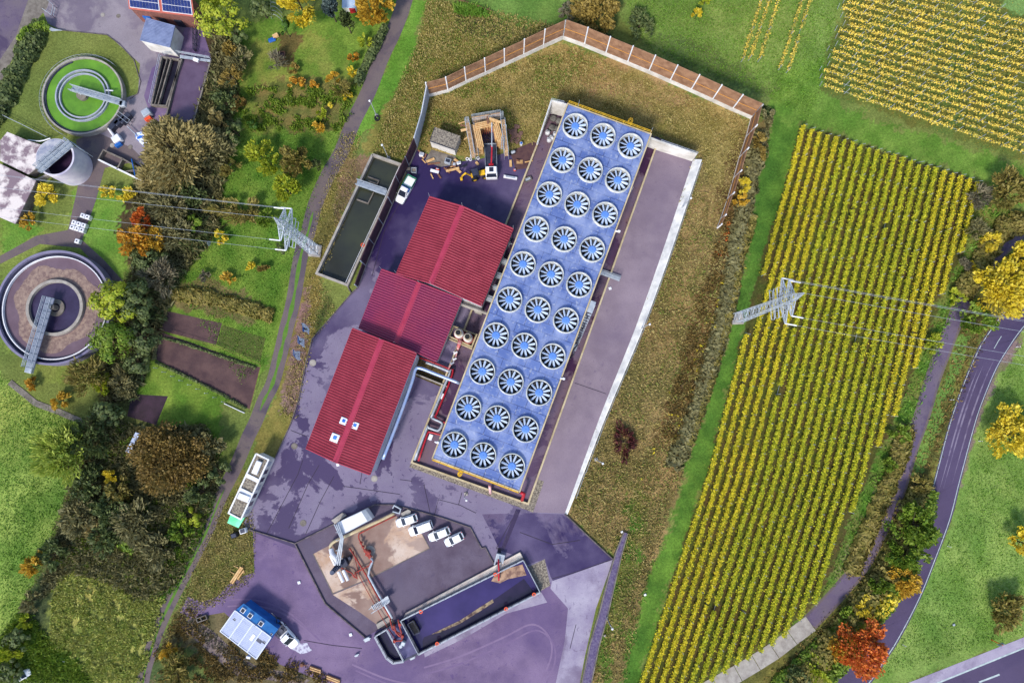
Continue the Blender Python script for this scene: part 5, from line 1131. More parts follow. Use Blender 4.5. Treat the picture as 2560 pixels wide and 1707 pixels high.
# ================================================================ VEHICLES
mcar = mat('white_car_paint', S(240,242,248,.92), None, 1, .25, coat=.6)
def loft(mb, secs):
    """secs: list of rings with the same vertex count"""
    i = len(mb.v); n_ = len(secs[0])
    for s in secs: mb.v += s
    for k in range(len(secs) - 1):
        for j in range(n_): mb.f.append((i + k*n_ + j, i + k*n_ + (j+1) % n_, i + (k+1)*n_ + (j+1) % n_, i + (k+1)*n_ + j))
    mb.f.append(tuple(range(i + n_ - 1, i - 1, -1))); mb.f.append(tuple(range(i + (len(secs)-1)*n_, i + len(secs)*n_)))
def carsec(x, w, z0, z1, r=.15):
    return [(x, -w, z0), (x, -w, z1 - r), (x, -w + r, z1), (x, w - r, z1), (x, w, z1 - r), (x, w, z0)]
def car(name, label, cat, loc, rz, L_=4.3, W_=1.75, H_=1.5, van=False, bed=None, paint=None, group='white cars parked on the lot'):
    t = T(name, label, cat, loc, group, rz); w = W_ / 2; h = L_ / 2; paint = paint or mcar
    belt = .92 if not van else 1.15; hood = .82 if not van else 1.05
    b = MB()
    loft(b, [carsec(-h, w*.82, .35, belt*.86, .1), carsec(-h+.18, w*.96, .25, belt, .12), carsec(-h*.35, w, .22, belt + .03, .12), carsec(h*.30, w, .22, belt, .12), carsec(h-.75, w*.98, .22, hood, .16), carsec(h-.2, w*.9, .25, hood-.13, .16), carsec(h, w*.72, .35, hood*.72, .1)])
    b.build('body', paint, t, local=True)
    xr0, xr1, xf0, xf1 = (-h+.12, -h+.35, h*.22, h*.55) if van else (-h+.22, -h+.75, h*.08, h*.46)
    if bed: xr0, xr1 = bed, bed + .1
    g = MB(); loft(g, [carsec(xr0, w*.86, belt-.05, belt+.02, .02), carsec(xr1, w*.80, belt-.05, H_-.08, .1), carsec(xf0, w*.80, belt-.05, H_-.08, .1), carsec(xf1, w*.88, belt-.05, belt+.02, .02)])
    gl = g.build('windows', M['glass'], t, local=True)
    r = MB(); loft(r, [carsec(xr1-.08, w*.70, H_-.14, H_-.04, .05), carsec(xr1+.2, w*.76, H_-.14, H_, .07), carsec(xf0-.25, w*.76, H_-.14, H_, .07), carsec(xf0+.04, w*.70, H_-.14, H_-.04, .05)]); r.build('roof', paint, t, local=True)
    r = MB()
    for s in (-1, 1):
        r.tube([(xf1, s*w*.84, belt), (xf0, s*w*.78, H_-.06)], .05, 5); r.tube([(xr0, s*w*.84, belt), (xr1, s*w*.78, H_-.06)], .06, 5); r.tube([((xf0+xr1)/2, s*w*.86, belt), ((xf0+xr1)/2, s*w*.8, H_-.06)], .045, 5)
        if not bed: r.tube([(xr1+.1, s*w*.64, H_+.03), (xf0-.2, s*w*.64, H_+.03)], .03, 4)
    r.build('roof_rails', paint, t, local=True)
    for sx in (-h*.62, h*.62):
        for s in (-1, 1):
            m_ = MB(); m_.tube([(sx, s*(w-.12), .32), (sx, s*(w+.01), .32)], .32, 16); wh = m_.build('wheel', M['black'], t, local=True)
            m_ = MB(); m_.tube([(sx, s*(w-.02), .32), (sx, s*(w+.02), .32)], .18, 10); m_.build('rim', M['steel'], wh, local=True)
    for s in (-1, 1):
        m_ = MB(); m_.box((h-.2, s*w*.66, hood*.78), (.3, .32, .16), 0, .04); m_.build('headlight', M['steel'], t, local=True)
        m_ = MB(); m_.box((-h+.1, s*w*.74, belt*.85), (.16, .22, .3), 0, .03); m_.build('tail_light', M['red'], t, local=True)
        m_ = MB(); m_.box((xf1-.15, s*(w+.1), belt+.02), (.12, .22, .14), 0, .03); m_.build('mirror', paint, t, local=True)
    return t
for (x, y), a, kw, lb in (((1018,1299),R_(198),dict(L_=4.4,H_=1.5),'white estate car, leftmost of the parked cars'),
                       ((1053,1318),R_(200),dict(L_=4.9,W_=1.9,H_=1.9,van=True),'largest white van-like car, second in the parked line'),
                       ((1099,1333),R_(202),dict(L_=4.5,H_=1.55),'white car with black windscreen, third in the parked line'),
                       ((1136,1346),R_(206),dict(L_=4.0,H_=1.45),'small white hatchback, rightmost of the parked cars')):
    car('parked_car', lb, 'car', P(x, y, 0), a, **kw)
# pickup tipper by the timber wall
t = car('pickup_truck', 'white pickup with green load bed by the dark timber wall', 'pickup', P(1015,478,0), R_(180+62), L_=6.0, W_=2.0, H_=2.1, van=True, bed=-.2, group=None)
b = MB(); b.box((-1.9, 0, 1.0), (2.4, 2.1, .2)); 
for s in (-1, 1): b.box((-1.9, s*1.02, 1.28), (2.4, .08, .5))
b.box((-3.06, 0, 1.28), (.08, 2.1, .5)); b.box((-.72, 0, 1.28), (.08, 2.1, .5)); b.build('load_bed', mat('green_load_bed', S(30,110,90), S(60,140,110), 1.5, .6), t, local=True)
b = MB(); b.box((-.1, 0, 1.3), (.9, 1.9, .7), 0, .05); b.build('tool_box', M['blue'], t, local=True)
# small service truck by the blue shed
t = car('service_truck', 'small white truck with cluttered grey bed beside the blue shed', 'truck', P(719,1585,0), R_(-46), L_=5.6, W_=2.1, H_=2.2, van=True, bed=-.3, group=None)
b = MB(); b.box((-1.8, 0, 1.15), (2.2, 2.1, .15)); b.rail([(-2.9,-1,1.2),(-.7,-1,1.2)], .7, .05, .7, 2); b.rail([(-2.9,1,1.2),(-.7,1,1.2)], .7, .05, .7, 2)
b.cyl((-1.4, .3), .35, 1.2, 1.7, 10); b.cyl((-2.2, -.3), .3, 1.2, 1.6, 10); b.box((-2.4, .5, 1.4), (.6, .5, .5), .3, .05); b.build('load_bed', M['steeld'], t, local=True)
b = MB(); b.tube([(-2.6, .2, 1.5), (-3.8, 1.5, 2.2), (-5.2, 1.6, 2.4)], .1, 6); b.box((-3.6, 1.4, 1.4), (1.3, .3, .2), .5); b.build('lifting_arm', M['steeld'], t, local=True)
# crane truck
t = T('crane_truck', 'white flatbed truck with red loading crane backed to the scaffold', 'truck', P(1228,410,0), None, R_(-88))
b = MB(); b.box((-1.1, 0, 1.0), (5.6, .9, .3)); b.box((-1.3, 0, 1.25), (4.9, 2.4, .16)); b.build('chassis', M['steeld'], t, local=True)
b = MB()
for s in (-1, 1): b.box((-1.3, s*1.2, 1.55), (4.9, .06, .5))
b.box((-3.75, 0, 1.55), (.06, 2.4, .5)); b.build('side_boards', M['steel'], t, local=True)
b = MB(); loft(b, [carsec(1.55, 1.18, .5, 2.7, .2), carsec(2.9, 1.2, .5, 2.75, .2), carsec(3.25, 1.2, .5, 2.2, .2), carsec(3.6, 1.15, .5, 1.5, .2)]); cb = b.build('cab', mcar, t, local=True)
b = MB(); b.box((2.2, 0, 2.78), (.9, .9, .08)); b.build('roof_hatch', M['glass'], cb, local=True)
b = MB(); loft(b, [carsec(3.0, 1.05, 1.9, 2.62, .1), carsec(3.5, 1.05, 1.5, 1.86, .1)]); b.build('windscreen', M['glass'], cb, local=True)
for x in (-2.9, -1.9, 2.6):
    for s in (-1, 1): b = MB(); b.tube([(x, s*.85, .5), (x, s*1.2, .5)], .5, 16); b.build('wheel', M['black'], t, local=True)
b = MB(); b.box((.9, 0, 1.8), (.5, 1.0, .9), 0, .08); b.tube([(.9, 0, 2.0), (.7, .1, 3.4), (-2.2, .3, 3.7)], .17, 6); b.tube([(-2.2, .3, 3.7), (-2.6, .2, 3.3)], .22, 6); b.build('crane', M['red'], t, local=True)
b = MB(); b.tube([(-2.2, .3, 3.8), (-7.0, .45, 4.6)], .12, 6); b.tube([(-7.0, .45, 4.6), (-7.0, .45, 2.6)], .03, 4); b.build('crane_boom', M['steel'], t, local=True)
# backhoe
t = T('backhoe_loader', 'yellow and black backhoe loader left of the crane truck', 'digger', P(1192,440,0), None, R_(14)); my = M['yellow']
b = MB(); b.box((.9, 0, 1.1), (1.8, 1.0, .8), 0, .12); b.box((-.4, 0, .8), (1.6, 1.0, .6), 0, .08); b.build('body', my, t, local=True)
b = MB(); loft(b, [carsec(-.9, .72, 1.0, 2.6, .15), carsec(.4, .72, 1.0, 2.6, .15), carsec(.6, .7, 1.0, 1.8, .1)]); b.build('cab', M['glass'], t, local=True)
b = MB(); b.box((-.25, 0, 2.66), (1.4, 1.4, .1), 0, .04); b.build('cab_roof', M['steeld'], t, local=True)
for x, r in ((-.6, .7), (1.5, .5)):
    for s in (-1, 1): b = MB(); b.tube([(x, s*.72, r), (x, s*1.1, r)], r, 16); wh = b.build('wheel', M['black'], t, local=True); b = MB(); b.tube([(x, s*1.0, r), (x, s*1.13, r)], r*.5, 10); b.build('rim', my, wh, local=True)
b = MB(); b.box((2.75, 0, .6), (.8, 2.1, .9), 0, .1); b.tube([(1.8, .5, 1.2), (2.6, .5, .6)], .12, 6); b.tube([(1.8, -.5, 1.2), (2.6, -.5, .6)], .12, 6); b.build('front_bucket', my, t, local=True)
b = MB(); b.tube([(-1.2, 0, .9), (-2.2, .3, 2.4), (-3.0, .1, 1.9), (-3.2, 0, .6)], .16, 6); b.box((-3.3, 0, .45), (.5, .7, .6), 0, .08); b.build('digging_arm', my, t, local=True)

# ================================================================ BUILDING SITE
def scaffold(label, px, h, lean):
    """px: centre-line ends; ladder scaffold of standards, ledgers and plank deck"""
    a, b_ = P(*px[0], h), P(*px[1], h); a.z = b_.z = 0; u = (b_ - a).normalized(); nn = Vector((-u.y, u.x, 0)) * .42; L_ = (b_ - a).length
    t = T('scaffold', label, 'scaffold', (a + b_) / 2, 'scaffolds round the new walls'); m_ = MB(); n_ = max(2, int(L_ / 2))
    for k in range(n_ + 1):
        for s in (-1, 1): q = a.lerp(b_, k / n_) + nn * s; m_.tube([q, q + Vector((0, 0, h + 1.1))], .05, 5)
    for z in (1.9, h, h + .55, h + 1.05):
        for s in (-1, 1): m_.tube([a + nn * s + Vector((0,0,z)), b_ + nn * s + Vector((0,0,z))], .045, 5)
    m_.build('frame', M['steel'], t)
    m_ = MB()
    for z in (1.95, h + .03): 
        m_.prism([a + nn * .8, b_ + nn * .8, b_ + nn * .1, a + nn * .1], z, z + .06); m_.prism([a - nn * .1, b_ - nn * .1, b_ - nn * .8, a - nn * .8], z, z + .06)
    for k in range(int(L_ / .35)): q = a.lerp(b_, (k + .5) * .35 / L_); m_.tube([q + nn * .8 + Vector((0,0,h+.12)), q - nn * .8 + Vector((0,0,h+.12))], .035, 4)
    m_.build('deck', mat('scaffold_deck_' + str(int(px[0][0])), S(232,196,150), S(190,150,116), 1.4, .8, fine=.2), t)
scaffold('left hand ladder scaffold beside the timber formwork', ((1167,300),(1183,388)), 3.6, 0)
scaffold('inner left scaffold touching the red formwork', ((1180,312),(1191,385)), 2.8, 0)
scaffold('right hand scaffold with ladder beside the formwork', ((1257,300),(1266,380)), 4.4, 0)
scaffold('back scaffold along the top of the formwork', ((1180,297),(1252,285)), 3.4, 0)
def formwork():
    t = T('timber_formwork', 'U shaped timber formwork walls of the half built room', 'formwork', P(1220,340,0))
    for nm, px, h in (('formwork_panel', ((1190,312),(1202,368)), 4.0), ('formwork_panel', ((1188,316),(1240,305)), 4.2), ('formwork_panel', ((1238,304),(1251,352)), 4.2)):
        a, b_ = P(*px[0], h), P(*px[1], h); u = (b_ - a).normalized(); nn = Vector((-u.y, u.x, 0)); m_ = MB()
        m_.wall([a, b_], .3, 0, h - .2)
        for s in (-.55, -.2, .15, .5): m_.wall([a + nn * s, b_ + nn * s], .24, h - .25 + .05 * s, h + .08 * s)
        for k in range(8): q = a.lerp(b_, k / 7); m_.box((q.x, q.y, 1.9), (.14, .9, 3.6), math.atan2(u.y, u.x))
        m_.build(nm, M['timber'], t)
    m_ = MB(); m_.prism(PP([(1196,318),(1240,308),(1252,370),(1204,378)], .3), .05, .3); m_.build('floor_slab', mat('dark_floor_slab', S(84,78,110), S(52,48,70), .8, .6), t)
    m_ = MB(); m_.prism(PP([(1234,330),(1244,328),(1250,365),(1240,368)], 1.2), 1.1, 1.25); m_.prism(PP([(1196,352),(1206,356),(1208,380),(1198,380)], 1.2), 1.1, 1.25); m_.build('plank_deck', M['timber'], t)
    m_ = MB()
    for k in range(9): 
        x = 1196 + k * 5; m_.tube([P(x, 322 - k * 1.2, 2.5), P(x + 1, 340 - k * 1.2, 2.2)], .05, 5)
    for z in (1.0, 2.2, 3.4): m_.tube([P(1192, 318, z), P(1203, 368, z)], .08, 5); m_.tube([P(1192, 322, z), P(1240, 310, z)], .08, 5)
    m_.build('steel_wales', M['rust'], t)
formwork()
def ladderlike(label, x0, y0, x1, y1, h0=3, h1=5.5):
    mb = MB(); a, b_ = P(x0, y0, h0), P(x1, y1, h1); d = Vector((.28, .04, 0))
    mb.tube([a - d, b_ - d], .06, 5); mb.tube([a + d, b_ + d], .06, 5)
    for k in range(8): q = a.lerp(b_, k / 7); mb.tube([q - d, q + d], .045, 4)
    one(mb, 'ladder', M['steel'], label, 'ladder')
ladderlike('upright frame at the upper left scaffold corner', 1168, 312, 1167, 293); ladderlike('upright frame at the upper right scaffold corner', 1255, 300, 1254, 279); ladderlike('ladder lying along the right scaffold', 1258, 340, 1256, 372, 4.6, 4.8); ladderlike('ladder on the outer right scaffold leg', 1266, 372, 1262, 312, 1, 4.6)
# loose planks and debris
planks = [((1151,313),(1170,316),3.5),((1152,327),(1169,323),3.5),((1146,310),(1166,303),3),((1218,292),(1220,310),4.6),((1223,296),(1254,307),4.6),((1160,350),(1176,338),1.5),
 ((1069,411),(1100,407),.1),((1066,405),(1086,397),.15),((1055,398),(1064,408),.1),((1112,424),(1126,418),.2),((1115,428),(1148,420),.35),((1118,421),(1140,413),.2),((1110,419),(1124,433),.1),((1142,423),(1152,432),.1),((1077,435),(1083,447),.1),((1094,434),(1102,446),.1),((1276,400),(1277,417),.25),((1312,406),(1332,402),.1),((1290,400),(1300,403),.3),((1190,405),(1196,413),.05),((1051,388),(1060,396),.3),((1045,375),(1053,384),.5),((1136,398),(1145,405),.3),((1130,405),(1138,412),.2),((1065,384),(1062,394),.2)]
desc = ['light plank','stubby plank','thin brace','upright plank','long plank','grey brace','lowest board','short board','broken board']
for k, (a, b_, z) in enumerate(planks):
    p, q = P(*a, z + .15), P(*b_, z + .15); mb = MB(); w = (.32, .5, .22)[k % 3]; d = (q - p); nn = Vector((-d.y, d.x, 0)).normalized() * w / 2
    mb.prism([p + nn, q + nn, q - nn, p - nn], z + .06, z + .16 + .08 * (k % 2))
    where = 'leaning on the scaffold' if z > 1 else ('on the wet ground below the hut' if a[0] < 1160 else 'on the ground right of the crane truck')
    tag(one(mb, 'plank', M['timber'] if k % 3 else M['timberd'], ('pale' if k % 3 else 'reddish brown') + ' loose timber plank ' + where, 'plank', group='loose planks ' + where + (' pale' if k % 3 else ' brown')))
misc = [('sawhorse_table','white topped trestle table below the hut',(1087,430),(1.8,.6,.8),'white'),('steel_trough','long white and dark steel trough right of the crane truck',(1276,444),(2.9,.55,.6),'white'),('pallet','striped timber pallet right of the scaffold',(1299,405),(1.3,.6,.25),'timber'),
 ('skip','small grey skip by the timber wall, left one',(1021,424),(1.0,1.1,.9),'steeld'),('skip','small white skip by the timber wall, right one',(1035,427),(1.0,.9,.9),'steel'),('generator','grey generator beside the hut apron',(1120,404),(1.3,1.1,1.0),'steel'),('mixer','white cement mixer right of the scaffold',(1283,382),(1.4,.8,1.1),'steel'),
 ('crate_stack','blue and white crates left of the hut',(1054,387),(.9,.8,.9),'white'),('red_crate','brown red crate stack below the hut',(1136,412),(.8,1.0,.7),'timberd'),('orange_crate','orange toolbox on the trestle table',(1094,424),(.7,.35,.9),'orange'),('cement_box','white box among the debris near the hut corner',(1147,408),(.9,.6,.6),'white'),('orange_bag','small orange bag right of the crane truck',(1287,425),(.5,.5,.4),'orange'),('white_barrel','white barrel beside the soil heap',(1303,360),(.7,.6,.9),'white'),
 ('tool_pile','dark tool pile beside the generator',(1158,413),(1.5,1.0,.5),'steeld')]
for nm, lb, px, d, mt in misc:
    p = P(*px, d[2] / 2); t = T(nm, lb, nm.replace('_', ' '), (p.x, p.y, 0)); m_ = MB(); rz = random.uniform(-.3, .3)
    if nm in ('sawhorse_table',):
        m_.box((p.x, p.y, .8), (d[0], d[1], .08), rz); m_.build('top', M[mt], t); m_ = MB()
        for sx in (-.8, .8):
            m_.tube([(p.x + sx, p.y - .5, 0), (p.x + sx, p.y, .78)], .05, 5); m_.tube([(p.x + sx, p.y + .5, 0), (p.x + sx, p.y, .78)], .05, 5)
        m_.build('trestle', M['timberd'], t)
    elif nm == 'skip':
        m_.prism([(p.x + u, p.y + v) for u, v in ((-.5,-.5),(.5,-.5),(.5,.5),(-.5,.5))], .1, .3); m_.wall([(p.x + u, p.y + v) for u, v in ((-.5,-.5),(.5,-.5),(.5,.5),(-.5,.5),(-.5,-.5))], .08, .1, .9); m_.build('body', M[mt], t)
        m_ = MB(); m_.prism([(p.x + u, p.y + v) for u, v in ((-.4,-.4),(.4,-.4),(.4,.4),(-.4,.4))], .32, .6); m_.build('rubble', M['concd'], t)
    elif nm == 'mixer':
        m_.tube([(p.x - .3, p.y, .7), (p.x + .4, p.y + .1, 1.1)], .38, 12, r2=.25); m_.build('drum', M[mt], t); m_ = MB(); m_.tube([(p.x - .6, p.y - .3, .2), (p.x + .6, p.y - .3, .8)], .06, 5); m_.tube([(p.x - .6, p.y - .4, .25), (p.x - .6, p.y + .4, .25)], .25, 10); m_.build('stand', M['black'], t)
    elif nm == 'pallet':
        for k in range(5): m_.box((p.x - .5 + k * .26, p.y, .2), (.16, .8, .06))
        for s in (-.3, 0, .3): m_.box((p.x, p.y + s, .1), (1.3, .1, .12))
        m_.build('boards', M[mt], t)
    elif nm == 'white_barrel':
        m_.cyl((p.x, p.y), .32, 0, .9, 16); m_.build('barrel', M[mt], t); m_ = MB(); m_.cyl((p.x, p.y), .25, .9, .95, 12); m_.build('lid', M['blue'], t)
    elif nm == 'tool_pile':
        for k in range(7): m_.tube([(p.x + random.uniform(-.9,.9), p.y + random.uniform(-.6,.6), .1 + .08*k), (p.x + random.uniform(-.9,.9), p.y + random.uniform(-.6,.6), .12 + .08*k)], .07, 5)
        m_.build('tools', M[mt], t)
    else:
        m_.box((p.x, p.y, d[2] / 2), d, rz, .06); m_.build('body', M[mt], t); m_ = MB(); m_.box((p.x, p.y, d[2] + .03), (d[0] * .7, d[1] * .6, .06), rz, .01); m_.build('lid', M['steel'] if mt != 'steel' else M['steeld'], t)
for k, (x, y) in enumerate(((1168,397),(1176,398),(1195,395),(1179,389))):
    p = P(x, y, .3); t = T('cable_reel', 'white rimmed wheel lying on the ground by the scaffold foot', 'reel', (p.x, p.y, 0), 'wheels by the scaffold foot'); m_ = MB(); m_.ring((p.x, p.y), .18, .34, .05, .2, 16); m_.build('rim', M['white'], t); m_ = MB(); m_.cyl((p.x, p.y), .17, .05, .15, 12); m_.build('core', M['black'], t)
for k, (x, y) in enumerate(((1369,332),(1379,345),(1388,336),(1373,350))):
    p = P(x, y, .6); t = T('big_bag', 'full white bulk bag beside the blue cooler', 'bulk bag', (p.x, p.y, 0), 'white bulk bags in the cooler basin'); m_ = MB(); m_.box((p.x, p.y, .65), (.95, .95, 1.1), -.3 + .1*k, .2); m_.build('bag', M['bag'], t, smooth=False); m_ = MB(); m_.tube([(p.x-.4, p.y, 1.2), (p.x, p.y, 1.45), (p.x+.4, p.y, 1.2)], .04, 4); m_.build('strap', M['steeld'], t)
for k, (x, y) in enumerate(((1383,295),(1398,302),(1380,318),(1394,322))):
    p = P(x, y, .8); m_ = MB(); m_.box((p.x, p.y, .5), (1.3, 1.2, 1.0), SITE, .25); one(m_, 'tarp_covered_load', M['tarp'], ('small' if k < 2 else 'large') + ' grey tarpaulin covered load in the cooler basin corner', 'covered load', group='tarpaulin covered loads ' + ('small' if k < 2 else 'large'))
t = T('scrap_trailer', 'flat grey trailer frame crossing the yellowish kerb', 'trailer', P(1320,448,0)); m_ = MB(); m_.wall(PP([(1310,446),(1326,441),(1330,449),(1314,456),(1310,446)], .5), .12, .3, .55); m_.build('frame', M['concd'], t); m_ = MB(); m_.prism(PP([(1313,447),(1325,443),(1327,448),(1315,453)], .4), .3, .42); m_.build('deck', M['steel'], t)
sheet('mud_patch', [(1340,352),(1345,372),(1325,420),(1290,425),(1275,380),(1300,368)], .027, mat('brown_mud', S(110,80,78), S(84,58,66), .7, .9, .3, fine=.3))
p = P(1287,335,0); mb = MB(); 
for k in range(40):
    a = random.uniform(0, 6.28); r = random.uniform(0, 1.7); mb.box((p.x + r*math.cos(a)*.8, p.y + r*math.sin(a)*1.2, .1 + .25*(1.7-r)), (.8, .7, .3), a, .1)
one(mb, 'soil_heap', mat('pinkish_soil', S(150,116,104), S(120,92,84), 1.2, .95, .4, fine=.3), 'pinkish soil heap right of the scaffold', 'soil heap')

# ================================================================ BOTTOM YARD FITTINGS
mb = MB(); mb.tube(smoothline([P(986,1282,1.1), P(950,1300,1.1), P(902,1322,1.1), P(862,1341,1.1), P(838,1352,1.1), P(827,1362,1.1), P(827,1376,1.1), P(836,1392,1.1)], 3), .3, 10)
one(mb, 'insulated_pipe', M['cream'], 'long cream insulated pipe along the white plant container', 'pipe', smooth=True)
mb = MB(); mb.tube(smoothline([P(990,1288,.8), P(940,1312,.8), P(905,1330,.8), P(898,1334,.8), P(897,1345,.8), P(903,1358,.8), P(909,1372,.8), P(918,1388,.8), P(928,1398,.8), P(925,1410,.8)], 3), .13, 8)
for x, y in ((903,1356),(908,1366),(913,1376),(917,1385),(925,1392),(931,1402)): p = P(x, y, .8); mb.cyl((p.x, p.y), .27, .5, 1.2, 10)
one(mb, 'wellhead_pipe', M['rust'], 'rusty red pipe with flanges crossing the stained pad', 'pipe', smooth=True)
t = T('wellhead', 'rusty red wellhead valve on a round cover on the stained pad', 'wellhead', P(925,1380,0)); p = P(924,1378,.3)
m_ = MB(); m_.cyl((p.x, p.y), 1.1, .04, .14, 28); m_.build('cover', M['conc'], t); m_ = MB(); m_.tube([p, p + Vector((0,0,1.6))], .25, 10); m_.tube([P(912,1372,1.1), P(928,1392,1.1)], .3, 10)
for s in (.6, 1.1, 1.6): m_.cyl((p.x, p.y), .42, s, s + .12, 14)
m_.build('valve', M['rust'], t)
mb = MB(); mb.tube([P(926,1392,1.0), P(932,1402,1.0), P(924,1420,1.0), P(921,1438,1.0), P(941,1475,1.2), P(962,1512,1.3), P(981,1545,1.4)], .22, 10); one(mb, 'silver_pipe', M['steel'], 'silver pipe from the wellhead down to the pump deck', 'pipe', smooth=True)
mb = MB(); mb.tube([P(872,1372,.7), P(875,1371,.7), P(905,1420,.7), P(917,1440,.7), P(920,1446,.7), P(938,1480,.8), P(960,1518,1.1), P(978,1548,1.3)], .16, 8); mb.tube([P(883,1376,.5), P(898,1440,.5), P(935,1508,.5), P(970,1570,.8), P(990,1600,1.1)], .07, 6)
mb.tube([P(852,1418,.8), P(864,1424,.8), P(880,1432,.8), P(884,1440,.8), P(890,1430,.8), P(926,1412,.8), P(932,1400,.8)], .12, 8); mb.tube([P(884,1440,.8), P(893,1445,.8), P(888,1428,.8)], .14, 8)
one(mb, 'red_pipework', M['rust'], 'thin red pipework crossing from the pad to the pump deck', 'pipe', smooth=True)
t = T('separator', 'silver separator with dark conical vent and pipe bundle on the pad', 'separator', P(840,1400,0))
m_ = MB(); m_.tube(smoothline([P(828,1372,1.2), P(831,1385,1.6), P(840,1395,2.2), P(846,1408,2.6)], 3), .5, 12); m_.tube([P(826,1388,.8), P(838,1412,.8)], .28, 10); m_.build('vessel', M['white'], t, smooth=False)
m_ = MB()
for k in range(6): a = P(846 - k * 3.2, 1414 + k * 3.4, 2.6 + .25 * k); m_.cyl((a.x, a.y), .62 - .03 * k, a.z - .5, a.z - .25, 18); m_.cyl((a.x, a.y), .45, a.z - .6, a.z, 14)
m_.build('vent_stack', mat('blue_black_rings', S(56,64,88), S(90,98,120), 1, .4, metal=.4), t)
m_ = MB()
for s in (0, 5, 10): m_.tube([P(836 + s, 1310, 3.4), P(852 + s * .6, 1345, 3.4), P(839 + s, 1412, 3.0)], .13, 6)
for y in (1330, 1350, 1375, 1395): p = P(850, y, 3); m_.tube([(p.x - .6, p.y, 0), (p.x - .6, p.y, 3.3)], .06, 5); m_.tube([(p.x - .8, p.y, 3.2), (p.x + .6, p.y, 3.2)], .06, 5)
m_.build('pipe_bridge', M['steel'], t)
m_ = MB(); m_.tube([P(846,1428,.9), P(858,1454,.9)], .34, 12); m_.tube([P(858,1424,.9), P(870,1450,.9)], .34, 12); m_.build('bottle', M['white'], t, smooth=False)
m_ = MB(); p = P(862,1405,.8); m_.box((p.x, p.y, .8), (1.2, 1.6, 1.4), .5, .1); m_.box((p.x + .9, p.y + .8, .5), (.7, .7, 1.0), .5, .1); m_.build('skid', M['steeld'], t)
t = T('step_bridge', 'grey grated step bridge over the red pipeline', 'step bridge', P(950,1502,0)); m_ = MB(); q = PP([(924,1520),(930,1530),(975,1502),(969,1488)], 1.5)
m_.prism([q[0].lerp(q[3], .62), q[1].lerp(q[2], .62), q[2], q[3]], 1.35, 1.5)
for k in range(7): a = q[0].lerp(q[3], .04 + .09 * k); b_ = q[1].lerp(q[2], .04 + .09 * k); m_.beam(Vector((*a.xy, .2 + .19 * k)), Vector((*b_.xy, .2 + .19 * k)), .16)
m_.build('steps', M['steel'], t); m_ = MB(); m_.rail([q[0], q[0].lerp(q[3], .6), q[3]], .9, .045, 1, 2); m_.rail([q[1], q[1].lerp(q[2], .6), q[2]], .9, .045, 1, 2); m_.build('handrail', M['steel'], t)
t = T('switch_box', 'grey steel box and bench at the corner of the kerbed lot', 'box', P(990,1272,0)); m_ = MB(); m_.wall(PP([(984,1268),(988,1261),(1004,1270),(1001,1281),(984,1276)], 0), .2, 0, 1.3); m_.build('frame', M['steel'], t); m_ = MB(); m_.prism(PP([(1003,1282),(1020,1273),(1027,1276),(1026,1284),(1004,1290)], .5), 0, .6); m_.build('slab', M['conc'], t)
t = T('timber_stack', 'stack of pale sawn timber on the grass at lower left', 'timber stack', P(590,1435,0))
for k, ((x0, y0), (x1, y1), r) in enumerate((((603,1416),(577,1455),.16),((607,1418),(581,1458),.16),((610,1425),(594,1447),.13),((585,1414),(596,1419),.07),((575,1428),(586,1434),.07),((592,1444),(599,1449),.07),((604,1428),(612,1431),.07))):
    m_ = MB(); m_.beam(P(x0, y0, .3 if k < 3 else .12), P(x1, y1, .3 if k < 3 else .12), r * 2); m_.build('beam', M['timber'], t)
for i, (x, y, lb) in enumerate(((788,1668,'short log stack at the bottom, left of the longer one'),(832,1690,'long stack of poles at the bottom of the purple yard'))):
    t = T('log_stack', lb, 'log stack', P(x, y, 0)); 
    for k in range(4 + i): p = P(x - 13 - i*2, y - 4 + k * 2.6, .25 + .1 * (k % 2)); q = P(x + 14 + i*4, y + 5 + i*4 + k * 2.6, .25 + .1 * (k % 2)); m_ = MB(); m_.tube([p, q], .14, 8); m_.build('pole', M['timber'] if k % 2 else M['timberd'], t)
p = P(755,1661,.3); mb = MB(); mb.cyl((p.x, p.y), .45, 0, .7, 14, .3); mb.tube([(p.x, p.y, .5), (p.x + .9, p.y - .1, .3)], .12, 6); one(mb, 'pump', M['timberd'], 'small brown pump left of the log stacks', 'pump')
for x, y, s_, lb in ((1031,1643,1.0,'white and grey fitting at the basin foot'),(892,1637,.7,'small grey pump on the gravel left of the basin'),(918,1597,1.2,'pale fitting at the left tip of the basin')):
    p = P(x, y, .3); mb = MB(); mb.box((p.x, p.y, .3), (s_, s_*.6, .5), .4, .08); mb.tube([(p.x-s_*.6, p.y-.2, .3), (p.x+s_*.6, p.y+.3, .5)], .1, 6); one(mb, 'fitting', M['steel'], lb, 'fitting')
t = T('cable_box', 'open grey box on the grass edge left of the blue shed', 'box', P(505,1545,0)); m_ = MB(); m_.wall(PP([(493,1544),(517,1535),(520,1545),(497,1553),(493,1544)]), .15, 0, .6); m_.wall(PP([(504,1540),(507,1549)]), .12, 0, .6); m_.build('box', M['concd'], t)
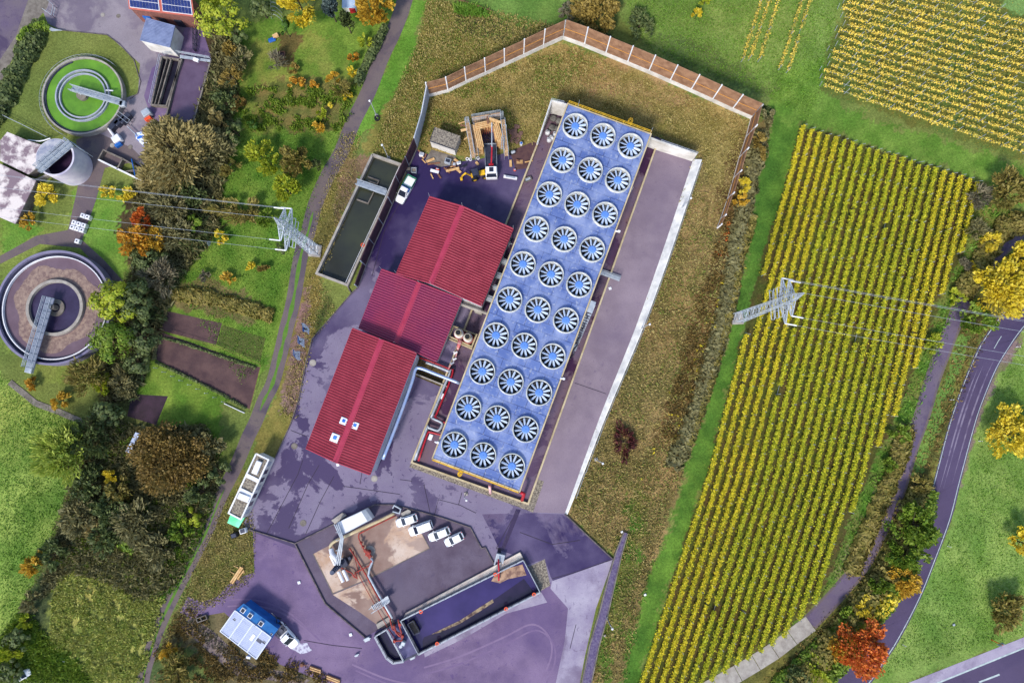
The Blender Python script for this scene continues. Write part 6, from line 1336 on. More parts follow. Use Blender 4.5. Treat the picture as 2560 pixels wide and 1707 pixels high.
for k_mh, (x, y, r, lb) in enumerate(((782,907,.55,'round pale manhole cover in the wet lane left of the middle hall'),(736,1115,.5,'round manhole cover left of the lowest hall corner'),(936,1196,.5,'round manhole cover just below the lowest hall'),(758,1307,.5,'round manhole cover above the kerbed lot'),(257,38,.3,'small round cover in the works yard, left'),(296,41,.3,'small round cover in the works yard, right'),(281,364,.35,'round cover near the tarpaulin'),(326,368,.35,'round cover beside the tarpaulin tip'))):
    p = P(x, y, 0); mb = MB(); mb.cyl((p.x, p.y), r, .03, .09, 24); mb.ring((p.x, p.y), r + .02, r + .14, .03, .07, 24); one(mb, 'manhole_cover', M['concd'] if k_mh % 2 else M['conc'], lb, 'manhole cover')
for x, y, lb in ((748,1455,'square white cover on the purple gravel, upper'),(877,1585,'square white cover on the purple gravel, lower'),(1525,721,'square white cover on the mauve grit strip'),(845,1161,'small white cap just below the hall ridge')):
    p = P(x, y, 0); mb = MB(); mb.box((p.x, p.y, .12), (.6, .6, .2), .3, .06); one(mb, 'cover', M['white'], lb, 'cover')
# ================================================================ LAMPS, FLAGS, SIGNS
def lamp(bx, by, tx, ty, label, h=None):
    b_ = P(bx, by, 0); hh = min(np.arange(1.5, 9, .1), key=lambda z: (P(tx, ty, z).xy - b_.xy).length) if h is None else h
    hh = float(max(3.5, min(hh, 6))); t = T('street_lamp', label, 'lamp', b_, None)
    m_ = MB(); m_.tube([b_, b_ + Vector((0, 0, hh))], .11, 8, r2=.07); pl_ = m_.build('pole', M['steel'], t); q = P(tx, ty, hh); d = Vector((q.x - b_.x, q.y - b_.y, 0)); d = d.normalized() * .8 if d.length > .05 else Vector((-.7, .3, 0))
    m_ = MB(); m_.tube([b_ + Vector((0,0,hh)), b_ + Vector((0,0,hh + .1)) + d * .6], .04, 6); m_.build('arm', M['steel'], t)
    e = b_ + d * .8; m_ = MB(); m_.cyl((e.x, e.y), .24, hh - .02, hh + .2, 14, .14); m_.build('lamp_head', M['white'], t)
    m_ = MB(); m_.box((b_.x, b_.y, .12), (.7, .7, .24), .3, .04); m_.build('base', M['conc'], t)
for a in ((972,396,948,352,'lamp at the head of the green pool'),(1703,522,1738,485,'lamp on the dry slope level with the timber barrier end'),(1602,822,1638,805,'lamp beside the middle of the sloping wall'),(1490,1148,1512,1161,'lamp next to the dark red bush'),(1515,1540,1540,1585,'lamp on the grass right of the planter strip'),(942,290,921,248,'lamp standing beside the grit path'),(1165,1234,1168,1252,'lamp on the pebble strip below the cooler')):
    lamp(*a)
p = P(943,297,0); mb = MB(); mb.ring((p.x, p.y), .3, .6, 0, .35, 16); one(mb, 'tyre_ring', M['black'], 'dark ring at the foot of the path lamp', 'tyre')
# flags
mflag = mat('flag_cloth', S(238,240,244,.95), S(214,218,226,.95), 2, .7)
for k, (bx, by, tx, ty, lb) in enumerate(((782,819,734,799,'white flag with grey lettering, top of the three'),(771,850,724,836,'white flag with grey lettering, middle of the three'),(761,882,716,871,'white flag with grey lettering, bottom of the three'))):
    h = 8.0; b_ = P(bx, by, 0); t = T('flag', lb, 'flag', b_); m_ = MB(); m_.tube([b_, b_ + Vector((0, 0, h))], .06, 6, r2=.035); m_.build('pole', M['steel'], t)
    m_ = MB(); d = Vector((.2, -.98, 0)); cols = 6; rows = 14; W_, H_ = 1.7, 4.4
    for j in range(rows + 1):
        for i in range(cols + 1):
            u = i / cols; v = j / rows; w = .14 * math.sin(u * 6 + v * 5 + k); q = b_ + d * (u * W_) + Vector((w * .7, w, h - .15 - v * H_ - .25 * u)); m_.v.append(tuple(q))
    for j in range(rows):
        for i in range(cols): a = j * (cols + 1) + i; m_.f.append((a, a + 1, a + cols + 2, a + cols + 1))
    cl = m_.build('cloth', mflag, t)
    m_ = MB()
    for j, (v0, v1) in enumerate(((.25,.3),(.34,.42),(.46,.5),(.54,.62),(.66,.7),(.74,.78))):
        f = []
        for s_ in (-.012,):
            for uu, vv in ((.35, v0), (.65 + .1 * (j % 2), v0), (.65 + .1 * (j % 2), v1), (.35, v1)):
                w = .14 * math.sin(uu * 6 + vv * 5 + k); q = b_ + d * (uu * W_) + Vector((w * .7, w, h - .15 - vv * H_ - .25 * uu)); f.append(q + Vector((.02, .03, .012)))
        m_.face(f)
    m_.build('lettering', M['steeld'], cl)
    m_ = MB(); f = []
    for uu, vv in ((0, 0), (1, 0), (1, .12), (0, .12)): w = .14 * math.sin(uu * 6 + vv * 5 + k); q = b_ + d * (uu * W_) + Vector((w * .7, w, h - .15 - vv * H_ - .25 * uu)); f.append(q + Vector((.02, .03, .02)))
    m_.face(f); m_.build('blue_band', M['blue'], cl)
# reflector posts and road signs
for k, (x, y, lb) in enumerate(((2383,1001,'white reflector post on the left verge of the curving road'),(2452,1104,'grey post across the verge from the big yellow bush'),(2374,1366,'grey post beside the road bend, middle right'),(2546,869,'white post at the right edge beside the road'),(2262,1612,'grey post on the verge below the red tree'))):
    b_ = P(x - 6 if k else x - 8, y - 2, 0); t = T('marker_post', lb, 'post', b_); m_ = MB(); m_.box((b_.x, b_.y, .6), (.16, .12, 1.2), 0, .03); m_.build('post', M['white'], t); m_ = MB(); m_.box((b_.x, b_.y, 1.0), (.18, .14, .2)); m_.build('band', M['black'], t)
t = T('road_sign', 'orange tipped sign post near the bottom right highway', 'sign', P(2478,1598,0)); b_ = P(2478,1598,0); m_ = MB(); m_.tube([b_, b_ + Vector((0,0,3.2))], .07, 6); m_.build('pole', M['orange'], t); m_ = MB(); m_.box((b_.x, b_.y, 2.7), (1.2, .06, .8), .4, .01); m_.build('plate', M['steel'], t)
for x, y, lb, mt in ((2385,1561,'pale blue cover on the right meadow','steel'),(160,1652,'pale box in the dark corner at lower left','white'),(1613,1486,'small blue white marker in the green strip','white'),(1555,1329,'white cover at the top of the planter strip','white'),(1512,1588,'grey marker stone right of the planter strip','conc')):
    p = P(x, y, .2); mb = MB(); mb.box((p.x, p.y, .15), (.48, .4, .3), .5, .06); one(mb, 'marker', M[mt], lb, 'marker')
t = car('parked_car', 'small white car hidden in greenery at the lower left corner', 'car', P(62,1684,0), R_(30), L_=3.2, W_=1.5, H_=1.5, group=None)
# garden things
t = T('garden_bench', 'wooden garden bench and blue tarp by the thuja', 'bench', P(688,62,0)); m_ = MB(); m_.box((*P(689,90,.4).xy, .4), (1.2, .8, .6), .5, .06); m_.build('seat', M['timber'], t); m_ = MB(); m_.box((*P(680,100,.3).xy, .3), (1.6, 1.0, .5), .4, .2); m_.build('tarp', M['blue'], t)
t = T('garden_box', 'square wooden raised bed in the allotment', 'raised bed', P(705,141,0)); m_ = MB(); m_.wall(PP([(698,132),(713,132),(712,150),(697,150),(698,132)]), .12, 0, .5); m_.build('frame', M['timberd'], t); m_ = MB(); m_.face(ccw(PP([(698,132),(713,132),(712,150),(697,150)], .35))); m_.build('soil', M['soil'], t)
t = T('greenhouse_frame', 'arched greenhouse hoops near the dark conifer', 'greenhouse', P(692,22,0)); m_ = MB()
for k in range(5):
    a, b_ = P(678 + k*.5, 8 + k * 10, 0), P(704 + k*.5, 14 + k * 10, 0); m_.tube([a.lerp(b_, .5 - .5*math.cos(q)) + Vector((0,0,2.2*math.sin(q))) for q in np.linspace(0, math.pi, 9)], .05, 5)
m_.build('hoops', M['steel'], t)
t = T('garden_house', 'small garden house with white and red roof between trees', 'garden house', P(872,10,0)); m_ = MB(); m_.box((*P(874,6,1.2).xy, 1.2), (2.6, 3.0, 2.4)); m_.build('wall', M['whitewall'], t); m_ = MB(); m_.box((*P(873,3,2.6).xy, 2.6), (3.0, 3.2, .25), 0, .08); m_.build('roof', mat('blue_white_roof', S(200,216,236), S(160,186,220), 1, .5), t); m_ = MB(); m_.box((*P(881,24,.8).xy, .8), (1.2, .9, 1.6), .2, .1); m_.build('red_awning', M['red'], t)
# plot fences and hedge edging
mb = MB(); mb.rail(PP([(390,826),(400,824),(560,872),(652,910),(655,915),(626,1030)]), .9, .04, 2.2, 1); one(mb, 'plot_fence', M['timberd'], 'thin wooden fence round the tilled plot', 'fence')
for k in range(9):
    x = 382 + k * 21; y = 920 + k * 10.5; b_ = P(x + 12, y, 0); mb = MB(); mb.tube([b_, b_ + Vector((0, 0, 1.6))], .06, 6); mb.box((b_.x, b_.y, 1.6), (.14, .14, .1)); tag(one(mb, 'fence_post', M['steel'], 'short pale post in the row below the tilled plot', 'post', group='posts below the tilled plot'))
t = T('trellis', 'white trellis lying at the end of the post row', 'trellis', P(590,1025,0)); m_ = MB()
for k in range(9): p = P(563 + k * 5.5, 1010 + k * 2.6, .4); m_.box((p.x, p.y, .3), (.5, .12, .1), -.4)
m_.beam(P(560,1008,.2), P(612,1032,.2), .1); m_.build('slats', M['white'], t)
t = T('hut_roof_pair', 'narrow white and blue ribbed shed roof beside the brown tree', 'shed', P(330,1105,0)); q = PP([(339,1080),(350,1084),(325,1132),(313,1130)], 2.4); m_ = MB(); m_.prism([Vector((p.x, p.y, 0)) for p in q], 0, 2.2); m_.build('wall', M['steeld'], t); m_ = MB(); m_.prism([q[0], q[1], q[1].lerp(q[2], .48), q[0].lerp(q[3], .48)], 2.2, 2.45); m_.prism([q[0].lerp(q[3], .52), q[1].lerp(q[2], .52), q[2], q[3]], 2.2, 2.35); m_.build('roof', mat('pale_blue_roof', S(196,208,232,.9), S(160,176,214,.9), 1, .5), t)
mb = MB(); mb.wall(PP([(25,955),(90,1008),(150,1030),(200,1052),(212,1058)]), 1.2, 0, .12); one(mb, 'concrete_path_edge', M['concd'], 'pale concrete gutter strip edging the left meadow', 'gutter')
for k, (a, b_) in enumerate((((1148,0),(1222,25)),)):
    mb = MB(); mb.tube([P(*a, .3), P(*b_, .3)], .22, 8); mb.tube([P(1150,3,.3), P(1160,10,.3)], .12, 6); one(mb, 'fallen_log', M['timberd'], 'long grey log lying in the top meadow', 'log')

# ================================================================ PYLONS
def lattice(mb, f0, f1, n, r=.07):
    """f0,f1: four corner points bottom/top"""
    for c in range(4): mb.tube([f0[c], f1[c]], r, 4)
    for k in range(n):
        t0, t1 = k / n, (k + 1) / n
        for c in range(4):
            d = (c + 1) % 4; a0, a1 = f0[c].lerp(f1[c], t0), f0[c].lerp(f1[c], t1); b0, b1 = f0[d].lerp(f1[d], t0), f0[d].lerp(f1[d], t1)
            mb.tube([a0, b1] if k % 2 else [b0, a1], r * .6, 4); mb.tube([a1, b1], r * .6, 4)
def pylon(label, base, ang, H_, tip_h, arms, bars):
    b_ = P(*base, 0); t = T('power_pylon', label, 'pylon', b_, None)
    u = Vector((math.cos(ang), math.sin(ang), 0)); v = Vector((-u.y, u.x, 0))   # u = arm direction
    sq = lambda s, z: [b_ + u * (s * i) + v * (s * j) + Vector((0, 0, z)) for i, j in ((-1,-1),(1,-1),(1,1),(-1,1))]
    m_ = MB(); m_.prism([p for p in sq(1.25, 0)], -.1, .5); m_.build('foundation', M['conc'], t)
    m_ = MB(); lattice(m_, sq(.95, .5), sq(.5, H_), 16, .075); lattice(m_, sq(.5, H_), sq(.06, tip_h), 6, .06); m_.build('mast', mat('pylon_paint', S(206,214,226,.9), S(178,188,204,.9), 1, .45, metal=.3) if 'pylon_paint' not in bpy.data.materials else bpy.data.materials['pylon_paint'], t)
    mp = bpy.data.materials['pylon_paint']; tips = []
    for z, half in arms:
        m_ = MB()
        for s in (-1, 1):
            r0 = [b_ + u * (s * .5) + v * (.55 * j) + Vector((0, 0, z + dz)) for j, dz in ((-1,-.45),(1,-.45),(1,.75),(-1,.75))]
            tp = b_ + u * (s * half) + Vector((0, 0, z)); r1 = [tp + v * (.1 * j) + Vector((0, 0, dz)) for j, dz in ((-1,-.04),(1,-.04),(1,.04),(-1,.04))]
            lattice(m_, r0, r1, 5, .06); tips.append(tp)
        m_.build('cross_arm', mp, t)
    for z, half in bars:
        m_ = MB()
        for j in (-.28, .28): m_.tube([b_ + u * -half + v * j + Vector((0,0,z)), b_ + u * half + v * j + Vector((0,0,z))], .07, 4)
        for k in range(5): q = b_ + u * (half * (k - 2) / 2) + Vector((0,0,z)); m_.tube([q + v * .28, q - v * .28], .04, 4)
        m_.build('work_frame', mp, t)
    return b_, u, v, tips, b_ + Vector((0, 0, tip_h))
pb, pu, pv, ptips, ptop = pylon('lattice pylon left, standing beside the grit path', (789,628), R_(84), 21.6, 25.4, [(21.0, 2.9), (17.6, 3.9)], [(15.4, 2.7), (13.6, 2.5)])
qb, qu, qv, qtips, qtop = pylon('lattice pylon right, at the vineyard edge', (1842,796), R_(92), 28.0, 32.0, [(26.8, 3.0), (24.0, 3.95)], [(22.3, 2.6), (20.7, 2.6), (18.8, 2.6)])
def wires(tips, top, ends, names):
    for k, (s, e) in enumerate(zip([top] + tips, ends)):
        L_ = (e - s).length; mb = MB(); pts = [s.lerp(e, f) + Vector((0, 0, -4 * f * (1 - f) * L_ * .012)) for f in np.linspace(0, 1, 24)]
        d = Vector((0, 0, 0)); mb.tube(pts, .024, 4)
        q = s.lerp(e, 2.2 / L_); i = MB(); 
        o = T('power_line', names[k], 'power line', s); mb.build('wire', M['steel'], o)
        if k: i.tube([s, pts[0].lerp(pts[1], min(1, 2.0 / (pts[1] - pts[0]).length))], .12, 6); i.build('insulator', M['white'], o)
nm = ['topmost earth wire', 'wire from the upper arm, lower end', 'wire from the upper arm, upper end', 'wire from the lower arm, lower end', 'wire from the lower arm, upper end']
dl = P(-420, 400, 21) - P(685, 533, 21); dl.z = 0
wires(ptips, ptop, [ptop + dl + Vector((0,0,-2)), ptips[0] + dl, ptips[1] + dl, ptips[2] + dl, ptips[3] + dl], [s + ' running left from the left pylon' for s in nm])
dr = P(2900, 900, 28) - P(1990, 745, 28); dr.z = 0
wires(qtips, qtop, [qtop + dr, qtips[0] + dr, qtips[1] + dr, qtips[2] + dr, qtips[3] + dr], [s + ' running right from the right pylon' for s in nm])
# ================================================================ PLANTS
LM = {
 'yellow': leafmat('leaf_yellow', [(204,184,46),(234,212,54),(246,224,86),(174,172,60)]),
 'amber': leafmat('leaf_amber', [(196,156,58),(226,184,60),(208,172,68),(156,144,66)]),
 'orange': leafmat('leaf_orange', [(220,150,54),(238,172,56),(182,156,62),(216,124,48)]),
 'red': leafmat('leaf_red', [(224,104,50),(236,140,58),(204,92,52),(186,146,64)]),
 'lime': leafmat('leaf_lime', [(124,152,36),(168,186,50),(194,198,64),(96,124,40)]),
 'green': leafmat('leaf_green', [(80,112,36),(112,144,44),(142,164,58),(66,92,40)]),
 'olive': leafmat('leaf_olive', [(96,98,50),(140,134,64),(168,152,84),(80,84,46)]),
 'brown': leafmat('leaf_brown', [(122,106,60),(158,136,68),(184,160,84),(100,90,56)]),
 'dark': leafmat('leaf_dark', [(66,80,54),(96,112,66),(122,136,80),(52,62,52)]),
 'murk': leafmat('leaf_murk', [(98,94,64),(130,126,82),(156,150,104),(76,76,60)]),
 'grey': leafmat('leaf_grey', [(108,104,88),(146,136,112),(128,126,100),(84,80,70)]),
 'spruce': leafmat('leaf_spruce', [(96,116,116),(140,158,156),(80,98,100),(60,76,80)]),
 'burgundy': leafmat('leaf_burgundy', [(90,38,40),(112,56,52),(74,34,38),(96,70,44)]),
 'tan': leafmat('leaf_tan', [(132,120,76),(170,154,98),(192,176,118),(116,108,66)]),
 'copper': leafmat('leaf_copper', [(96,84,52),(128,106,58),(154,128,66),(84,86,48)]),
 'willow': leafmat('leaf_willow', [(120,150,50),(170,190,80),(196,208,100),(90,120,56)]),
 'thuja': leafmat('leaf_thuja', [(44,74,26),(62,98,30),(80,116,36),(34,58,28)]),
 'vine_y': leafmat('leaf_vine_yellow', [(160,160,36),(198,188,42),(222,200,52),(154,164,40),(200,178,42)], scale=.07, k=1.15),
 'vine_g': leafmat('leaf_vine_green', [(134,152,38),(172,180,42),(206,194,48),(140,158,38),(188,182,44)], scale=.07, k=1.15),
 'vine_d': leafmat('leaf_vine_golden', [(204,182,72),(228,204,88),(214,184,78),(178,170,76),(140,140,68)], scale=.12, k=1.1),
}
def crown_pts(n, r, h0, h1, clumps, rs, shape):
    """leaf centres + outward normals; clumps of leaves spread through an ellipsoid shell"""
    nc = clumps; th = rs.uniform(0, 2*np.pi, nc); cz = rs.uniform(-.55, 1, nc); q = np.sqrt(1 - cz**2 * .98); rad = rs.uniform(.45, .86, nc)
    lob = 1 + .16 * np.sin(3 * th + rs.uniform(0, 6)) + .10 * np.sin(5 * th + rs.uniform(0, 6))
    cc = np.stack([np.cos(th) * q * rad * lob * r, np.sin(th) * q * rad * lob * r, (cz * rad * .5 + .5) * (h1 - h0) + h0], 1)
    if shape == 'cone':
        f = np.clip(1 - (cc[:, 2] - h0) / (h1 - h0), .06, 1); cc[:, :2] *= (f * 1.1)[:, None]
    cs = rs.uniform(.16, .34, nc) * r
    k = rs.integers(0, nc, n); d = unit(rs.normal(size=(n, 3))); d[:, 2] = np.where(d[:, 2] < -.2, -d[:, 2], d[:, 2]); rr = rs.uniform(.55, 1.05, n)[:, None]
    pos = cc[k] + d * rr * cs[k][:, None] * np.array([1, 1, .75])
    return pos, unit(d + .35 * unit(cc[k] - cc.mean(0)))
def tree(name, label, px, rpx, h, col, cat=None, group=None, shape='round', dens=1.0, size=.25, elong=1.0, twig=False, low=.18, asp=None):
    z = h * .55; p = P(px[0], px[1], z); at = Vector((p.x, p.y, 0)); r = 1.08 * rpx / 1706.67 * (CAMH - z); seed = int(px[0] * 13 + px[1] * 7) % 99991; rs = np.random.default_rng(seed)
    t = T(name, label, cat or ('tree' if h > 4 else 'bush'), at, group)
    n = int(min(13000, 90 + 46 * r * r * dens * (1 + h / r * .25) / (size / .26) ** 1.5)); cl = max(6, int(7 + r * r * 1.5))
    pos, nr = crown_pts(n, r, h * low, h, min(cl, 110), rs, shape)
    a = unit(np.cross(nr, rs.normal(size=(n, 3)))); b = np.cross(nr, a); s = size * rs.uniform(.6, 1.3, n)[:, None]
    if elong != 1.0:
        out = unit(pos * np.array([1, 1, .6]) + rs.normal(size=(n, 3)) * r * .35); a = out; b = unit(np.cross(a, rs.normal(size=(n, 3))))
        U, V_ = a * s * elong, b * s / max(1, elong * .8)
    else: U, V_ = a * s, b * s * .75
    if asp: pos[:, 0] *= asp[0]; pos[:, 1] *= asp[1]
    quads_obj('crown', pos, U, V_, LM[col], t)
    m_ = MB(); tr = max(.07, r * .06); m_.tube([(0, 0, 0), (rs.uniform(-.1, .1), rs.uniform(-.1, .1), h * .35), (0, 0, h * .75)], tr, 7, r2=tr * .35)
    for k in range(6 if h > 3 else 4):
        an = 2 * math.pi * k / 6 + rs.uniform(-.3, .3); zz = h * rs.uniform(.2, .5); q = r * rs.uniform(.5, .8)
        m_.tube([(0, 0, zz), (q * .5 * math.cos(an), q * .5 * math.sin(an), zz + h * .18), (q * math.cos(an), q * math.sin(an), min(h * .9, zz + h * .4))], tr * .4, 5, r2=tr * .12)
    m_.build('trunk', M['trunk'], t, local=True)
    return t
TR = [
 ('bush','pale olive bush in the lower left wood',(300,1225),34,3.5,'olive',dict(elong=1.8)),
 ('bush','tan bush amid the lower left wood',(240,1320),28,3.5,'tan',dict(elong=2)),
 ('bush','fresh green bush above the round meadow',(320,1355),30,2.6,'green',{}),
 ('bush','fresh green bush right of the dark thicket by the path',(480,1290),26,2.4,'lime',dict(dens=.8)),
 ('bush','tan grey bush in the dark belt beside the allotment',(545,305),26,4.5,'tan',dict(elong=2)),
 ('bush','olive bush in the dark belt beside the yellow green trees',(575,420),26,4,'olive',dict(elong=1.6)),
 ('bush','green bush in the belt left of the garden lawn',(490,560),24,3.5,'green',{}),
 ('bush','rusty bush at the lower right of the mauve basin',(600,262),20,3.6,'copper',dict(elong=1.4)),
 # name,label,px,r,h,col,extra
 ('leafy_tree','light green tree right of the solar panel roof',(552,40),60,9,'lime',dict(dens=1.2)),
 ('bush','brownish bush between solar roof and dark thicket',(572,130),24,4,'brown',dict(elong=2)),
 ('thicket_shrub','dark shrub below the light green tree, top left',(596,150),34,3.5,'murk',dict(elong=2)),
 ('thicket_shrub','orange brown shrub right of the mauve basin',(582,195),30,4,'brown',dict(elong=2)),
 ('thicket_shrub','dark tangle between mauve basin and allotment',(566,258),32,4,'dark',dict(elong=1.6)),
 ('thicket_shrub','dark red shrub under the mauve basin',(520,316),24,4,'murk',dict(elong=2)),
 ('thicket_shrub','brown black tangle below the dark red shrub',(535,375),55,5,'murk',dict(elong=2.2)),
 ('thicket_shrub','dark green shrub at the allotment edge, upper left',(588,330),32,4,'dark',{}),
 ('thicket_shrub','dark ivy green shrub next to the mauve basin corner',(590,90),30,4,'dark',{}),
 ('willow_tree','large tan olive willow above the overhead wires',(440,385),88,9,'tan',dict(elong=2.2,dens=1.3)),
 ('willow_tree','smaller tan willow beside the tarpaulin',(412,330),46,7,'tan',dict(elong=2.6)),
 ('willow_tree','tan willow nearest the storage bays',(392,440),46,6,'tan',dict(elong=2.6)),
 ('thicket_shrub','murky bare shrub under the wires, left of the garden',(418,520),52,4.5,'murk',dict(elong=2.4)),
 ('thicket_shrub','dark brown tangle right of the orange tree',(440,590),46,4.5,'murk',dict(elong=2.4)),
 ('thicket_shrub','dark shrub where wires cross the garden edge',(470,490),40,4,'dark',dict(elong=1.6)),
 ('shrub','golden shrub left of the works road',(122,486),30,2.6,'yellow',dict(elong=1.5)),
 ('shrub','golden orange shrub beside the white streaked slab',(72,553),21,2.4,'amber',dict(elong=1.5)),
 ('shrub','yellow shrub below the storage bays, left one',(268,481),20,2.2,'yellow',dict(elong=1.5,asp=(1.3,.8))),
 ('shrub','yellow shrub below the storage bays, right one',(316,486),22,2.2,'yellow',dict(elong=1.5,asp=(1.3,.8))),
 ('maple_tree','fiery red tree top above the orange tree',(358,548),28,6,'red',dict(elong=1.6)),
 ('maple_tree','bright orange tree left of the dark thicket',(338,604),44,6.5,'orange',dict(elong=1.5,dens=1.3)),
 ('maple_tree','thin orange brown tree right of the bright orange one',(395,600),34,5,'amber',dict(elong=2,dens=.6)),
 ('bare_tree','grey bare tree between brown tank and garden',(403,694),44,5,'grey',dict(elong=3.0)),
 ('thicket_shrub','black green shrub under the grey bare tree',(370,650),46,4,'dark',{}),
 ('leafy_tree','bright lime tree overlapping the brown tank, upper',(285,752),56,10,'lime',dict(dens=1.5)),
 ('leafy_tree','shaded side of the bright lime tree as a separate dark crown',(345,755),52,8,'dark',dict(dens=1.3)),  # darker side of the lime tree, its shade put into dark leaves
 ('leafy_tree','green yellow tree overlapping the brown tank, lower',(283,850),56,9,'green',dict(dens=1.5)),
 ('thicket_shrub','dark tree mass above the tilled plot corner',(350,840),44,7,'dark',{}),
 ('thicket_shrub','dark shrub between lower green tree and plot',(345,905),40,5,'dark',{}),
 ('bare_tree','olive bare tree below the brown tank',(220,945),50,5,'olive',dict(elong=3,dens=.8)),
 ('shrub','yellow green shrub below the brown tank',(255,958),28,3,'lime',dict(elong=1.5,dens=.7)),
 ('thicket_shrub','brown tangle right of the olive bare tree',(305,960),38,4,'murk',dict(elong=2.4)),
 ('shrub','salmon orange shrub beside the pale gutter strip',(80,958),17,2,'orange',dict(elong=1.5)),
 ('shrub','orange gold shrub at the bend of the gutter strip',(150,1000),22,2,'amber',dict(elong=1.8)),
 ('thicket_shrub','dark conifer like shrub above the weeping willow',(265,1030),42,6,'dark',{}),
 ('willow_tree','pale green weeping willow leaning over the left meadow',(158,1130),66,11,'willow',dict(elong=2.4,dens=1.6)),
 ('willow_tree','dark green half of the weeping willow group',(222,1098),52,9,'dark',dict(elong=2,dens=1.3)),
 ('copper_tree','broad copper brown tree beside the grit path',(425,1145),88,6.0,'copper',dict(elong=1.2,dens=1.6,size=.19,asp=(1.05,.95))),
 ('thicket_shrub','dark shrub at the right side of the copper tree',(512,1110),44,4.5,'murk',dict(elong=1.6)),
 ('thicket_shrub','blue green shrub between copper tree and path',(552,1180),28,4,'dark',{}),
 ('thicket_shrub','dark shrub at the lower right of the copper tree',(505,1230),34,3.5,'dark',dict(elong=1.6)),
 ('shrub','small yellow orange shrub left of the copper tree',(281,1186),17,3,'yellow',dict(elong=1.4)),
 ('thicket_shrub','bluish thicket shrub below the weeping willow',(215,1215),48,4,'dark',dict(elong=1.5)),
 ('thicket_shrub','grey green thicket shrub on the meadow edge',(195,1295),50,4,'murk',dict(elong=1.8)),
 ('thicket_shrub','dark thicket shrub in the middle of the lower left wood',(270,1275),46,4,'dark',dict(elong=1.6)),
 ('thicket_shrub','brown thicket shrub right of the lower left wood',(335,1305),54,4,'murk',dict(elong=2.2)),
 ('thicket_shrub','dark green thicket shrub above the round meadow',(255,1345),40,3.5,'dark',dict(elong=1.6)),
 ('thicket_shrub','brown grey thicket shrub beside the round meadow',(395,1370),44,3.5,'murk',dict(elong=2)),
 ('thicket_shrub','green shrub strip along the grit path, lower left',(450,1330),36,2.5,'green',dict(elong=1.5,dens=.7)),
 ('thicket_shrub','dark shrub on the left rim of the round meadow',(135,1385),36,3.5,'dark',dict(elong=1.6)),
 ('shrub','orange gold tree on the left rim of the round meadow',(86,1415),30,4.5,'amber',dict(elong=2)),
 ('thicket_shrub','dark hedge shrub beside the left meadow, lower',(80,1500),27,3,'murk',dict(elong=2)),
 ('shrub','small yellow green shrub in the lower left hedge',(68,1552),18,3,'lime',dict(elong=1.4)),
 ('shrub','bright yellow green tree at the lower left edge',(28,1634),24,4,'lime',dict(elong=1.8,asp=(1.3,.9))),
 ('thicket_shrub','dark shrub in the lower left corner',(40,1600),34,3.5,'dark',{}),
 ('thicket_shrub','dark green shrub at the bottom left corner',(25,1680),34,3,'dark',{}),
 ('shrub','orange shrub at the foot of the grit path',(418,1622),20,2.6,'amber',dict(elong=1.8)),
 ('shrub','pale green drooping shrub at the bottom edge',(440,1676),40,4,'olive',dict(elong=2.4)),
 ('conifer','rounded blue green conifer at the top edge',(652,20),30,7,'dark',{}),
 ('thuja_tree','columnar green thuja with dark side',(713,72),19,6,'thuja',dict(shape='round',dens=2.5,asp=(.9,1.5))),
 ('leafy_tree','golden tree at the top edge, left of the blue spruce',(752,15),52,9,'yellow',dict(elong=1.4,dens=1.4)),
 ('spruce_tree','silver blue spruce at the top edge',(824,18),30,10,'spruce',dict(shape='cone',dens=2.2,elong=1.8)),
 ('spruce_tree','dark green spruce beside the garden house',(866,55),29,8,'dark',dict(shape='cone',dens=2.2,elong=1.8)),
 ('leafy_tree','golden orange tree beside the top of the path',(938,22),52,9,'amber',dict(elong=1.4,dens=1.4)),
 ('shrub','bare yellow shrub by the path below the golden orange tree',(916,108),20,3,'lime',dict(elong=2,dens=.6)),
 ('shrub','orange yellow shrub by the path hedge, upper',(884,143),16,2.5,'orange',dict(elong=1.4)),
 ('shrub','yellow shrub by the path hedge, lower',(880,184),17,2.5,'yellow',dict(elong=1.4)),
 ('shrub','long orange shrub in the middle of the allotment',(742,207),20,2,'orange',dict(elong=1.3,asp=(1.4,.6))),
 ('shrub','small orange shrub right of the long one',(786,214),11,2,'orange',dict(elong=1.3)),
 ('shrub','amber shrub near the allotment posts',(834,196),18,2,'amber',dict(elong=1.5)),
 ('shrub','amber shrub nearest the path in the allotment',(868,240),14,2,'yellow',dict(elong=1.4)),
 ('shrub','tiny yellow shrub low in the allotment',(824,265),8,1.6,'yellow',{}),
 ('shrub','tan shrub at the lower allotment edge',(798,318),16,2,'amber',dict(elong=2,dens=.7)),
 ('shrub','pale green shrub above the tan one',(800,283),16,2,'lime',dict(elong=2,dens=.6)),
 ('bush','rounded green bush with a dark shadow',(634,312),16,3.4,'thuja',dict(dens=1.5)),
 ('fruit_tree','thin bare fruit tree beside the raised bed',(690,155),26,3.4,'grey',dict(elong=3.5,dens=.4)),
 ('fruit_tree','thin bare fruit tree near the path in the allotment',(852,225),24,3.4,'olive',dict(elong=3.5,dens=.4)),
 ('shrub','reddish brown shrub near the allotment centre',(737,175),15,1.8,'brown',dict(elong=1.8)),
 ('leafy_tree','yellow green tree left of the big garden tree',(650,385),34,5,'lime',dict(elong=1.5)),
 ('leafy_tree','yellow green tree spreading between the garden trees',(680,415),30,5,'lime',dict(elong=1.5)),
 ('leafy_tree','big olive gold tree by the path',(738,400),42,7,'olive',dict(elong=1.7,dens=1.5)),
 ('leafy_tree','yellow green tree above the left pylon',(715,472),36,6,'lime',dict(elong=1.5,dens=1.4)),
 ('bush','dark bush at the right side of the big garden tree',(790,415),19,4,'dark',dict(elong=2)),
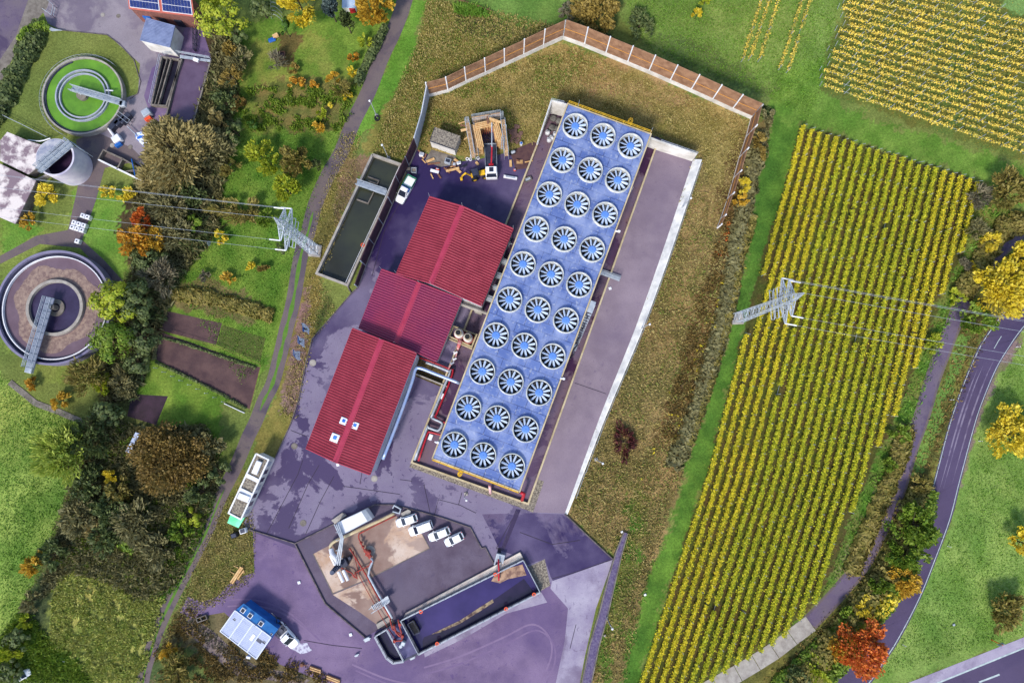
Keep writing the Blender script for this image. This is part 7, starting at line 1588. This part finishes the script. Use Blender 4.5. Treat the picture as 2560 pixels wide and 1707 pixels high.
 ('shrub','grey green low shrub left of the left pylon',(560,520),32,2.4,'olive',dict(elong=2.4,asp=(1.2,.8))),
 ('shrub','large grey green shrub under the pylon wires',(610,530),42,3,'olive',dict(elong=2.4,asp=(1.2,.8))),
 ('shrub','dull green shrub just left of the pylon arms',(668,545),26,3,'green',dict(elong=2)),
 ('shrub','bright yellow shrub under the lowest wires',(550,594),18,2,'yellow',dict(elong=1.4)),
 ('shrub','blue grey spruce seedling in the left garden',(525,608),11,2,'spruce',dict(shape='cone',dens=2)),
 ('shrub','small dark shrub right under the pylon arms',(706,618),18,2,'dark',{}),
 ('shrub','yellow shrub in the middle of the left lawn',(630,668),12,1.6,'yellow',dict(elong=1.5)),
 ('shrub','red brown shrub beside the yellow lawn shrub',(660,672),16,1.6,'brown',dict(elong=2)),
 ('shrub','pale tan shrub low on the left lawn',(570,698),17,1.6,'amber',dict(elong=2,dens=.6)),
 ('shrub','pinkish tan shrub on the left lawn',(516,690),15,1.6,'grey',dict(elong=2,dens=.7)),
 ('bush','large golden brown bush behind the top corner of the barrier',(1497,30),62,4.5,'brown',dict(elong=1.4,dens=2)),
 ('bush','dark bluish bush right of the golden brown bush',(1600,62),38,2.6,'dark',dict(elong=1.5,asp=(.8,1.3))),
 ('bush','grey violet bare bush left of the golden brown bush',(1420,30),26,1.6,'grey',dict(elong=2,dens=.5)),
 ('young_tree','small yellow tree in the upper meadow',(1742,36),13,3,'yellow',dict(elong=1.6)),
 ('young_tree','yellow green tree at the top edge of the meadow',(1766,-2),17,3.5,'lime',dict(elong=1.4)),
 ('burgundy_bush','dark burgundy bush on the dry slope',(1560,1105),36,1.2,'burgundy',dict(elong=2.2,dens=.5,asp=(.8,1.35))),
 ('bush','brown bushy strip behind the barrier end corner',(1918,300),20,2.5,'murk',dict(elong=1.6,asp=(.7,1.5))),
 ('bush','brown and gold bush behind the right barrier',(1900,360),26,2.4,'brown',dict(elong=1.6,asp=(.7,1.5))),
 ('shrub','golden yellow shrub near the lower end of the right barrier',(1862,462),18,1.8,'yellow',dict(elong=1.6,asp=(.9,1.3))),
 ('shrub','golden shrub strip just above the barrier end',(1852,500),18,1.6,'amber',dict(elong=1.6,asp=(1.2,.9))),
 ('roadside_tree','olive brown tree at the right edge above the track',(2525,478),56,6,'olive',dict(elong=1.8,dens=1.2)),
 ('roadside_tree','grey bare shrub at the vineyard corner',(2448,490),34,3.5,'grey',dict(elong=2.6)),
 ('roadside_tree','grey shrub strip above the farm track',(2440,570),32,3,'murk',dict(elong=2.4)),
 ('shrub','bright yellow shrub above the farm track',(2478,600),30,3.2,'yellow',dict(elong=1.5)),
 ('shrub','tiny yellow shrub at the farm track edge',(2432,670),14,2,'yellow',dict(elong=1.4)),
 ('shrub','grey low shrub beside the farm track',(2412,662),20,1.8,'grey',dict(elong=2.2)),
 ('shrub','lime green shrub beside the farm track',(2392,745),22,1.6,'lime',dict(elong=1.6,dens=.8)),
 ('roadside_tree','huge golden tree between track and road',(2505,725),70,8,'yellow',dict(elong=1.5,dens=1.5)),
 ('roadside_tree','golden tree at the right edge above the road',(2560,650),50,7,'yellow',dict(elong=1.5)),
 ('roadside_tree','green and gold tree nearest the road line',(2440,800),42,5,'green',dict(elong=1.5)),
 ('bush','big golden bush on the meadow right of the road',(2530,1085),62,6,'yellow',dict(elong=1.5,dens=1.5)),
 ('roadside_tree','dark green tree covering the road line',(2285,1312),56,7,'green',dict(elong=1.2,dens=1.6)),
 ('roadside_tree','mixed green tree below the dark roadside tree',(2262,1385),46,6,'green',dict(elong=1.4,dens=1.3)),
 ('roadside_tree','amber tree hanging over the road',(2262,1450),40,5.5,'amber',dict(elong=1.6)),
 ('roadside_tree','green shrub left of the amber tree',(2195,1465),28,4,'green',dict(elong=1.5)),
 ('shrub','yellow shrub between track and road, lower',(2160,1517),26,3.5,'yellow',dict(elong=1.5)),
 ('shrub','dull green shrub below the yellow roadside shrub',(2120,1550),30,3,'green',dict(elong=1.7)),
 ('maple_tree','blazing red tree over the lower road',(2150,1618),60,6.5,'red',dict(elong=1.3,dens=1.5,size=.2)),
 ('maple_tree','orange gold tree left of the blazing red one',(2098,1625),34,5,'amber',dict(elong=1.5)),
 ('shrub','yellow green shrub at the bottom right embankment',(2045,1675),34,3,'lime',dict(elong=1.6)),
 ('shrub','dark green shrub strip at the bottom embankment',(1990,1700),34,3,'dark',dict(elong=1.6)),
 ('bush','small golden bush at the right edge of the meadow',(2556,1355),36,5,'yellow',dict(elong=1.5)),
 ('bush','olive gold bush above the orange sign',(2512,1525),44,4,'olive',dict(elong=1.8,dens=1.3)),
 ('shrub','green shrub strip beside the farm track, middle right',(2225,1160),22,1.6,'green',dict(elong=1.6,dens=.8)),
 ('shrub','green leafy shrub between vineyard and track',(2250,1080),24,1.8,'green',dict(elong=1.6,dens=.8)),
 ('shrub','green shrub where wires cross beside the track',(2335,860),26,1.8,'lime',dict(elong=1.6,dens=.8)),
 ('bush','olive shrub between the track and the curving road',(2298,1215),30,3,'olive',dict(elong=1.8)),
]
for nm, lb, px, r, h, col, kw in TR: tree(nm, lb, px, r, h, col, **kw)
# works hedge (upper left) as leafy hedge thing
def leafstrip(name, label, cat, px, w, h, col, n, size=.24, elong=1.4, z0=.1, kind=None, group=None):
    pts = PP(px); seg = [(b - a).length for a, b in zip(pts[:-1], pts[1:])]; tot = sum(seg); rs = np.random.default_rng(int(px[0][0] * 3 + px[0][1])); at = pts[len(pts) // 2].copy(); at.z = 0
    s = rs.uniform(0, tot, n); cum = np.cumsum([0] + seg); k = np.clip(np.searchsorted(cum, s) - 1, 0, len(seg) - 1); f = (s - cum[k]) / np.array(seg)[k]
    A = np.array([[p.x, p.y] for p in pts]); base = A[k] * (1 - f)[:, None] + A[k + 1] * f[:, None]; d = A[k + 1] - A[k]; d = d / np.linalg.norm(d, axis=1, keepdims=True); nn = np.stack([-d[:, 1], d[:, 0]], 1)
    ang = rs.uniform(0, np.pi, n); rad = np.sqrt(rs.uniform(.3, 1, n)); bul = .75 + .5 * vnoise(s, s * 0, 1.3, 5)
    off = np.cos(ang) * rad * w / 2 * bul; z = z0 + np.sin(ang) * rad * (h - z0) * bul
    pos = np.stack([base[:, 0] + nn[:, 0] * off, base[:, 1] + nn[:, 1] * off, z], 1)
    nr = unit(np.stack([nn[:, 0] * np.cos(ang), nn[:, 1] * np.cos(ang), np.sin(ang)], 1) + rs.normal(size=(n, 3)) * .5)
    a = unit(np.cross(nr, rs.normal(size=(n, 3)))); b = np.cross(nr, a); sz = size * rs.uniform(.6, 1.3, n)[:, None]
    o = quads_obj(name, pos, a * sz * elong, b * sz, LM[col], None, at=(at.x, at.y, 0)); return tag(o, label, cat, group, kind)
leafstrip('hedge', 'long dark green hedge left of the green tank lawn', 'hedge', [(110,62),(85,110),(60,160),(35,215),(5,275),(-40,330)], 4.2, 2.6, 'dark', 5200)
leafstrip('hedge', 'green topped end of the long dark hedge', 'hedge', [(128,70),(95,85),(70,118)], 2.0, 3.0, 'green', 900)
leafstrip('hedge', 'dark hedge along the path side of the allotment', 'hedge', [(965,70),(945,110),(925,150),(905,185),(893,215)], 1.8, 2.0, 'dark', 1500)
leafstrip('hedge', 'pale grass hedge across the left garden lawn', 'hedge', [(430,735),(520,742),(600,765),(682,790)], 3.0, .9, 'olive', 2600, elong=2.4)
leafstrip('edging_hedge', 'tiny clipped hedge on the upper side of the tilled plot', 'hedge', [(400,842),(470,862),(560,893),(640,920)], .5, .6, 'dark', 700, .16)
leafstrip('edging_hedge', 'tiny clipped hedge on the lower side of the tilled plot', 'hedge', [(390,905),(440,928),(500,957),(560,988),(615,1020)], .5, .6, 'dark', 700, .16)
leafstrip('edging_hedge', 'tiny clipped hedge on the left side of the tilled plot', 'hedge', [(400,842),(388,870),(386,900)], 1.0, .7, 'murk', 300, .16)
leafstrip('reed_bed', 'bleached reeds along the vineyard side of the farm track', 'reeds', [(2268,1070),(2232,1180),(2190,1275),(2150,1370),(2125,1430)], 3.6, 1.2, 'olive', 3000, elong=2.6)
leafstrip('shrub_belt', 'green yellow shrub belt on the bottom right embankment', 'shrubs', [(2230,1420),(2150,1500),(2080,1590),(2000,1660),(1930,1720)], 3.2, 1.6, 'green', 3000, elong=1.6)
leafstrip('bramble_belt', 'brown bramble belt between dry slope and green strip', 'brambles', [(1905,330),(1880,430),(1850,560),(1835,660),(1815,770),(1780,900),(1745,1010),(1712,1100),(1680,1170)], 4.0, .9, 'murk', 5200, elong=2)
leafstrip('bramble_belt', 'olive bramble belt beside the first vine row strip', 'brambles', [(1885,540),(1850,640),(1830,760),(1795,880),(1760,1000),(1720,1110)], 2.0, .8, 'olive', 1800, elong=2)
leafstrip('grass_bank', 'dark overgrown bank behind the long straight barrier', 'overgrowth', [(1440,60),(1560,125),(1700,185),(1840,250),(1930,290)], 2.6, .7, 'dark', 2600, elong=2)
# ================================================================ VINEYARDS
def curve_x(y, tab):
    for (y0, x0), (y1, x1) in zip(tab[:-1], tab[1:]):
        if y <= y1: return x0 + (x1 - x0) * (y - y0) / (y1 - y0)
    (y0, x0), (y1, x1) = tab[-2:]; return x0 + (x1 - x0) * (y - y0) / (y1 - y0)
B0 = [(300,2011),(318,2007),(405,1985),(675,1911),(836,1866),(1193,1773),(1584,1645),(1707,1604),(1830,1560)]
FP = [(1998,305),(2010,318),(2452,455),(2430,540),(2411,627),(2385,640),(2368,716),(2350,740),(2289,919),(2262,940),(2220,1093),(2198,1100),(2177,1175),(2155,1185),(2138,1267),(2110,1300),(2056,1492),(2040,1495),(2025,1524),(1989,1557),(1956,1596),(1924,1618),(1892,1634),(1860,1653),(1828,1668),(1799,1689),(1767,1706),(1700,1750),(1620,1800),(1540,1840),(1600,1700),(1637,1584),(1762,1193),(1855,836),(1866,790),(1885,700)]
def spacing(y): return 22.2 + (y - 318) / 1300 * 2.2
def vine_row(pxs, label, col, group, n_per_m, h=1.8, w=.50, rs=None, post=5.0, gaps=0.0, lsz=.15):
    pts = [P(x, y, 1.0) for x, y in pxs]; pts = [Vector((p.x, p.y, 0)) for p in pts]
    seg = [(b - a).length for a, b in zip(pts[:-1], pts[1:])]; tot = sum(seg)
    if tot < 1.5: return None
    at = pts[len(pts) // 2]; t = T('vine_row', label, 'vine row', at, group); n = int(tot * n_per_m)
    s = rs.uniform(0, tot, n); cl = vnoise(s, s * 0 + pxs[0][0], .9, 21); g2 = vnoise(s, s * 0 + pxs[0][0], 5., 33)
    keep = (cl > .03 + gaps) & (g2 > .04 + gaps * .6); s = s[keep]; n = len(s); cl = cl[keep]
    cum = np.cumsum([0] + seg); k = np.clip(np.searchsorted(cum, s) - 1, 0, len(seg) - 1); f = (s - cum[k]) / np.array(seg)[k]
    A = np.array([[p.x, p.y] for p in pts]); base = A[k] * (1 - f)[:, None] + A[k + 1] * f[:, None]; d = A[k + 1] - A[k]; d = d / np.linalg.norm(d, axis=1, keepdims=True); nn = np.stack([-d[:, 1], d[:, 0]], 1)
    off = rs.normal(size=n) * w * .42; z = .45 + (h - .45) * rs.uniform(0, 1, n) ** .6 * (.86 + .2 * cl)
    pos = np.stack([base[:, 0] + nn[:, 0] * off, base[:, 1] + nn[:, 1] * off, z], 1)
    sd = np.sign(off)[:, None]; nr = unit(np.concatenate([nn * sd * .7, np.ones((n, 1)) * .7], 1) + rs.normal(size=(n, 3)) * .55)
    a = unit(np.cross(nr, rs.normal(size=(n, 3)))); b = np.cross(nr, a); sz = lsz * rs.uniform(.6, 1.35, n)[:, None]
    quads_obj('foliage', pos - np.array([at.x, at.y, 0]), a * sz, b * sz * .8, LM[col], t)
    m_ = MB(); m_.tube([p + Vector((0, 0, .8)) for p in pts], .03, 4); m_.build('trellis_wire', M['steel'], t)
    d0 = (pts[1] - pts[0]).normalized(); d1 = (pts[-1] - pts[-2]).normalized()
    if post > 0:
        npo = max(1, int(tot / post)); proto = None
        for q in range(npo + 1):
            ss = tot * q / npo; kk = max(0, min(len(seg) - 1, int(np.searchsorted(cum, ss) - 1))); p = pts[kk].lerp(pts[kk + 1], (ss - cum[kk]) / seg[kk])
            if proto is None: proto = POST
            c = proto.copy(); COL.objects.link(c); c.parent = t; c.location = (p.x - at.x, p.y - at.y, 0); c.rotation_euler = (0, 0, 0)
            if q == 0: c.location = (p.x - at.x - d0.x * .5, p.y - at.y - d0.y * .5, 0); c.rotation_euler = (-d0.y * .25, d0.x * -.25, 0)
    return t
m_ = MB(); m_.tube([(0, 0, 0), (0, 0, 2.45)], .065, 5); pme = bpy.data.meshes.new('post'); pme.from_pydata(m_.v, [], m_.f); pme.materials.append(M['steel']); POST = bpy.data.objects.new('post', pme)
rs = np.random.default_rng(5); FPa = FP
for k in range(0, 23):
    runs = []; cur = []
    for y in range(300, 1836, 4):
        x = curve_x(y, B0) + k * spacing(y)
        ok = bool(inpoly(np.array([x]), np.array([float(y)]), FPa)[0])
        if ok and k == 0 and 690 < y < 835: ok = False
        if ok: cur.append((x, y))
        else:
            if len(cur) > 6: runs.append(cur)
            cur = []
    if len(cur) > 6: runs.append(cur)
    for j, run in enumerate(runs):
        pxs = run[::12] + [run[-1]]
        o_ = ORD[k] if k < 24 else 'last'
        lab = o_ + ' row from the left in the large lower vineyard' + ('' if len(runs) == 1 else (', part above the pylon' if j == 0 else ', part below the pylon') if len(runs) == 2 else ', piece %s from the top' % ORD[j])
        vine_row(pxs, lab, 'vine_y' if k < 5 or k > 16 else 'vine_g', 'vine rows of the large lower vineyard', 125, rs=rs, post=6.0, lsz=.125)
starts = [(y - 0.0) for y in np.linspace(-74, 228, 17)]
for i, y0 in enumerate(starts):
    sl_ = .24 + (.335 - .24) * i / 16; x0 = 2112 - max(0, i - 7) * 6.5 + 8 * math.sin(i * 2.1)
    pxs = []
    for x in range(int(x0), 2760, 26):
        y = y0 + (x - 2110) * sl_
        if y < -60: continue
        if i < 3 and x > 2520 + i * 60: continue
        pxs.append((x, y))
    vine_row(pxs, ORD[i] + ' row from the top in the golden upper right vineyard', 'vine_d', 'vine rows of the upper right vineyard', 26, h=1.6, w=.6, rs=rs, post=4.6, gaps=.10)
for k, (a, b) in enumerate((((1903,0),(1856,150)),((1923,0),(1874,147)),((1946,0),(1898,150)),((2005,0),(1949,171)),((2025,0),(1969,178)))):
    d = (a[0] - b[0], a[1] - b[1]); a2 = (a[0] + d[0] * .45, a[1] + d[1] * .45)
    pxs = [(a2[0] + (b[0] - a2[0]) * q / 8, a2[1] + (b[1] - a2[1]) * q / 8) for q in range(9)]
    vine_row(pxs, ORD[k] + ' from the left of the five short vine rows at the top', 'vine_d', 'short vine rows at the top', 30, rs=rs, post=6)
# ================================================================ GROUND COVER STUFF
def scatter(name, px, n, col, h, size, elong=1.6, jitter=.4, clump=None, seed=1, z0=0.0, flat=.3):
    w = [(p.x, p.y) for p in PP(px)]; rs = np.random.default_rng(seed); x0, x1 = min(p[0] for p in w), max(p[0] for p in w); y0, y1 = min(p[1] for p in w), max(p[1] for p in w)
    N = int(n * 2.2); x = rs.uniform(x0, x1, N); y = rs.uniform(y0, y1, N); mk = inpoly(x + rs.normal(size=N) * jitter, y + rs.normal(size=N) * jitter, w)
    if clump: mk &= fbm(x, y, clump[0], seed + 3) > clump[1] + rs.normal(size=N) * .03
    x, y = x[mk][:n], y[mk][:n]; n = len(x); hh = h * rs.uniform(.4, 1.2, n) * (.6 + .8 * vnoise(x, y, 1.2, seed))
    d = rs.normal(size=(n, 3)); d[:, 2] = np.abs(d[:, 2]) + (1 - flat); d = unit(d); s = unit(np.cross(d, rs.normal(size=(n, 3))))
    c = np.stack([x, y, z0 + hh * .5], 1); o = quads_obj(name, c, d * (hh * .5)[:, None] * elong ** .5, s * size * rs.uniform(.6, 1.3, n)[:, None], LM[col] if isinstance(col, str) else col)
    return tag(o, kind='stuff')
gA = leafmat('grass_dry', [(128,122,62),(156,146,84),(182,164,106),(108,110,56)], k=.95, trans=.15)
gB = leafmat('grass_green', [(74,112,32),(98,142,44),(122,158,58),(62,96,34)], k=.95, trans=.15)
gC = leafmat('grass_brown', [(84,70,42),(116,98,54),(146,120,66),(70,60,40)], k=.95, trans=.15)
gO = leafmat('grass_olive', [(88,110,44),(112,132,52),(134,146,66),(80,96,40)], k=.95, trans=.15)
gL = leafmat('leaf_litter', [(160,130,40),(120,90,50),(190,160,50),(96,76,44)], k=.95, trans=0)
scatter('rough_grass', [(1073,252),(1405,112),(1872,302),(1845,420),(1790,570),(1742,400),(1725,378),(1385,240),(1342,350),(1200,385),(1050,372)], 30000, gA, .35, .09, 2, seed=11)
scatter('rough_grass', [(1738,400),(1790,580),(1850,560),(1835,700),(1800,880),(1705,1180),(1610,1480),(1560,1700),(1470,1707),(1555,1400),(1425,1285),(1510,1050),(1600,840)], 36000, gA, .4, .09, 2, seed=12)
scatter('dead_herbs', [(1840,420),(1885,460),(1842,690),(1790,900),(1720,1100),(1640,1150),(1700,900),(1780,640)], 14000, gC, .7, .10, 2, seed=13, clump=(2.5, .42))
scatter('yellow_herbs', [(1870,420),(1885,460),(1835,760),(1740,1030),(1640,1150),(1600,1200),(1650,1050),(1780,760)], 1300, 'yellow', .8, .16, 1.4, seed=14, clump=(1.5, .6))
scatter('red_herbs', [(1840,520),(1870,600),(1845,640),(1780,640)], 250, 'red', .7, .14, 1.4, seed=15, clump=(1.5, .6))
scatter('rough_grass', [(1068,0),(1160,10),(1400,70),(1400,98),(1068,238),(1045,340),(1005,400),(930,380),(1000,210),(1050,100)], 20000, gA, .35, .09, 2, seed=16)
scatter('reed_tuft', [(1135,10),(1200,20),(1230,40),(1170,45),(1140,32)], 900, gB, 1.2, .07, 2, seed=17)
scatter('wild_meadow', [(170,1410),(300,1385),(385,1420),(415,1490),(385,1590),(352,1707),(250,1707),(180,1640),(125,1600),(130,1500)], 24000, leafmat('grass_meadow', [(124,144,62),(160,172,82),(186,184,104),(92,110,60)], k=.95, trans=.15), .55, .10, 2, seed=18, clump=(1.6, .36))
scatter('undergrowth', [(215,1055),(280,1000),(312,1060),(400,1080),(440,1062),(520,1065),(555,1180),(500,1340),(440,1460),(380,1500),(180,1420),(100,1500),(130,1400),(150,1320),(172,1240)], 26000, 'murk', 1.1, .16, 1.8, seed=19)
scatter('undergrowth', [(215,1055),(280,1000),(312,1060),(400,1080),(440,1062),(520,1065),(555,1180),(500,1340),(440,1460),(200,1420),(130,1400),(172,1240)], 14000, 'green', .8, .14, 1.8, seed=20, clump=(2.5, .5))
scatter('undergrowth', [(545,90),(590,60),(592,250),(560,420),(550,560),(450,700),(385,870),(335,1000),(265,1000),(260,920),(330,700),(330,580),(345,450),(400,330),(480,320),(530,170),(540,90)], 20000, 'murk', 1.2, .15, 2, seed=21)
scatter('undergrowth', [(548,100),(590,60),(592,250),(560,420),(550,560),(450,700),(385,870),(335,1000),(300,900),(380,700),(450,450),(515,300)], 12000, 'dark', 1.5, .17, 1.6, seed=22, clump=(3, .5))
scatter('garden_growth', [(600,225),(880,215),(890,260),(850,330),(640,330),(600,300)], 6000, 'green', .6, .11, 2, seed=23, clump=(2, .5))
scatter('undergrowth', [(0,1700),(0,1600),(60,1520),(125,1600),(180,1640),(240,1707)], 9000, 'green', .6, .13, 1.8, seed=24)
scatter('weeds', [(470,1520),(560,1580),(760,1660),(860,1707),(400,1707),(380,1640),(430,1560)], 9000, gC, .5, .10, 2, seed=25, clump=(2, .45))
scatter('gravel_bank_weeds', [(455,1560),(480,1570),(560,1640),(640,1690),(760,1700),(770,1690),(640,1670),(560,1610),(490,1545)], 5000, 'grey', .35, .10, 1.6, seed=26)
scatter('leaf_litter', [(2003,312),(2452,455),(2413,627),(2292,919),(2177,1175),(2056,1492),(1892,1634),(1767,1705),(1600,1707),(1637,1584),(1764,1193),(1858,836)], 14000, gL, .08, .10, 1.2, seed=27)
scatter('leaf_litter', [(2110,-20),(2053,228),(2300,315),(2600,420),(2600,-20)], 9000, gL, .08, .10, 1.2, seed=28)
scatter('verge_grass', [(2452,460),(2560,560),(2450,665),(2395,750),(2330,930),(2270,1090),(2215,1240),(2130,1400),(2056,1490),(2138,1267),(2220,1093),(2292,919),(2413,627)], 14000, gB, .5, .10, 2, seed=29)
scatter('verge_grass', [(2560,600),(2560,700),(2470,835),(2365,1080),(2305,1290),(2200,1530),(2065,1700),(1900,1707),(2040,1570),(2150,1450),(2265,1220),(2345,1000),(2400,830),(2490,690)], 16000, gC, .5, .10, 2, seed=30)
scatter('meadow_grass', [(0,930),(90,1010),(215,1055),(190,1150),(150,1320),(60,1520),(0,1600)], 12000, gB, .22, .08, 2, seed=31)
scatter('meadow_grass', [(2560,850),(2480,990),(2440,1130),(2395,1300),(2310,1500),(2200,1690),(2560,1580)], 14000, gB, .22, .08, 2, seed=32)
scatter('meadow_grass', [(1560,0),(2100,0),(2060,200),(2020,300),(1940,250),(1620,125)], 16000, gB, .25, .08, 2, seed=33)
scatter('lawn_grass', [(600,330),(860,330),(800,450),(720,700),(660,900),(600,960),(500,800),(400,700),(480,560),(580,400)], 14000, gB, .2, .08, 2, seed=34)
scatter('bank_grass', [(640,1330),(634,1440),(560,1500),(470,1540),(400,1640),(460,1480),(560,1260),(610,1200)], 8000, gA, .3, .09, 2, seed=35)
scatter('bank_grass', [(860,330),(905,330),(870,520),(800,700),(840,770),(780,850),(740,1050),(700,1030),(760,800),(775,620),(820,450)], 9000, gA, .3, .09, 2, seed=36)

scatter('rough_grass', [(1073,252),(1405,112),(1500,160),(1380,235),(1342,350),(1200,385),(1050,372)], 9000, gO, .35, .09, 2, seed=41, clump=(4,.45))
scatter('rough_grass', [(1738,400),(1790,580),(1850,560),(1700,1180),(1610,1480),(1560,1700),(1470,1707),(1555,1400),(1425,1285),(1600,840)], 11000, gO, .4, .09, 2, seed=42, clump=(5,.5))
scatter('rough_grass', [(1068,0),(1160,10),(1400,70),(1400,98),(1068,238),(1045,340),(1005,400),(930,380),(1000,210),(1050,100)], 9000, gO, .35, .09, 2, seed=46, clump=(3,.42))

scatter('path_side_herbs', [(470,1240),(540,1235),(500,1340),(440,1470),(400,1500),(400,1420),(450,1330),(430,1270)], 5000, gB, .6, .12, 2, seed=51)

leafstrip('roadside_hedge', 'mixed olive hedge between farm track and curving road', 'hedge', [(2300,1225),(2262,1320),(2225,1410),(2180,1480),(2130,1540),(2090,1590),(2040,1650),(1970,1710)], 5.5, 2.8, 'olive', 6500, elong=1.6)
leafstrip('roadside_hedge', 'green underwood of the hedge beside the curving road', 'hedge', [(2320,1225),(2285,1330),(2250,1430),(2205,1500),(2165,1560),(2120,1620),(2060,1690)], 4.0, 3.2, 'green', 4500, elong=1.5)
leafstrip('roadside_hedge', 'gold tinted tips along the lower roadside hedge', 'hedge', [(2245,1450),(2200,1500),(2160,1545),(2110,1600)], 3.0, 3.6, 'yellow', 1300, elong=1.5)
leafstrip('roadside_hedge', 'olive hedge between vineyard corner and farm track, upper right', 'hedge', [(2590,560),(2520,560),(2470,620),(2430,690),(2400,740)], 4.5, 1.8, 'olive', 3500, elong=1.8)
scatter('bleached_grass', [(2290,1060),(2262,1060),(2200,1250),(2160,1350),(2110,1440),(2140,1450),(2190,1340),(2240,1220)], 3500, 'tan', .7, .12, 2.2, seed=61)
